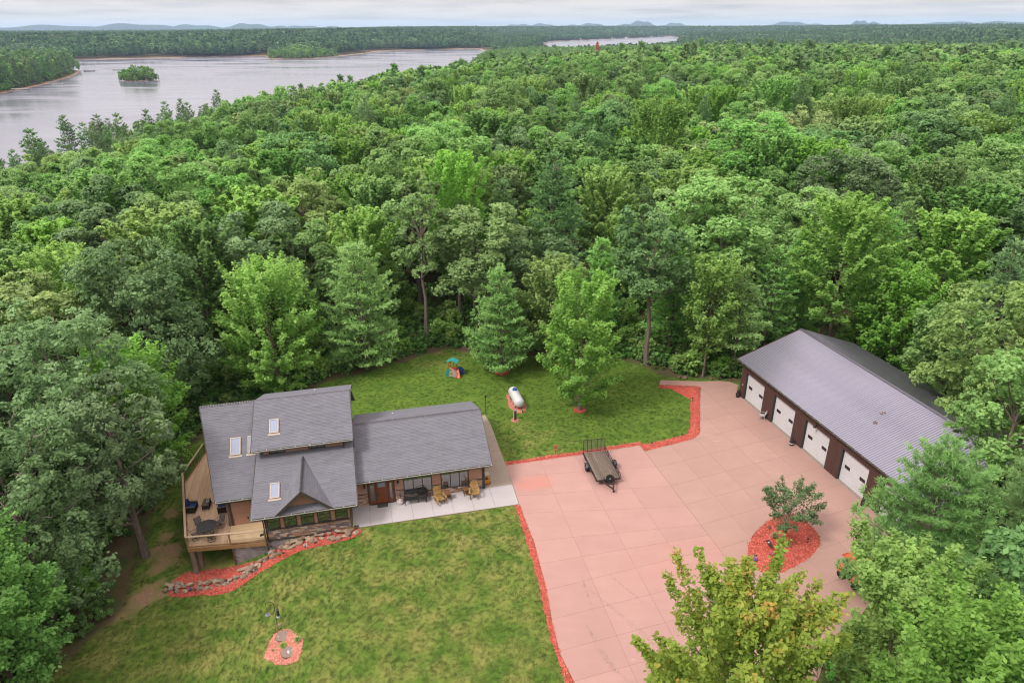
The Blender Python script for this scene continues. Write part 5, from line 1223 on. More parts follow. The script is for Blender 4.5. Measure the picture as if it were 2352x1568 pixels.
def far_forest():
    rg = np.random.default_rng(77)
    # middle distance, full trees
    def ok1(x, y): r = np.hypot(x, y); return forest_ok(x, y) & (r < 330) & wedge(x, y, 44) 
    have = [(p[0], p[1], 2.6) for p in pts[:N_SOLO]] + TREES
    m1 = poisson(-240, 240, 20, 330, 7.0, ok1, 8, have, 60000)
    behind = poisson(-90, 90, -70, 12, 7.5, lambda x, y: (poly_sd(BLOCK, x, y) < -1) & (np.hypot(x - 2, y - 4) > 17), 9, TREES, 2500)   # woods at the photographer's back
    side = poisson(-130, 130, 5, 120, 7.0, lambda x, y: forest_ok(x, y) & ~wedge(x, y, 44), 10, TREES, 6000)
    P = m1 + behind + side; P = np.array(P); k = len(P)
    z = T(P[:, 0], P[:, 1]); idx = rg.choice(len(HI), k, p=HIW)
    shore = -water_sd(P[:, 0], P[:, 1]); pin = (shore < 40) & (rg.random(k) < .5); msc = np.where(pin, 1.25, 1.0); idx[pin] = len(OAKS) + len(GREYS) + len(MAPLES) + len(MIDS) + 1
    scatter('forest_trees', np.column_stack([P, z]), rg.uniform(0, 6.28, k), rg.uniform(.98, 1.45, k) * np.clip(.62 + shore / 160, .6, 1) * msc, idx, HI)
    # 330 m and further: lighter trees
    def ok2(x, y): r = np.hypot(x, y); return (r >= 325) & (r < 1500) & wedge(x, y, 42) & (-water_sd(x, y) > 3)
    r = 325 * np.sqrt(rg.uniform(1, (1500 / 325) ** 2, 60000)); a = rg.uniform(-.74, .74, 60000); x, y = r * np.sin(a), r * np.cos(a)
    g = ok2(x, y); x, y = x[g], y[g]
    cellk = np.floor(x / 6.8).astype(int) * 100000 + np.floor(y / 6.8).astype(int); _, u = np.unique(cellk, return_index=True); x, y = x[u], y[u]
    th = rg.uniform(0, 2 * PI, 70); rr = np.sqrt(rg.random(70)); ix, iy = ISLE[0] + rr * 20 * np.cos(th), ISLE[1] + rr * 16 * np.sin(th)
    x, y = np.append(x, ix), np.append(y, iy); k = len(x); z = T(x, y); idx = rg.choice(7, k, p=LOW_W); sh = -water_sd(x, y); sc = rg.uniform(.9, 1.5, k) * np.clip(.6 + sh / 200, .6, 1) * (1 - .38 * lowland(x, y))
    idx[(sh < 8) & (rg.random(k) < .75)] = 6; idx[-70:] = rg.choice([6, 6, 6, 0, 1, 3], 70); sc[-70:] = (1.15 - .62 * rr) * rg.uniform(.72, 1.1, 70)
    bank = (x < -430) & (y < 1010) & (sh > 6); idx[bank & (rg.random(k) < .7)] = 4; sc[bank] = rg.uniform(1.0, 1.5, int(bank.sum()))
    scatter('distant_forest', np.column_stack([x, y, z]), rg.uniform(0, 6.28, k), sc, idx, LO)
    # beyond 1.5 km: patches of canopy
    pats = []
    for q in range(3):
        Q, tt = [], []
        for _ in range(84):
            kd = rg.choice(4, p=[.45, .25, .15, .15]); ox, oy = rg.uniform(-42, 42, 2); s = rg.uniform(.8, 1.3)
            if kd < 2: a_, t_, _l = gen_round(int(rg.integers(1e6)), 16, 4.6, 4, 70, 1.6, lobes=9)
            elif kd == 2: a_, t_, _l = gen_spire(int(rg.integers(1e6)), 16, 4.0, 4, 70, 1.5, shoots=16, dense=1.2)
            else: a_, t_, _l = gen_pine(int(rg.integers(1e6)), 19, 3.6, 5, 30, 1.4, per=3, step=2.0)
            dk = {0: 0, 1: -.12, 2: .22, 3: -.32}[int(kd)] + rg.normal(0, .12)
            Q.append(a_ * s + np.array([ox, oy, 0])); tt.append(np.clip(t_ * .6 + .2 + dk, 0, 1))
        pats.append(bpy.data.objects.new('canopy_patch', mesh_quads('canopy_patch', np.concatenate(Q), np.concatenate(tt), LM['far'])))
    r = 1440 * np.sqrt(rg.uniform(1, (11000 / 1440) ** 2, 90000)); a = rg.uniform(-.74, .74, 90000); x, y = r * np.sin(a), r * np.cos(a)
    g = (-water_sd(x, y) > 34) & (r > 1490); x, y = x[g], y[g]
    cs = np.where(np.hypot(x, y) < 3500, 58.0, 76.0); cellk = np.floor(x / cs).astype(np.int64) * 1000000 + np.floor(y / cs).astype(np.int64) + (cs > 60) * 10 ** 12; _, u = np.unique(cellk, return_index=True); x, y = x[u], y[u]
    k = len(x); z = T(x, y)
    scatter('horizon_forest', np.column_stack([x, y, z]), rg.choice([0, PI / 2, PI, 1.5 * PI], k), rg.uniform(.95, 1.1, k) * (1 - .38 * lowland(x, y)), rg.integers(0, 3, k), pats)
LM['far'] = leaf_mat('distant canopy leaves', (.028, .062, .024), (.110, .185, .062), .01, .14, .2, k=1.55)
far_forest()

# ---- undergrowth along the edge of the woods
def undergrowth():
    rg = np.random.default_rng(31); src = []
    for q in range(3):
        Q, tt, _ = gen_round(300 + q, 1.5, 1.0, .05, 420, .15, lobes=9); src.append(bpy.data.objects.new('shrub', mesh_quads('shrub', Q, tt, LM['shrub'])))
    Q, tt, _ = gen_spire(305, 2.6, 1.0, .1, 420, .17, shoots=26, dense=.6); src.append(bpy.data.objects.new('sapling', mesh_quads('sapling', Q, tt, LM['maple'])))
    x = rg.uniform(-60, 60, 26000); y = rg.uniform(10, 110, 26000); e = poly_sd(LAWN, x, y)
    a, b = (x - GO[0]) * GX[0] + (y - GO[1]) * GX[1], (x - GO[0]) * GY[0] + (y - GO[1]) * GY[1]
    gar = (a > -.9) & (a < 25.2) & (b > -6) & (b < 14.6)
    g = (e < -.9) & (e > -26) & ~gar & (rg.random(len(x)) < np.exp((e + .9) / 11)) & ~((x < -24) & (y < 48) & (e > -3.0) & (rg.random(len(x)) < .8)); x, y = x[g], y[g]; k = len(x)
    scatter('undergrowth', np.column_stack([x, y, T(x, y) - .05]), rg.uniform(0, 6.28, k), rg.uniform(.45, 1.15, k), rg.choice(4, k, p=[.3, .3, .25, .15]), src)
undergrowth()
# ------------------------------------------------------------------ trailer
M_RUST = mat('rusty black steel', (0.07, 0.04, 0.035), (0.035, 0.028, 0.028), scale=5, rough=.7)
M_TYRE = mat('tyre rubber', (0.025, 0.024, 0.025), rough=.85)
M_RIMW = mat('white rim', (0.55, 0.55, 0.54), rough=.4)
M_PLANK = mat('old grey trailer plank', (0.29, 0.225, 0.18), (0.13, 0.095, 0.08), scale=3.5, rough=.9, rnd=.22, stretch=(.7, 5, 1), bump=.4)
def wheel(parent, c, r, wd, axis='Y', rim=M_RIMW, name='wheel', rot=None):
    w_ = empty(name, c, 0, parent)
    if rot: w_.rotation_euler = rot
    MB().lathe([(r * .62, -wd / 2), (r * .94, -wd / 2), (r, -wd * .3), (r, wd * .3), (r * .94, wd / 2), (r * .62, wd / 2)], 22, axis=axis).build('tyre', M_TYRE, w_, smooth=True)
    mb = MB(); mb.lathe([(r * .12, -wd * .51), (r * .6, -wd * .44), (r * .63, -wd * .3), (r * .63, wd * .3), (r * .6, wd * .44), (r * .12, wd * .51)], 18, axis=axis)
    mb.build('rim', rim, w_, smooth=True); return w_
def trailer():
    t = thing('utility_trailer', 'open wooden deck utility trailer with raised mesh ramp on the driveway', 'trailer', (7.65, 50.07, .05), math.radians(-79.7))
    L2, W2, zd = 2.1, .98, .56; rg = random.Random(4); k = 9; pw = 2 * W2 / k
    for i in range(k):
        y = -W2 + i * pw; cut = [-L2 + .02] + ([rg.uniform(-.6, 1.2)] if i in (3, 6) else []) + [L2]
        for a, b in zip(cut[:-1], cut[1:]): MB().box(a + .004, b - .004, y + .005, y + pw - .005, zd - .045, zd + rg.uniform(-.006, .006)).build('plank', M_PLANK, t)
    mb = MB()
    for y in (-W2 - .03, W2 + .03): mb.bar((-L2, y, zd - .06), (L2 + .03, y, zd - .06), .05, .13)
    for x in (-L2 - .02, L2 + .02, -.7, .7): mb.bar((x, -W2, zd - .09), (x, W2, zd - .09), .05, .08)
    mb.build('frame', M_RUST, t)
    mb = MB(); y = W2 + .03; zt = zd + .36
    mb.tube([(-L2, y, zt), (L2, y, zt)], .03, 6)
    for x in (-L2, -1.55, -1.05, .35, 1.0, 1.6, L2): mb.tube([(x, y, zd - .1), (x, y, zt)], .025, 6)
    for x0, x1 in ((-1.55, -1.05), (1.0, 1.6)): mb.tube([(x0, y, zt - .02), (x1, y, zd + .04)], .018, 5)
    mb.build('side_rail', M_RUST, t)
    mb = MB(); y = -W2 - .04
    mb.tube([(-L2, y - .03, zd - .02), (-1.2, y - .05, zd - .1), (-.4, y - .02, zd - .02), (.6, y - .06, zd - .14), (1.4, y - .03, zd - .05), (L2, y - .02, zd - .1)], .05, 6)
    for x in (-1.6, .3, .9, 1.3, 1.75): mb.tube([(x, y, zd - .24), (x, y, zd + .06)], .03, 5)
    mb.build('stake_side', M_BLACK, t)
    # ramp gate stands upright at the back
    g = empty('ramp_gate', (-L2 - .06, 0, zd - .02), 0, t); h = 1.22
    mb = MB(); mb.tube([(0, -W2, 0), (-.05, -W2, h), (-.05, W2, h), (0, W2, 0)], .026, 6); mb.tube([(0, -W2, .06), (0, W2, .06)], .026, 6)
    for y in (-.62, -.27, .27, .62): mb.tube([(0, y, .05), (-.05, y, h)], .02, 5)
    mb.build('gate_frame', M_RUST, g)
    mb = MB()
    for i in range(44): y = -W2 + .03 + i * (2 * W2 - .06) / 43; mb.tube([(-.004, y, .08), (-.05, y, h - .02)], .0065, 3, cap=False)
    for i in range(24): z = .1 + i * (h - .14) / 23; mb.tube([(-.004 - .045 * z / h, -W2 + .02, z), (-.004 - .045 * z / h, W2 - .02, z)], .0065, 3, cap=False)
    tag(mb.build('mesh_panel', mat('wire mesh', (.16, .145, .12), rough=.7), g), kind='stuff')
    for y in (-1.25, 1.25):
        wheel(t, (-.15, y, .34), .34, .2)
        mb = MB(); s = 1 if y > 0 else -1; n_ = 9; vs_ = []
        for i in range(n_):
            a = math.radians(15 + 150 * i / (n_ - 1)); vs_ += [(-.15 + .43 * math.cos(a), y - .13, .34 + .40 * math.sin(a)), (-.15 + .43 * math.cos(a), y + .13, .34 + .40 * math.sin(a))]
        mb.add(vs_, [(2 * i, 2 * i + 1, 2 * i + 3, 2 * i + 2) for i in range(n_ - 1)])
        f = mb.build('fender', mat('dark blue grey fender', (.06, .06, .07), rough=.4, spec=.5), t, smooth=True); md = f.modifiers.new('thick', 'SOLIDIFY'); md.thickness = .015
    mb = MB(); mb.bar((L2, -.55, zd - .12), (L2 + 1.15, -.02, zd - .16), .08, .09); mb.bar((L2, .55, zd - .12), (L2 + 1.15, .02, zd - .16), .08, .09); mb.bar((L2 + .55, -.3, zd - .12), (L2 + .55, .3, zd - .12), .06)
    mb.bar((L2 + 1.05, 0, zd - .15), (L2 + 1.42, 0, zd - .17), .1, .1); mb.tube([(L2 + 1.1, .1, .1), (L2 + 1.1, .1, zd + .1)], .03, 6); mb.build('tongue', M_RUST, t)
    MB().lathe([(.03, 0), (.1, 0), (.1, .04), (.03, .04)], 10, (L2 + 1.1, .1, .06)).build('jack_foot', M_BLACK, t)
    wheel(t, (L2 + .18, .03, zd + .17), .34, .19, axis='X', name='spare_wheel', rot=(0, math.radians(-16), 0))
    for y in (-.42, .42): MB().tube([(L2 + .04, y, zd - .1), (L2 + .04, y, zd + .34)], .028, 6).build('spare_bracket', M_BLACK, t)
    for y in (-W2 - .02,): MB().cbox((-L2 - .02, y - .06, zd - .1), (.05, .16, .1)).build('tail_light', mat('red lens', (.35, .03, .03), rough=.3), t)
trailer()

# ------------------------------------------------------------------ propane tank, post, play set, sign
def tank():
    p0, p1 = Vector((.0, 63.55)), Vector((.80, 60.35)); d = p1 - p0; c = (p0 + p1) / 2
    t = thing('propane_tank', 'white propane tank with blue dome lid on red mulch', 'tank', (c.x, c.y, 0), math.atan2(d.y, d.x))
    r, hl = .52, 1.62; prof = [(.01, -hl)] + [(r * math.sin(a), -hl + r * .7 * (1 - math.cos(a))) for a in np.linspace(.3, PI / 2, 7)] + [(r * math.sin(a), hl - r * .7 * (1 - math.cos(a))) for a in np.linspace(PI / 2, .3, 7)] + [(.01, hl)]
    M_TANK = mat('white tank paint', (.80, .79, .80), (.74, .73, .74), scale=1.5, rough=.35)
    MB().lathe(prof, 28, (0, 0, .74), axis='X').build('tank_body', M_TANK, t, smooth=True)
    MB().lathe([(r + .006, -.02), (r + .006, .02)], 28, (-.55, 0, .74), axis='X').build('weld_band', mat('weld', (.5, .5, .5), rough=.5), t)
    MB().lathe([(.23, 0), (.23, .12), (.19, .2), (.08, .235), (.01, .24)], 18, (-.62, .0, .74 + r - .05)).build('dome_lid', mat('blue lid', (.03, .16, .55), rough=.35), t, smooth=True)
    for x in (-.95, .95): MB().box(x - .06, x + .06, -.38, .38, -.05, .36).build('leg', mat('tank leg', (.10, .10, .10)), t)
    for x, y in ((-.95, .05), (-.18, -.04), (-.18, .1), (.45, .03)): MB().lathe([(.03, 0), (.03, .04), (.01, .05)], 8, (x, y, .74 + r - .01)).build('valve', M_DGREY, t)
tank()
t = thing('wooden_post', 'short brown wooden post with white strip in a mulch patch', 'post', (.28, 58.66, 0), .15)
MB().box(-.11, .11, -.09, .09, -.1, 1.05).build('post', mat('dark brown post', (.11, .055, .04), rough=.8), t)
MB().box(-.175, -.112, -.06, .06, -.05, 1.08).build('white_strip', M_WHITE, t); MB().box(-.18, .13, -.11, .11, 1.05, 1.09).build('cap', mat('weathered cap', (.36, .34, .32)), t)

def plate(outline, holes, th, M, name, m, parent):
    """board with holes: outline and holes in its own x,z plane, thickness along y"""
    bm = bmesh.new(); ed = []
    for lp in [outline] + holes:
        vv = [bm.verts.new((p[0], 0, p[1])) for p in lp]
        for i in range(len(vv)): ed.append(bm.edges.new((vv[i], vv[(i + 1) % len(vv)])))
    r = bmesh.ops.triangle_fill(bm, use_beauty=True, use_dissolve=False, edges=ed)
    fs_ = [f for f in bm.faces]
    ex = bmesh.ops.extrude_face_region(bm, geom=fs_)
    bmesh.ops.translate(bm, vec=(0, th, 0), verts=[v for v in ex['geom'] if isinstance(v, bmesh.types.BMVert)])
    bmesh.ops.recalc_face_normals(bm, faces=bm.faces); bm.transform(M)
    me = bpy.data.meshes.new(name); bm.to_mesh(me); bm.free(); me.materials.append(m); return link(name, me, parent)
def circ(cx, cz, rx, rz=None, k=16): return [(cx + rx * math.cos(2 * PI * i / k), cz + (rz or rx) * math.sin(2 * PI * i / k)) for i in range(k)]
def playset():
    t = thing('play_climber', 'plastic toddler climber with teal roof, orange slide and blue ladder', 'play set', (-6.35, 68.3, 0), math.radians(-4))
    teal = mat('teal plastic', (.03, .36, .30), (.025, .32, .26), rough=.4); beige = mat('beige plastic', (.62, .50, .40), (.56, .44, .35), rough=.45)
    orange = mat('orange red plastic', (.75, .11, .035), (.68, .09, .03), rough=.4); blue = mat('blue plastic', (.035, .11, .36), (.03, .09, .30), rough=.4); cord = mat('orange post', (.62, .15, .03), rough=.45)
    R = Matrix.Rotation; Tm = Matrix.Translation
    plate([(-.1, 0), (.15, .1), (.55, 0), (.95, -.05), (.88, .35), (.66, .75), (.42, 1.0), (.1, 1.12), (-.02, 1.08), (-.06, .55)], [circ(.16, .84, .1, .12), circ(.2, .4, .1, .13)], .06, Tm((-.5, -.45, 0)) @ R(math.radians(-8), 4, 'Z'), 'climb_wall', beige, t)
    plate([(-.05, 0), (.5, 0), (.55, .3), (.6, 1.1), (.45, 1.05), (.2, .7), (.02, .3)], [circ(.32, .26, .13, .16)], .06, Tm((-1.02, -.2, 0)) @ R(math.radians(-28), 4, 'Z'), 'side_panel', teal, t)
    mb = MB(); mb.add([(.28, -.72, .06), (.68, -.78, .06), (.42, .0, .72), (.08, .04, .72), (.28, -.72, .01), (.68, -.78, .01), (.42, .0, .62), (.08, .04, .62)], [(0, 1, 2, 3), (7, 6, 5, 4), (0, 4, 5, 1), (1, 5, 6, 2), (2, 6, 7, 3), (3, 7, 4, 0)]); mb.bar((.26, -.72, .1), (.07, .04, .78), .05, .1); mb.bar((.7, -.78, .1), (.43, .0, .78), .05, .1); mb.build('slide', orange, t)
    outer = [(.0, .0), (.0, .5), (.1, .78), (.35, .92), (.65, .86), (.88, .6), (.95, .25), (.95, 0)]
    plate(outer, [], .06, Tm((.1, .25, 0)) @ R(math.radians(10), 4, 'Z'), 'arch_ladder', blue, t)
    for i in range(6):
        a = math.radians(12 + 26 * i); MB().cbox((.56 + .42 * math.cos(a), .1, .35 + .5 * math.sin(a)), (.07, .4, .05), .17, 0, -a + PI / 2).build('rung', blue, t)
    for x, y in ((-.62, .0), (-.08, -.06), (.2, .45), (-.5, .55)): MB().box(x - .035, x + .035, y - .035, y + .035, 0, 1.55).build('post', cord, t)
    MB().box(-.6, .18, -.02, .5, .68, .74).build('platform', orange, t)
    mb = MB(); n_ = 9; prof = []
    for i in range(n_):
        u = i / (n_ - 1) * 2 - 1; prof.append((u * .62, 1.55 + .32 * math.cos(u * PI / 2) ** 1.2 + .1 * u ** 4))
    pts = prof + [(a, b - .04) for a, b in prof[::-1]]
    mb.M = Matrix.Translation((-.2, .22, 0)) @ R(math.radians(-12), 4, 'Z'); mb.prism(pts, -.42, .42, 'Y'); mb.build('canopy', mat('turquoise plastic', (.07, .46, .44), (.05, .40, .38), rough=.35), t, smooth=True)
    MB().lathe([(.05, 0), (.13, .03), (.13, .06), (.05, .08)], 14, (.2, -.08, .82), axis='Y').build('steering_wheel', mat('red plastic', (.5, .04, .04)), t)
playset()
def sign():
    t = thing('yard_sign', 'small orange yellow notice board on a thin post beside the driveway', 'sign', (3.86, 52.47, 0), math.radians(4))
    MB().tube([(0, 0, -.1), (0, 0, .62)], .018, 6).build('post', M_DGREY, t)
    b = MB().box(-.23, .23, -.03, -.01, .52, 1.12).build('board', mat('orange yellow board', (.62, .36, .13), (.57, .32, .11), rough=.5), t)
    mb = MB(); dk = mat('dark print', (.12, .05, .03))
    for z, a, c in ((1.02, -.15, .13), (.97, -.12, .1), (.90, -.17, .16), (.82, -.17, .17), (.765, -.15, .15), (.74, -.16, .17), (.62, -.1, .1)): mb.box(a, c, -.034, -.031, z, z + (.03 if z in (.82, .765) else .012))
    tag(mb.build('print', dk, b), kind='stuff')
sign()
t = thing('lamp_pole', 'thin black lamp pole at the end of the side walkway', 'lamp post', (-2.63, 59.72, 0))
MB().tube([(0, 0, -.1), (0, 0, 1.95)], .028, 8).build('pole', M_BLACK, t); MB().lathe([(.03, 1.93), (.09, 1.98), (.1, 2.1), (.06, 2.2), (.02, 2.24)], 10).build('lamp_head', M_BLACK, t)

# ------------------------------------------------------------------ things along the walkway (house frame u, v)
def at(u, v): x, y = hw(u, v); return (x, y, .07)
M_PINEW = mat('honey pine wood', (.56, .33, .12), (.44, .25, .085), scale=3, rough=.6, rnd=.1)
M_OAKW = mat('brown side table wood', (.30, .155, .07), (.23, .115, .05), scale=3, rough=.6)
def rocker(u, v, rz, label):
    x, y, z = at(u, v); t = thing('rocking_chair', label, 'chair', (x, y, z), HA + rz, 'wooden rocking chairs on the front walk'); P = M_PINEW   # faces -y
    for i in range(7):
        q = i - 3; hh = 1.2 - .018 * q * q; MB().hexa([(q * .078 - .034, .25, .36), (q * .078 + .034, .25, .36), (q * .078 + .034, .275, .36), (q * .078 - .034, .275, .36), (q * .105 - .045, .62, hh), (q * .105 + .045, .62, hh), (q * .105 + .045, .645, hh), (q * .105 - .045, .645, hh)]).build('back_slat', P, t)
    for i in range(6): MB().cbox((0, -.32 + i * .1, .43 - i * .018), (.56, .085, .03), 0, math.radians(-10)).build('seat_slat', P, t)
    for s in (-1, 1):
        MB().cbox((s * .36, -.08, .62), (.13, .78, .03)).build('arm', P, t)
        MB().box(s * .31 - .025, s * .31 + .025, -.38, -.3, .06, .61).build('front_leg', P, t)
        MB().bar((s * .3, -.36, .38), (s * .27, .42, .2), .04, .13).build('side_board', P, t); MB().bar((s * .32, .3, .1), (s * .34, .32, .62), .05).build('rear_leg', P, t)
        mb = MB(); pts = [(s * .32, -.55 + 1.35 * k / 8, .03 + .16 * abs(k / 8 * 2 - .85) ** 2.2) for k in range(9)]
        for a, b in zip(pts[:-1], pts[1:]): mb.bar(a, b, .04, .07)
        mb.build('rocker', P, t)
    MB().cbox((0, .34, .62), (.6, .03, .09), 0, math.radians(-20)).build('back_rail', P, t); MB().cbox((0, .5, .98), (.66, .03, .08), 0, math.radians(-20)).build('back_rail', P, t)
rocker(-3.78, -1.0, .32, 'honey pine rocking chair next to the black bench'); rocker(-.98, -.92, -.22, 'honey pine rocking chair near the right corner of the house')
def side_table(u, v, rz, label):
    x, y, z = at(u, v); t = thing('side_table', label, 'table', (x, y, z), HA + rz, 'small brown tables on the front walk')
    for i in range(4): MB().box(-.225 + i * .113, -.225 + i * .113 + .108, -.24, .24, .53, .56).build('top_board', M_OAKW, t)
    for sx in (-1, 1):
        for sy in (-1, 1): MB().box(sx * .18 - .025, sx * .18 + .025, sy * .18 - .025, sy * .18 + .025, 0, .53).build('leg', M_OAKW, t)
    MB().box(-.19, .19, -.19, .19, .2, .22).build('shelf', M_OAKW, t)
    for x in (-.07, .09): MB().lathe([(.035, .561), (.035, .564)], 10, (x, -.1, 0)).build('cup_hole', M_BLACK, t)
side_table(-3.08, -.72, .1, 'brown side table at the elbow of the left rocking chair'); side_table(-1.58, -.5, .05, 'brown side table left of the right hand rocking chair')
def bench():
    x, y, z = at(-5.75, -.5); t = thing('metal_bench', 'black slatted metal bench under the left window group', 'bench', (x, y, z), HA); m = M_BLACK
    for i in range(5): MB().box(-.84, .84, -.3 + i * .1, -.22 + i * .1, .42, .445).build('seat_slat', m, t)
    for i in range(21):
        q = -.8 + i * .08; hh = .80 + .0 * q; MB().bar((q, .2, .45), (q, .31, hh), .022, .03).build('back_slat', m, t)
    mb = MB(); mb.tube([(-.84, .19, .44), (-.84, .31, .82), (.84, .31, .82), (.84, .19, .44)], .02, 6); mb.build('back_frame', m, t)
    for s in (-1, 1):
        mb = MB(); mb.tube([(s * .84, -.32, 0), (s * .84, -.3, .64), (s * .84, .28, .66)], .02, 6); mb.build('arm', m, t)
        for yy in (-.28, .24): MB().tube([(s * .8, yy, .43), (s * .84, yy * 1.15, 0)], .02, 6).build('leg', m, t)
bench()
def wicker_arch():
    x, y, z = at(-5.15, -.42); t = thing('wicker_chair', 'dark wicker chair with a round arched back beside the black bench', 'chair', (x, y, z + .0), HA - .1); m = mat('dark wicker', (.03, .025, .024), (.05, .042, .038), scale=30, rough=.7)
    k = 10; path = [(.44 * math.cos(PI * i / k), .30, .5 + .42 * math.sin(PI * i / k)) for i in range(k + 1)]
    mb = MB(); mb.tube(path, .035, 6); mb.build('arch_frame', m, t)
    for i in range(1, 10): q = math.cos(PI * i / k); MB().tube([(.42 * q, .30, .46), (.44 * q, .30, .5 + .42 * math.sin(PI * i / k))], .012, 4).build('back_cane', m, t)
    MB().lathe([(.42, .4), (.44, .44), (.42, .47)], 18, (0, .02, 0)).build('seat', m, t)
    mb = MB(); pts = [(.46 * math.cos(a), .02 - .42 * math.sin(a), .62) for a in np.linspace(.1, PI - .1, 9)]; mb.tube(pts, .022, 5); mb.build('arm_hoop', m, t)
    for sx in (-.3, .3):
        for sy in (-.26, .28): MB().tube([(sx, sy, .42), (sx * 1.15, sy * 1.1, 0)], .022, 5).build('leg', m, t)
wicker_arch()
def bean():
    x, y, z = at(-6.93, -.36); t = thing('cloth_planter', 'white cloth bag with a pink bow on the front walk', 'bag', (x, y, z), 0)
    MB().lathe([(.2, 0), (.3, .08), (.29, .2), (.18, .34), (.08, .4), (.02, .41)], 16).build('bag', mat('white pink cloth', (.72, .62, .62), (.62, .45, .46), scale=5, rough=.9), t, smooth=True)
    pk = mat('plum bow', (.32, .08, .13))
    for s in (-1, 1): MB().rock((s * .1, -.13, .33), (.16, .1, .16), 5 + s, n=1).build('bow_loop', pk, t)
    MB().tube([(0, 0, .38), (.02, .1, .62)], .02, 6).build('stem', M_BLACK, t); MB().lathe([(.03, .6), (.07, .64), (.05, .74), (.01, .78)], 8, (.02, .1, 0)).build('lantern', M_BLACK, t)
bean()
x, y, z = at(-8.36, -.33); t = thing('door_mat', 'dark grey door mat on the walk at the front door', 'mat', (x, y, z), HA - .03)
o = MB().box(-.42, .42, -.25, .25, 0, .018).build('mat', mat('mat fibre', (.10, .095, .09), (.055, .05, .05), scale=14, rough=1), t)
for i in range(9): MB().box(-.38 + i * .085, -.355 + i * .085, -.22, .22, .0185, .024).build('mat_bar', mat('grey mat bar', (.2, .19, .185)), t)
def toy_car():
    x, y, z = at(.34, .82); t = thing('toy_car', 'orange yellow toy car peeking round the right house corner', 'toy', (x, y, z), HA + .12); m = mat('orange yellow plastic', (.80, .33, .02), (.74, .29, .02), rough=.35)
    mb = MB(); mb.prism([(-.5, .14), (.45, .14), (.52, .22), (.5, .42), (.15, .48), (-.5, .46)], -.24, .24, 'X')
    mb.build('body', m, t)
    for s in (-1, 1):
        MB().bar((s * .2, .12, .46), (s * .19, .05, .86), .05).build('roof_post', m, t); MB().bar((s * .2, -.42, .44), (s * .19, -.32, .86), .05).build('roof_post', m, t)
        for yy in (-.32, .34): MB().lathe([(.03, -.05), (.15, -.05), (.15, .05), (.03, .05)], 14, (s * .24, yy, .15), axis='X').build('wheel', M_BLACK, t)
    MB().box(-.24, .24, -.4, .12, .86, .93).build('roof', M_CREAM, t); MB().cbox((0, -.2, .42), (.3, .3, .12)).build('seat', M_BLACK, t)
toy_car()

# ------------------------------------------------------------------ deck furniture
def dk(u, v): x, y = hw(u, v); return (x, y, .012)
M_WICK = mat('brown black wicker', (.05, .036, .03), (.025, .02, .018), scale=28, rough=.75); M_BLUE = mat('navy cushion', (.025, .055, .24), (.018, .04, .17), scale=5, rough=.9, bump=.3)
def club(u, v, rz, label):
    x, y, z = dk(u, v); t = thing('wicker_armchair', label, 'chair', (x, y, z), HA + rz, 'wicker armchairs on the deck')      # faces +x
    bevel(MB().box(-.4, .4, -.38, .38, .08, .34).build('seat_base', M_WICK, t), .03); MB().box(-.44, -.34, -.4, .4, .1, .82).build('back', M_WICK, t)
    for s in (-1, 1):
        MB().box(-.42, .4, s * .4 - .06, s * .4 + .06, .1, .58).build('arm', M_WICK, t); MB().box(-.44, .43, s * .4 - .075, s * .4 + .075, .585, .615).build('arm_top', mat('grey brown arm', (.22, .18, .155)), t)
        for q in (-.38, .38): MB().box(q - .03, q + .03, s * .36 - .03, s * .36 + .03, 0, .1).build('leg', M_WICK, t)
    bevel(MB().box(-.28, .4, -.33, .33, .345, .49).build('seat_cushion', M_BLUE, t), .05, 3)
    o = MB().cbox((-.22, 0, .72), (.16, .66, .5), 0, 0, math.radians(-14)).build('back_cushion', M_BLUE, t); bevel(o, .06, 3)
club(-23.25, 2.72, -.12, 'wicker armchair with navy cushions against the left deck rail'); club(-20.75, 2.15, PI + .1, 'wicker armchair with a navy cushion half under the house eave')
def coffee():
    x, y, z = dk(-22.13, 2.95); t = thing('coffee_table', 'dark wicker coffee table with two candle bowls on the deck', 'table', (x, y, z), HA - .05)
    MB().box(-.27, .27, -.5, .5, .42, .46).build('table_top', mat('taupe top', (.17, .125, .11)), t); MB().box(-.25, .25, -.47, .47, .12, .415).build('skirt', M_WICK, t)
    for sx in (-1, 1):
        for sy in (-1, 1): MB().box(sx * .23 - .03, sx * .23 + .03, sy * .45 - .03, sy * .45 + .03, 0, .12).build('leg', M_WICK, t)
    return t
coffee()
for k, (u, v, lab) in enumerate(((-22.02, 3.15, 'white and black candle bowl at the far end of the wicker table'), (-21.99, 2.85, 'white and black candle bowl nearer the middle of the wicker table'))):
    x, y, z = dk(u, v); t = thing('candle_bowl', lab, 'bowl', (x, y, z + .46), 0, 'candle bowls on the wicker table')
    MB().lathe([(.05, 0), (.1, .05), (.115, .09), (.09, .09), (.08, .06), (.02, .05)], 14).build('bowl', M_WHITE, t); MB().lathe([(.078, .062), (.03, .085), (.01, .087)], 10).build('coals', M_BLACK, t)
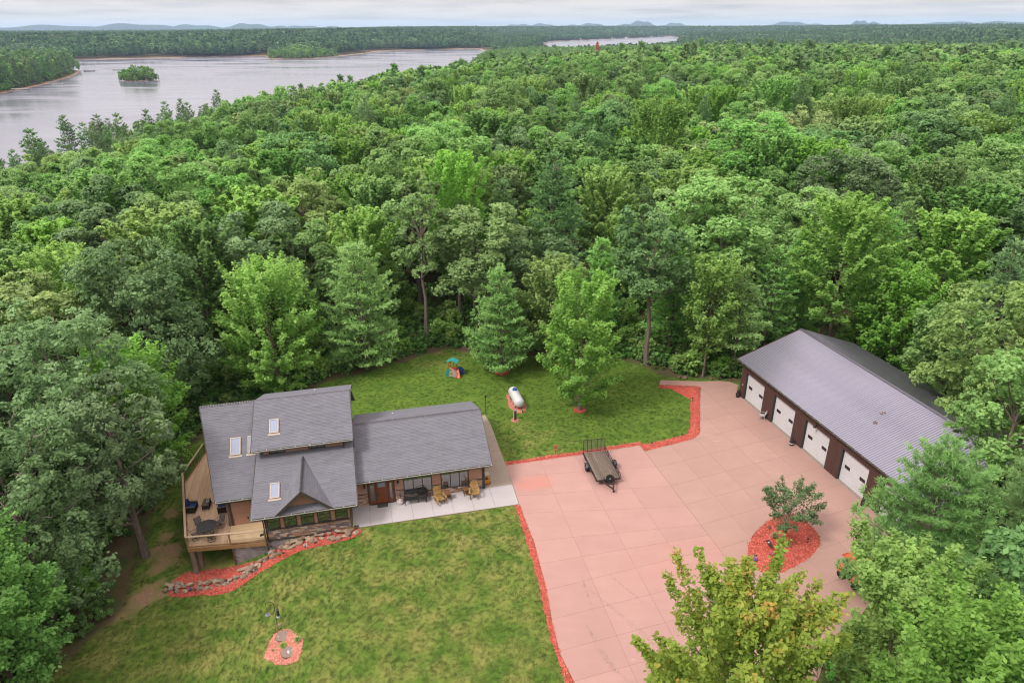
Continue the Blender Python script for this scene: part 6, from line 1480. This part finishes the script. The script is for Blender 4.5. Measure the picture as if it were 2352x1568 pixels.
def patio():
    x, y, z = dk(-21.5, -.55); t = thing('patio_table', 'oval glass topped patio table on the front corner of the deck', 'table', (x, y, z), HA)
    mg = glass_mat('grey table glass', (.20, .19, .205), .06, .9, 1.7)
    k = 32; o = MB().lathe([(.01, .715), (.70, .715), (.70, .73), (.01, .73)], k); o.build('table_top', mg, t)
    MB().lathe([(.70, .70), (.735, .70), (.735, .74), (.70, .74)], k).build('table_rim', M_DGREY, t)
    for i in range(4): a = PI / 4 + i * PI / 2; MB().tube([(.15 * math.cos(a), .15 * math.sin(a), .7), (.2 * math.cos(a), .2 * math.sin(a), .35), (.5 * math.cos(a), .5 * math.sin(a), 0)], .022, 6).build('leg', M_BLACK, t)
    labs = ['sling back patio chair behind the glass table by the left rail', 'sling back patio chair behind the glass table nearest the house', 'sling back patio chair at the front left of the glass table', 'sling back patio chair at the front right of the glass table behind the rail']
    ms = mat('taupe sling', (.25, .20, .185), (.20, .155, .145), scale=8, rough=.9)
    for (u, v, a), lab in zip(((-22.15, .12, -.9), (-20.72, .1, -2.35), (-22.3, -1.0, .55), (-21.15, -1.42, 1.8)), labs):
        x, y, z = dk(u, v); c = thing('patio_chair', lab, 'chair', (x, y, z), HA + a, 'sling chairs round the glass table')     # faces +x
        mb = MB(); mb.add([(-.22, -.23, .42), (.24, -.23, .44), (.24, .23, .44), (-.22, .23, .42), (-.22, -.23, .445), (.24, -.23, .465), (.24, .23, .465), (-.22, .23, .445)], [(3, 2, 1, 0), (4, 5, 6, 7), (0, 1, 5, 4), (1, 2, 6, 5), (2, 3, 7, 6), (3, 0, 4, 7)]); mb.build('seat', ms, c)
        for z0, z1 in ((.46, .6), (.605, .77), (.775, .97)): MB().hexa([(-.22 - (z0 - .44) * .3, -.23, z0), (-.195 - (z0 - .44) * .3, -.23, z0), (-.195 - (z0 - .44) * .3, .23, z0), (-.22 - (z0 - .44) * .3, .23, z0), (-.22 - (z1 - .44) * .3, -.23, z1), (-.195 - (z1 - .44) * .3, -.23, z1), (-.195 - (z1 - .44) * .3, .23, z1), (-.22 - (z1 - .44) * .3, .23, z1)]).build('backrest', ms, c)
        for s in (-1, 1): MB().tube([(-.38, s * .25, .98), (-.21, s * .25, .45), (.22, s * .25, .44), (.2, s * .28, .64), (-.28, s * .28, .66)], .016, 6).build('arm_frame', M_BLACK, c)
        MB().tube([(0, 0, .43), (0, 0, .06)], .03, 8).build('swivel_post', M_BLACK, c)
        mb = MB(); mb.tube([(.27 * math.cos(q), .27 * math.sin(q), .03) for q in np.linspace(0, 2 * PI, 19)], .014, 5, cap=False); mb.tube([(-.27, 0, .05), (.27, 0, .05)], .012, 4); mb.tube([(0, -.27, .05), (0, .27, .05)], .012, 4); mb.build('swivel_base', M_BLACK, c)
patio()

# ------------------------------------------------------------------ along the garage
def milk_can(x, y, label, band=False):
    t = thing('milk_can', label, 'can', (x, y, .05), 0, 'black cans along the garage front')
    MB().lathe([(.18, 0), (.19, .02), (.19, .42), (.12, .56), (.12, .64), (.16, .7), (.15, .72), (.02, .73)], 18).build('can_body', M_BLACK, t, smooth=True)
    for s in (-1, 1): MB().tube([(s * .17, 0, .5), (s * .24, 0, .46), (s * .2, 0, .38)], .015, 5).build('handle', M_BLACK, t)
    if band: MB().lathe([(.193, .16), (.195, .17), (.195, .26), (.193, .27)], 18).build('white_band', M_WHITE, t)
milk_can(23.35, 62.95, 'black milk can at the far corner of the garage'); milk_can(25.55, 53.85, 'black milk can with a white band between the second and third garage doors', True); milk_can(28.0, 45.0, 'black milk can at the pier before the last garage door')
def lawn_chair():
    t = thing('garden_chair', 'white metal garden chair standing between the first two garage doors', 'chair', (24.35, 58.5, .05), math.radians(160)); m = mat('white lilac chair', (.66, .62, .64), (.6, .56, .58), rough=.45)   # faces +x
    MB().box(-.23, .24, -.24, .24, .42, .44).build('seat', m, t); MB().hexa([(-.26, -.22, .5), (-.24, -.22, .5), (-.24, .22, .5), (-.26, .22, .5), (-.42, -.22, .92), (-.40, -.22, .92), (-.40, .22, .92), (-.42, .22, .92)]).build('backrest', m, t)
    for s in (-1, 1):
        MB().tube([(.24, s * .27, 0), (.22, s * .27, .62), (-.05, s * .28, .66), (-.3, s * .27, .64)], .018, 6).build('arm', m, t); MB().tube([(-.3, s * .26, 0), (-.22, s * .25, .43), (-.43, s * .23, .94)], .018, 6).build('rear_leg', m, t)
lawn_chair()
def tractor():
    t = thing('tractor', 'orange compact tractor with an orange canopy under the near pine', 'tractor', (23.7, 36.7, .05), math.radians(20)); om = mat('orange tractor paint', (.78, .13, .045), (.72, .11, .04), rough=.4)   # front is +x
    mb = MB(); mb.prism([(.25, .55), (1.35, .55), (1.4, .75), (1.35, 1.0), (.25, 1.12)], -.28, .28, 'Y'); bevel(mb.build('hood', om, t), .05)
    bevel(MB().box(-.75, .3, -.36, .36, .42, .7).build('chassis', M_DGREY, t), .04)
    for s in (-1, 1):
        wheel(t, (-.55, s * .62, .58), .58, .34, rim=om, name='rear_wheel'); wheel(t, (.98, s * .55, .36), .36, .24, rim=om, name='front_wheel')
        mb = MB(); n_ = 8; vs_ = []
        for i in range(n_): a = math.radians(20 + 140 * i / (n_ - 1)); vs_ += [(-.55 + .66 * math.cos(a), s * .42, .6 + .66 * math.sin(a)), (-.55 + .66 * math.cos(a), s * .8, .6 + .66 * math.sin(a))]
        mb.add(vs_, [(2 * i, 2 * i + 1, 2 * i + 3, 2 * i + 2) for i in range(n_ - 1)]); f = mb.build('fender', om, t); f.modifiers.new('thick', 'SOLIDIFY').thickness = .02
        MB().bar((-.85, s * .42, .7), (-.8, s * .42, 2.2), .06).build('rollbar_post', M_BLACK, t); MB().bar((.2, s * .42, .7), (.25, s * .5, 2.18), .05).build('canopy_post', M_BLACK, t)
    mb = MB(); vs_ = []; n_ = 6
    for j in range(n_):
        v = j / (n_ - 1) * 2 - 1
        for i in range(n_):
            u = i / (n_ - 1) * 2 - 1; vs_.append((-.3 + u * .85, v * .66, 2.2 + .16 * (1 - u * u * .8) * (1 - v * v * .9)))
    mb.add(vs_, [(j * n_ + i, j * n_ + i + 1, (j + 1) * n_ + i + 1, (j + 1) * n_ + i) for j in range(n_ - 1) for i in range(n_ - 1)])
    f = mb.build('canopy', om, t, smooth=True); f.modifiers.new('thick', 'SOLIDIFY').thickness = .05
    MB().cbox((-.45, 0, .86), (.42, .46, .16)).build('seat', M_BLACK, t); MB().cbox((-.66, 0, 1.15), (.12, .46, .42)).build('seat_back', M_BLACK, t)
    mb = MB(); mb.tube([(.12, .17 * math.sin(q), 1.2 + .17 * math.cos(q)) for q in np.linspace(0, 2 * PI, 13)], .018, 5, cap=False); mb.tube([(.3, 0, 1.0), (.12, 0, 1.2)], .02, 5); mb.build('steering_wheel', M_BLACK, t)
tractor()

# ------------------------------------------------------------------ stone wall and small things in the beds
def tz(x, y): return Tz(x, y) + .02 * float(wav(x, y, 2.3, 3))
def retaining_wall():
    W = thing('stone_wall', 'low dry wall of tan boulders curving through the red mulch below the house', 'wall', (-18.2, 40.7, Tz(-18.2, 40.7)))
    base = Vector(W.location); rg = random.Random(21)
    path = [(-12.4, 42.05), (-12.95, 41.8), (-13.75, 41.72), (-14.5, 41.66), (-15.35, 41.72), (-15.9, 41.75), (-16.4, 41.66), (-16.9, 41.46), (-17.36, 41.28), (-17.85, 41.05), (-18.3, 40.75), (-18.65, 40.48), (-18.9, 40.17), (-19.3, 39.95), (-19.75, 39.5), (-20.1, 39.3), (-20.6, 39.14), (-21.5, 39.06), (-22.3, 39.2), (-22.9, 39.17), (-23.45, 39.17), (-24.0, 39.12), (-24.5, 39.05), (-25.1, 39.25), (-25.8, 39.3)]
    ms = [mat('boulder ' + n_, c, tuple(q * .66 for q in c), scale=3, rough=.9, bump=.8, bscale=9, rnd=.15) for n_, c in (('tan', (.58, .42, .30)), ('grey', (.47, .375, .30)), ('brown', (.42, .29, .205)))]
    for i in range(len(path) - 1):
        a, b = path[i], path[i + 1]; l = math.dist(a, b); n_ = max(1, int(round(l / .40))); big = 1.35 if i in (0, 1, 5, 6, 7, 8, 9, 13) else .98
        for j in range(n_):
            for row in range(3 if i > 16 else 2):
                f = (j + .5 + rg.uniform(-.2, .2)) / n_; x = a[0] + (b[0] - a[0]) * f + rg.uniform(-.1, .1); y = a[1] + (b[1] - a[1]) * f + (row - .7) * .32 * big + rg.uniform(-.1, .1)
                d = (rg.uniform(.38, .7) * big, rg.uniform(.28, .45) * big, rg.uniform(.22, .38) * big); z = tz(x, y) + .05 + d[2] * .25 + (.16 if row == 1 else 0)
                MB().rock((x - base.x, y - base.y, z - base.z), d, rg.random(), math.atan2(b[1] - a[1], b[0] - a[0]) + rg.uniform(-.5, .5)).build('boulder', rg.choice(ms), W)
    for x, y, d in ((-20.0, 40.15, (1.25, .5, .4)), (-16.4, 41.75, (.9, .6, .5)), (-17.1, 41.45, (1.0, .6, .5)), (-15.3, 41.8, (.8, .5, .45)), (-12.6, 42.1, (.6, .5, .35)), (-12.0, 42.0, (.6, .5, .35))):
        MB().rock((x - base.x, y - base.y, tz(x, y) + .12 - base.z), d, x, .4).build('boulder', ms[0], W)
retaining_wall()
LIGHT = None
def path_light(x, y, label, group, z=None):
    global LIGHT
    zb = tz(x, y) if z is None else z
    if LIGHT is None:
        LIGHT = thing('path_light', label, 'path light', (x, y, zb), 0, group); a = LIGHT
        MB().tube([(0, 0, -.1), (0, 0, .36)], .014, 5).build('stake', M_BLACK, a); MB().lathe([(.05, .34), (.055, .42), (.05, .43)], 10).build('lens', mat('frosted lens', (.42, .42, .42), rough=.3), a); MB().lathe([(.1, .43), (.085, .47), (.02, .5)], 12).build('cap', M_BLACK, a)
    else: a = copy_tree(LIGHT); a.location = (x, y, zb); a['label'] = label; a['group'] = group
G1 = 'small solar lights along the stone wall bed'; G2 = 'small solar lights in the driveway border'
for x, y, lab in ((-11.85, 42.35, 'small black solar light beside the left end of the walkway'), (-12.2, 41.3, 'small black solar light on the lawn edge below the walkway'), (-14.73, 40.85, 'small black solar light in front of the widest wall boulders'), (-17.08, 40.4, 'small black solar light beside the orange flower pot'), (-19.14, 39.25, 'small black solar light in the narrow neck of the mulch bed'), (-21.03, 38.95, 'small black solar light in front of the log post'), (-23.18, 38.5, 'small black solar light in front of the blue glass ball'), (-24.79, 38.65, 'small black solar light at the left tip of the mulch bed')): path_light(x, y, lab, G1)
for x, y, lab in ((18.45, 62.1, 'small solar light in the straight upper part of the driveway border'), (15.84, 55.2, 'small solar light at the bend of the driveway border'), (12.75, 53.75, 'small solar light at the left end of the driveway border')): path_light(x, y, lab, G2)
path_light(21.8, 40.52, 'lone solar light at the right side of the oval mulch island', 'solar light in the island', .1)
def ball(name, label, cat, x, y, r, m, z=None, seed=1):
    t = thing(name, label, cat, (x, y, (tz(x, y) if z is None else z)))
    if name == 'flower_clump':
        rg = random.Random(seed); mb = MB()
        for _ in range(22): a = rg.uniform(0, 6.28); q = r * math.sqrt(rg.random()); mb.cbox((q * math.cos(a), q * math.sin(a), .1 + rg.uniform(0, r)), (.09, .07, .02), a, rg.uniform(-.6, .6), rg.uniform(-.6, .6))
        tag(mb.build('petals', m, t), kind='stuff'); mb = MB()
        for _ in range(8): a = rg.uniform(0, 6.28); mb.tube([(0, 0, -.03), (r * .6 * math.cos(a), r * .6 * math.sin(a), .14)], .012, 4)
        tag(mb.build('stems', mat('stem green', (.06, .12, .03)), t), kind='stuff')
    else:
        MB().lathe([(r * .7, -.02), (r, r * .6), (r * .95, r * 1.4), (r * .75, r * 1.5), (r * .7, r * 1.2), (.01, r * 1.1)], 14).build('pot', m, t, smooth=True)
        mb = MB(); rg = random.Random(seed)
        for _ in range(14): a = rg.uniform(0, 6.28); q = r * .7 * rg.random(); mb.cbox((q * math.cos(a), q * math.sin(a), r * 1.4 + rg.uniform(0, .12)), (.07, .05, .02), a, .5, .4)
        tag(mb.build('plant', mat('pot plant', (.12, .16, .05)), t), kind='stuff')
ball('flower_clump', 'clump of red flowers on the wall below the bay windows', 'flowers', -13.32, 41.5, .16, mat('red petals', (.75, .02, .05)), seed=2)
ball('flower_clump', 'clump of white flowers in front of the wall boulders', 'flowers', -15.6, 41.05, .16, mat('white petals', (.7, .68, .7)), seed=3)
ball('flower_pot', 'orange flower pot at the foot of the stone wall', 'pot', -17.5, 40.62, .13, mat('orange glaze', (.75, .2, .02), rough=.3), seed=4)
ball('flower_pot', 'round brown pot at the left end of the walkway', 'pot', -12.1, 42.55, .16, mat('brown glaze', (.28, .15, .07), rough=.4), seed=5)
ball('flower_pot', 'small grey blue pot half way along the stone wall', 'pot', -19.02, 39.66, .13, mat('grey blue glaze', (.3, .33, .42), rough=.4), seed=6)
t = thing('glass_ball', 'blue glass ball among the lower left wall stones', 'ornament', (-23.74, 38.84, tz(-23.74, 38.84) + .12)); MB().lathe([(.11 * math.sin(a) + .002, .11 - .11 * math.cos(a)) for a in np.linspace(0.05, PI - .05, 10)], 14).build('ball', mat('blue glass', (.02, .06, .25), rough=.1, spec=.8), t, smooth=True); MB().lathe([(.07, -.1), (.05, .02)], 10).build('foot', M_DGREY, t)
def tuft(label, x, y, r, h, n_, seed, z=None, m=None, name='grass_clump', cat='plant'):
    rg = np.random.default_rng(seed); a = rg.uniform(0, 2 * PI, n_); lean = rg.uniform(.15, .95, n_); L_ = h * rg.uniform(.6, 1.1, n_); V = []
    for i in range(n_):
        d = np.array([math.cos(a[i]), math.sin(a[i])]); p = np.array([-d[1], d[0]]) * .018; b = d * r * .15 * rg.random(); q = b + d * r * lean[i]
        m_ = b + d * r * lean[i] * .45
        V += [(b[0] - p[0], b[1] - p[1], 0), (b[0] + p[0], b[1] + p[1], 0), (m_[0] + p[0], m_[1] + p[1], L_[i] * .75), (m_[0] - p[0], m_[1] - p[1], L_[i] * .75), (m_[0] - p[0], m_[1] - p[1], L_[i] * .75), (m_[0] + p[0], m_[1] + p[1], L_[i] * .75), (q[0] + p[0] * .2, q[1] + p[1] * .2, L_[i] * (1.0 - .35 * lean[i])), (q[0] - p[0] * .2, q[1] - p[1] * .2, L_[i] * (1.0 - .35 * lean[i]))]
    t = thing(name, label, cat, (x, y, tz(x, y) if z is None else z)); me = mesh_quads('leaves', np.array(V).reshape(-1, 4, 3), np.repeat(rg.uniform(.2, .9, n_), 2), LM['maple'] if m is None else m); link('leaves', me, t); return t
tuft('spiky green clump left of the trunk on the oval island', 19.56, 41.1, .42, .62, 90, 1, .08, LM['oak']); tuft('spiky green clump nearer the driveway on the oval island', 20.18, 40.2, .36, .55, 80, 2, .08, LM['oak'])
tuft('bushy green plant at the right of the mulch circle', -13.72, 32.25, .34, .42, 90, 3, None, LM['oak']); tuft('long leaved plant between the two round lids', -14.6, 32.0, .38, .36, 80, 4); tuft('tiny leafy plant at the left of the mulch circle', -15.2, 31.88, .16, .2, 40, 5, None, LM['oak'])
tuft('loose green weed growing alone on the back lawn', 13.85, 59.9, .42, .42, 60, 6); tuft('weed at the near end of the propane tank', 1.02, 60.0, .16, .45, 40, 7)
ball('flower_clump', 'pink flowers in the middle of the oval island', 'flowers', 18.72, 39.3, .15, mat('pink petals', (.72, .16, .28)), .08, 8); ball('flower_clump', 'purple flowers at the left edge of the oval island', 'flowers', 17.36, 38.72, .15, mat('purple petals', (.32, .16, .5)), .08, 9)
t = thing('garden_stone', 'small grey brown stone by the purple flowers', 'stone', (17.55, 39.2, .1)); MB().rock((0, 0, .08), (.3, .22, .24), 4).build('stone', mat('grey brown stone', (.25, .19, .17), bump=.5), t)
def gnome():
    t = thing('duck_ornament', 'grey and orange duck ornament at the back of the oval island', 'ornament', (19.53, 42.2, .09), .4)
    MB().rock((0, 0, .2), (.42, .22, .3), 3, n=2).build('body', mat('grey duck', (.38, .34, .40)), t); MB().lathe([(.03, .3), (.07, .34), (.07, .42), (.02, .46)], 10, (-.16, 0, 0)).build('head', mat('orange duck', (.7, .3, .05)), t); MB().cbox((-.27, 0, .38), (.1, .06, .03)).build('beak', mat('orange duck', (.7, .3, .05)), t); MB().cbox((-.05, -.05, .05), (.16, .14, .12)).build('feet', mat('orange duck', (.7, .3, .05)), t)
gnome()
def bird_hook():
    t = thing('bird_ornament', 'black flying bird ornament hanging on a curved tan rod', 'ornament', (19.6, 40.3, .08))
    MB().tube([(.5, -.2, 0), (.45, -.16, .5), (.1, 0, .95), (-.35, .2, 1.1), (-.72, .1, .95), (-.8, -.1, .7)], .022, 6).build('rod', mat('tan rod', (.62, .45, .28)), t)
    b = MB().rock((-.9, -.28, .5), (.42, .16, .14), 8, .2).build('bird_body', M_BLACK, t)
    for s in (-1, 1): MB().add([(-.9, -.28, .55), (-.75, -.28 + s * .08, .55), (-.72, -.28 + s * .42, .48), (-1.02, -.28 + s * .3, .5), (-.9, -.28, .52), (-.75, -.28 + s * .08, .52), (-.72, -.28 + s * .42, .455), (-1.02, -.28 + s * .3, .475)], [(0, 1, 2, 3), (7, 6, 5, 4), (0, 4, 5, 1), (1, 5, 6, 2), (2, 6, 7, 3), (3, 7, 4, 0)]).build('wing', M_BLACK, t)
    MB().lathe([(.015, .575), (.075, .575), (.075, .585), (.015, .585)], 12, (-.9, -.28, 0)).build('white_ring', M_WHITE, t)
bird_hook()
def lids():
    m = mat('tan lid', (.36, .27, .225), (.30, .22, .18), scale=4, rough=.8)
    for x, y, lab, tp in ((-14.9, 32.85, 'round tan lid with a chip on top, further from the camera', 0), (-14.12, 31.48, 'round tan lid with a white saucer on top, nearer the camera', 1)):
        z = tz(x, y) + .07; t = thing('round_lid', lab, 'lid', (x, y, z), .3, 'round lids in the mulch circle')
        MB().lathe([(.40, -.15), (.42, .06), (.43, .09), (.40, .11), (.01, .12)], 26).build('lid', m, t, smooth=True); MB().lathe([(.43, .05), (.445, .06), (.445, .075), (.43, .085)], 26).build('rim', mat('brown rim', (.22, .13, .09)), t)
        for k in range(3): MB().cbox((.22 * math.cos(k * 2.1), .22 * math.sin(k * 2.1), .124), (.16, .02, .014), k * 2.1).build('rib', m, t)
        s = thing('saucer' if tp else 'wood_chip_pile', 'white saucer with a spout lying on the near round lid' if tp else 'pale chip of stone lying on the far round lid', 'saucer' if tp else 'stone', (x + (.02 if tp else -.2), y - (.02 if tp else .12), z + .125))
        if tp: MB().lathe([(.07, 0), (.085, .03), (.07, .035), (.01, .02)], 14).build('dish', M_WHITE, s); MB().cbox((.06, -.1, .02), (.1, .12, .03), .4).build('spout', M_WHITE, s); MB().cbox((.2, .13, .012), (.16, .05, .02), .6).build('handle', M_WHITE, s)
        else: MB().rock((0, 0, .02), (.14, .1, .06), 3, n=1).build('chip', M_WHITE, s)
lids()
def crane(x, y, h, rz, label):
    z = tz(x, y); t = thing('crane_statue', label, 'statue', (x, y, z), rz, 'bird statues by the mulch circle'); m = mat('pale bronze', (.36, .27, .20), (.26, .19, .14), rough=.5); s = h / .9
    for q in (-.04, .04): MB().tube([(0, q * s, 0), (.02 * s, q * s, .4 * s)], .014, 5).build('leg', m, t)
    mb = MB(); mb.rock((0, 0, .48 * s), (.42 * s, .2 * s, .22 * s), 3); mb.build('body', m, t, smooth=True); MB().tube([(.16 * s, 0, .52 * s), (.26 * s, 0, .66 * s), (.16 * s, 0, .8 * s), (.22 * s, 0, .9 * s), (.34 * s, 0, .84 * s)], .026 * s + .008, 6, .008).build('neck', m, t)
crane(-15.18, 33.5, .9, .4, 'taller bronze crane statue standing behind the mulch circle'); crane(-15.42, 33.55, .6, 2.2, 'smaller bronze crane statue bowing behind the mulch circle')
def feeder():
    z = tz(-15.58, 33.95); t = thing('bird_feeder_pole', 'black shepherd hook with hanging tube feeder on the front lawn', 'bird feeder', (-15.58, 33.95, z))
    MB().tube([(0, 0, -.1), (0, 0, 1.9), (-.06, 0, 2.02), (-.3, .0, 2.08), (-.5, .0, 1.95), (-.52, 0, 1.84)], .018, 6).build('hook_pole', M_BLACK, t)
    MB().tube([(0, 0, 1.5), (.1, 0, 1.6), (.2, .0, 1.5)], .014, 5).build('arm', M_BLACK, t)
    MB().lathe([(.02, 1.5), (.1, 1.46), (.09, 1.42), (.085, 1.0), (.12, .96), (.02, .94)], 12, (.19, -.04, 0)).build('seed_tube', M_DGREY, t); MB().lathe([(.02, .94), (.13, .9), (.12, .78), (.05, .72)], 12, (.18, -.04, 0)).build('seed_cup', M_WHITE, t)
    MB().tube([(-.52, 0, 1.84), (-.52, 0, 1.1)], .008, 4).build('chain', M_DGREY, t); MB().lathe([(.03, 1.1), (.06, 1.06), (.05, 1.0), (.16, .98), (.17, .94), (.02, .92)], 14, (-.52, 0, 0)).build('dish', mat('grey blue dish', (.3, .32, .38)), t)
feeder()
# boulders and the fallen stones at the top of the drive
for k, (x, y, d, lab) in enumerate(((18.9, 67.1, (.9, .55, .5), 'largest brown boulder behind the narrow upper walk'), (18.3, 67.25, (.6, .4, .4), 'brown boulder left of the largest boulder behind the upper walk'), (21.6, 67.0, (.6, .4, .35), 'brown boulder at the middle of the curved driveway edge'), (22.7, 66.95, (.5, .4, .35), 'brown boulder at the driveway edge near the leaning pine'))):
    t = thing('boulder', lab, 'boulder', (x, y, 0), 0, 'boulders behind the upper driveway'); MB().rock((0, 0, .14), d, k + 3, k).build('stone', mat('brown boulder', (.30, .20, .15), (.18, .12, .09), scale=3, rough=.9, bump=.6), t)

# small tree on the island
solo('small_tree', 'small dark green tree with loose sprays on the oval mulch island', 20.3, 41.1, 'spire', 140, 5.0, 2.3, 1.3, 6800, .08, 'island', .08, cat='tree', wood=mat('white wrapped trunk', (.55, .5, .5), (.3, .26, .26), scale=6, rough=.9), shoots=56, dense=.42, up=.68, prof='tall', z=.06)

# ------------------------------------------------------------------ boats and cottages by the lake
def boat(x, y, rz, label, L_=7.5, canopy=True):
    t = thing('pontoon_boat', label, 'boat', (x, y, LAKE_Z), rz, 'boats moored along the left shore'); m = mat('white boat', (.72, .72, .72), rough=.4)
    for s in (-1, 1): MB().tube([(-L_ / 2, s * .9, .15), (L_ / 2 - .6, s * .9, .15), (L_ / 2, s * .9, .35)], [.35, .35, .12], 8).build('pontoon', mat('aluminium', (.5, .5, .52), metal=.6, rough=.4), t)
    MB().box(-L_ / 2, L_ / 2 - .3, -1.25, 1.25, .45, .6).build('boat_deck', m, t); 
    for s in (-1, 1): MB().box(-L_ / 2 + .2, L_ / 2 - .6, s * 1.2 - .04, s * 1.2 + .04, .6, 1.35).build('fence_panel', m, t)
    if canopy:
        MB().box(-L_ / 2 - .3, L_ / 2 - .2, -1.6, 1.6, 2.6, 2.85).build('canopy', m, t)
        for sx in (-1, 1):
            for s in (-1, 1): MB().box(sx * (L_ / 2 - .6) - .05, sx * (L_ / 2 - .6) + .05, s * 1.45 - .05, s * 1.45 + .05, -.5, 2.6).build('lift_post', M_DGREY, t)
    else: MB().box(-L_ / 2 + .4, -L_ / 4, -1, 1, .6, 1.1).build('seat', mat('grey seat', (.4, .4, .42)), t)
for x, y, rz, lab, cn, L_ in ((-428, 642, .3, 'white canopied boat lift nearest the left edge of the picture', True, 13), (-446, 726, .2, 'low white boat at the middle of the left bank', False, 11), (-466, 752, .5, 'small white boat close under the pines of the left bank', False, 8), (-545, 962, .2, 'white canopied boat at the tip of the left bank', True, 13), (-520, 985, .1, 'grey boat lift furthest out from the tip of the left bank', True, 13)): boat(x, y, rz, lab, L_, cn)
def dock(x, y, rz, L_, label):
    t = thing('boat_dock', label, 'dock', (x, y, LAKE_Z), rz, 'docks on the left shore'); m = mat('grey dock', (.45, .40, .36), rough=.8)
    for i in range(int(L_)): MB().box(i + .04, i + .96, -.8, .8, .5, .6).build('dock_plank', m, t)
    for i in range(0, int(L_), 4):
        for s in (-1, 1): MB().box(i + .4, i + .55, s * .7 - .07, s * .7 + .07, -1.5, .8).build('dock_post', m, t)
dock(-441, 640, .1, 12, 'short grey dock beside the nearest boat lift'); dock(-462, 728, 0, 14, 'grey dock leading to the low white boat'); dock(-562, 978, .1, 18, 'grey dock at the tip of the left bank')
def cottage(x, y, rz, label, s=1.0):
    t = thing('cottage', label, 'house', (x, y, Tz(x, y)), rz, 'small white cottages on the far bay'); w_, d, h = 9 * s, 7 * s, 4 * s
    MB().box(-w_ / 2, w_ / 2, -d / 2, d / 2, -1, h).build('wall', M_WHITE, t); MB().prism([(-d / 2 - .5, h), (d / 2 + .5, h), (0, h + 3 * s)], -w_ / 2 - .4, w_ / 2 + .4, 'X').build('roof', M_ROOFCORE, t)
    for q in (-.28, .0, .28): MB().box(w_ * q - .6, w_ * q + .6, -d / 2 - .06, -d / 2 + .02, h * .35, h * .75).build('window', M_GLASS, t)
for x, y, rz, lab, s in ((300, 3185, .6, 'white cottage left of the middle of the far bay shore', 1.5), (470, 3470, .8, 'white cottage at the middle of the far bay shore', 1.6), (560, 3590, .7, 'white cottage just right of the middle of the far bay', 1.5), (740, 3930, .9, 'white cottage at the right part of the far bay shore', 1.9), (815, 4080, .9, 'white cottage near the right end of the far bay', 1.8)): cottage(x - 6, y + 8, rz, lab, s)

# ------------------------------------------------------------------ grass blades over the lawn
def grass():
    rg = np.random.default_rng(12); src = []
    gm = leaf_mat('lawn grass blades', (.062, .105, .014), (.150, .180, .048), .012, .10, .35, k=1.0)
    for q in range(3):
        n_ = 26; a = rg.uniform(0, 2 * PI, n_); r = .13 * np.sqrt(rg.random(n_)); h = rg.uniform(.02, .05, n_); c = np.stack([r * np.cos(a), r * np.sin(a)], 1); d = rg.uniform(0, 2 * PI, n_); dx = np.stack([np.cos(d), np.sin(d)], 1) * .009; tp = c + rg.normal(0, .03, (n_, 2))
        Q = np.zeros((n_, 4, 3)); Q[:, 0, :2] = c - dx; Q[:, 1, :2] = c + dx; Q[:, 2, :2] = tp + dx * .3; Q[:, 3, :2] = tp - dx * .3; Q[:, 2, 2] = h; Q[:, 3, 2] = h; Q[:, :2, 2] = -.01
        src.append(bpy.data.objects.new('grass_tuft', mesh_quads('grass_tuft', Q, rg.uniform(.1, 1, n_), gm)))
    k = 120000; x = rg.uniform(-33, 26, k); y = rg.uniform(22, 76, k); e = poly_sd(LAWN, x, y); u, v = wh(x, y)
    ok = (e > -.1) & (rg.random(k) < np.clip(.55 + .02 * (60 - y), .35, 1))
    for p in (PAD_L, PAD_R, BED): ok &= poly_sd(p, x, y) < -.05
    ok &= ~((u > -10.8) & (u < 2.5) & (v > -2.8) & (v < 0)) & ~((u > 0) & (u < 2.65) & (v > -1) & (v < 11.8)) & ~((u > -20.2) & (u < .05) & (v > 0) & (v < 12.5)) & ~((u > -22.8) & (u < -10.8) & (v > -2.3) & (v < 1))
    for cx, cy_, r in DIRT: ok &= np.hypot(x - cx, y - cy_) > r * .75
    for cx, cy_, r in ((-14.5, 32, 1.5), (.4, 61.9, 1.9), (.27, 58.55, .45), (6.74, 60.45, .62), (4.91, 70.75, .7), (-1.1, 69, .8)): ok &= np.hypot(x - cx, y - cy_) > r * .85
    x, y = x[ok], y[ok]; k = len(x); z = T(x, y) + .02 * wav(x, y, 2.3, 3)
    scatter('grass', np.column_stack([x, y, z]), rg.uniform(0, 6.28, k), rg.uniform(.7, 1.3, k), rg.integers(0, 3, k), src)
grass()
# ------------------------------------------------------------------ air
def haze():
    m = bpy.data.materials.new('pale air'); m.use_nodes = True; n = m.node_tree; n.nodes.clear()
    o = n.nodes.new('ShaderNodeOutputMaterial'); v = n.nodes.new('ShaderNodeVolumePrincipled')
    v.inputs['Color'].default_value = rgb((.52, .73, 1.0)); v.inputs['Density'].default_value = 0.000055; v.inputs['Anisotropy'].default_value = .2
    n.links.new(v.outputs[0], o.inputs['Volume'])
    mb = MB().box(-24000, 24000, -24000, 24000, LAKE_Z - 5, 190)
    tag(mb.build('haze', m), kind='stuff')
haze()
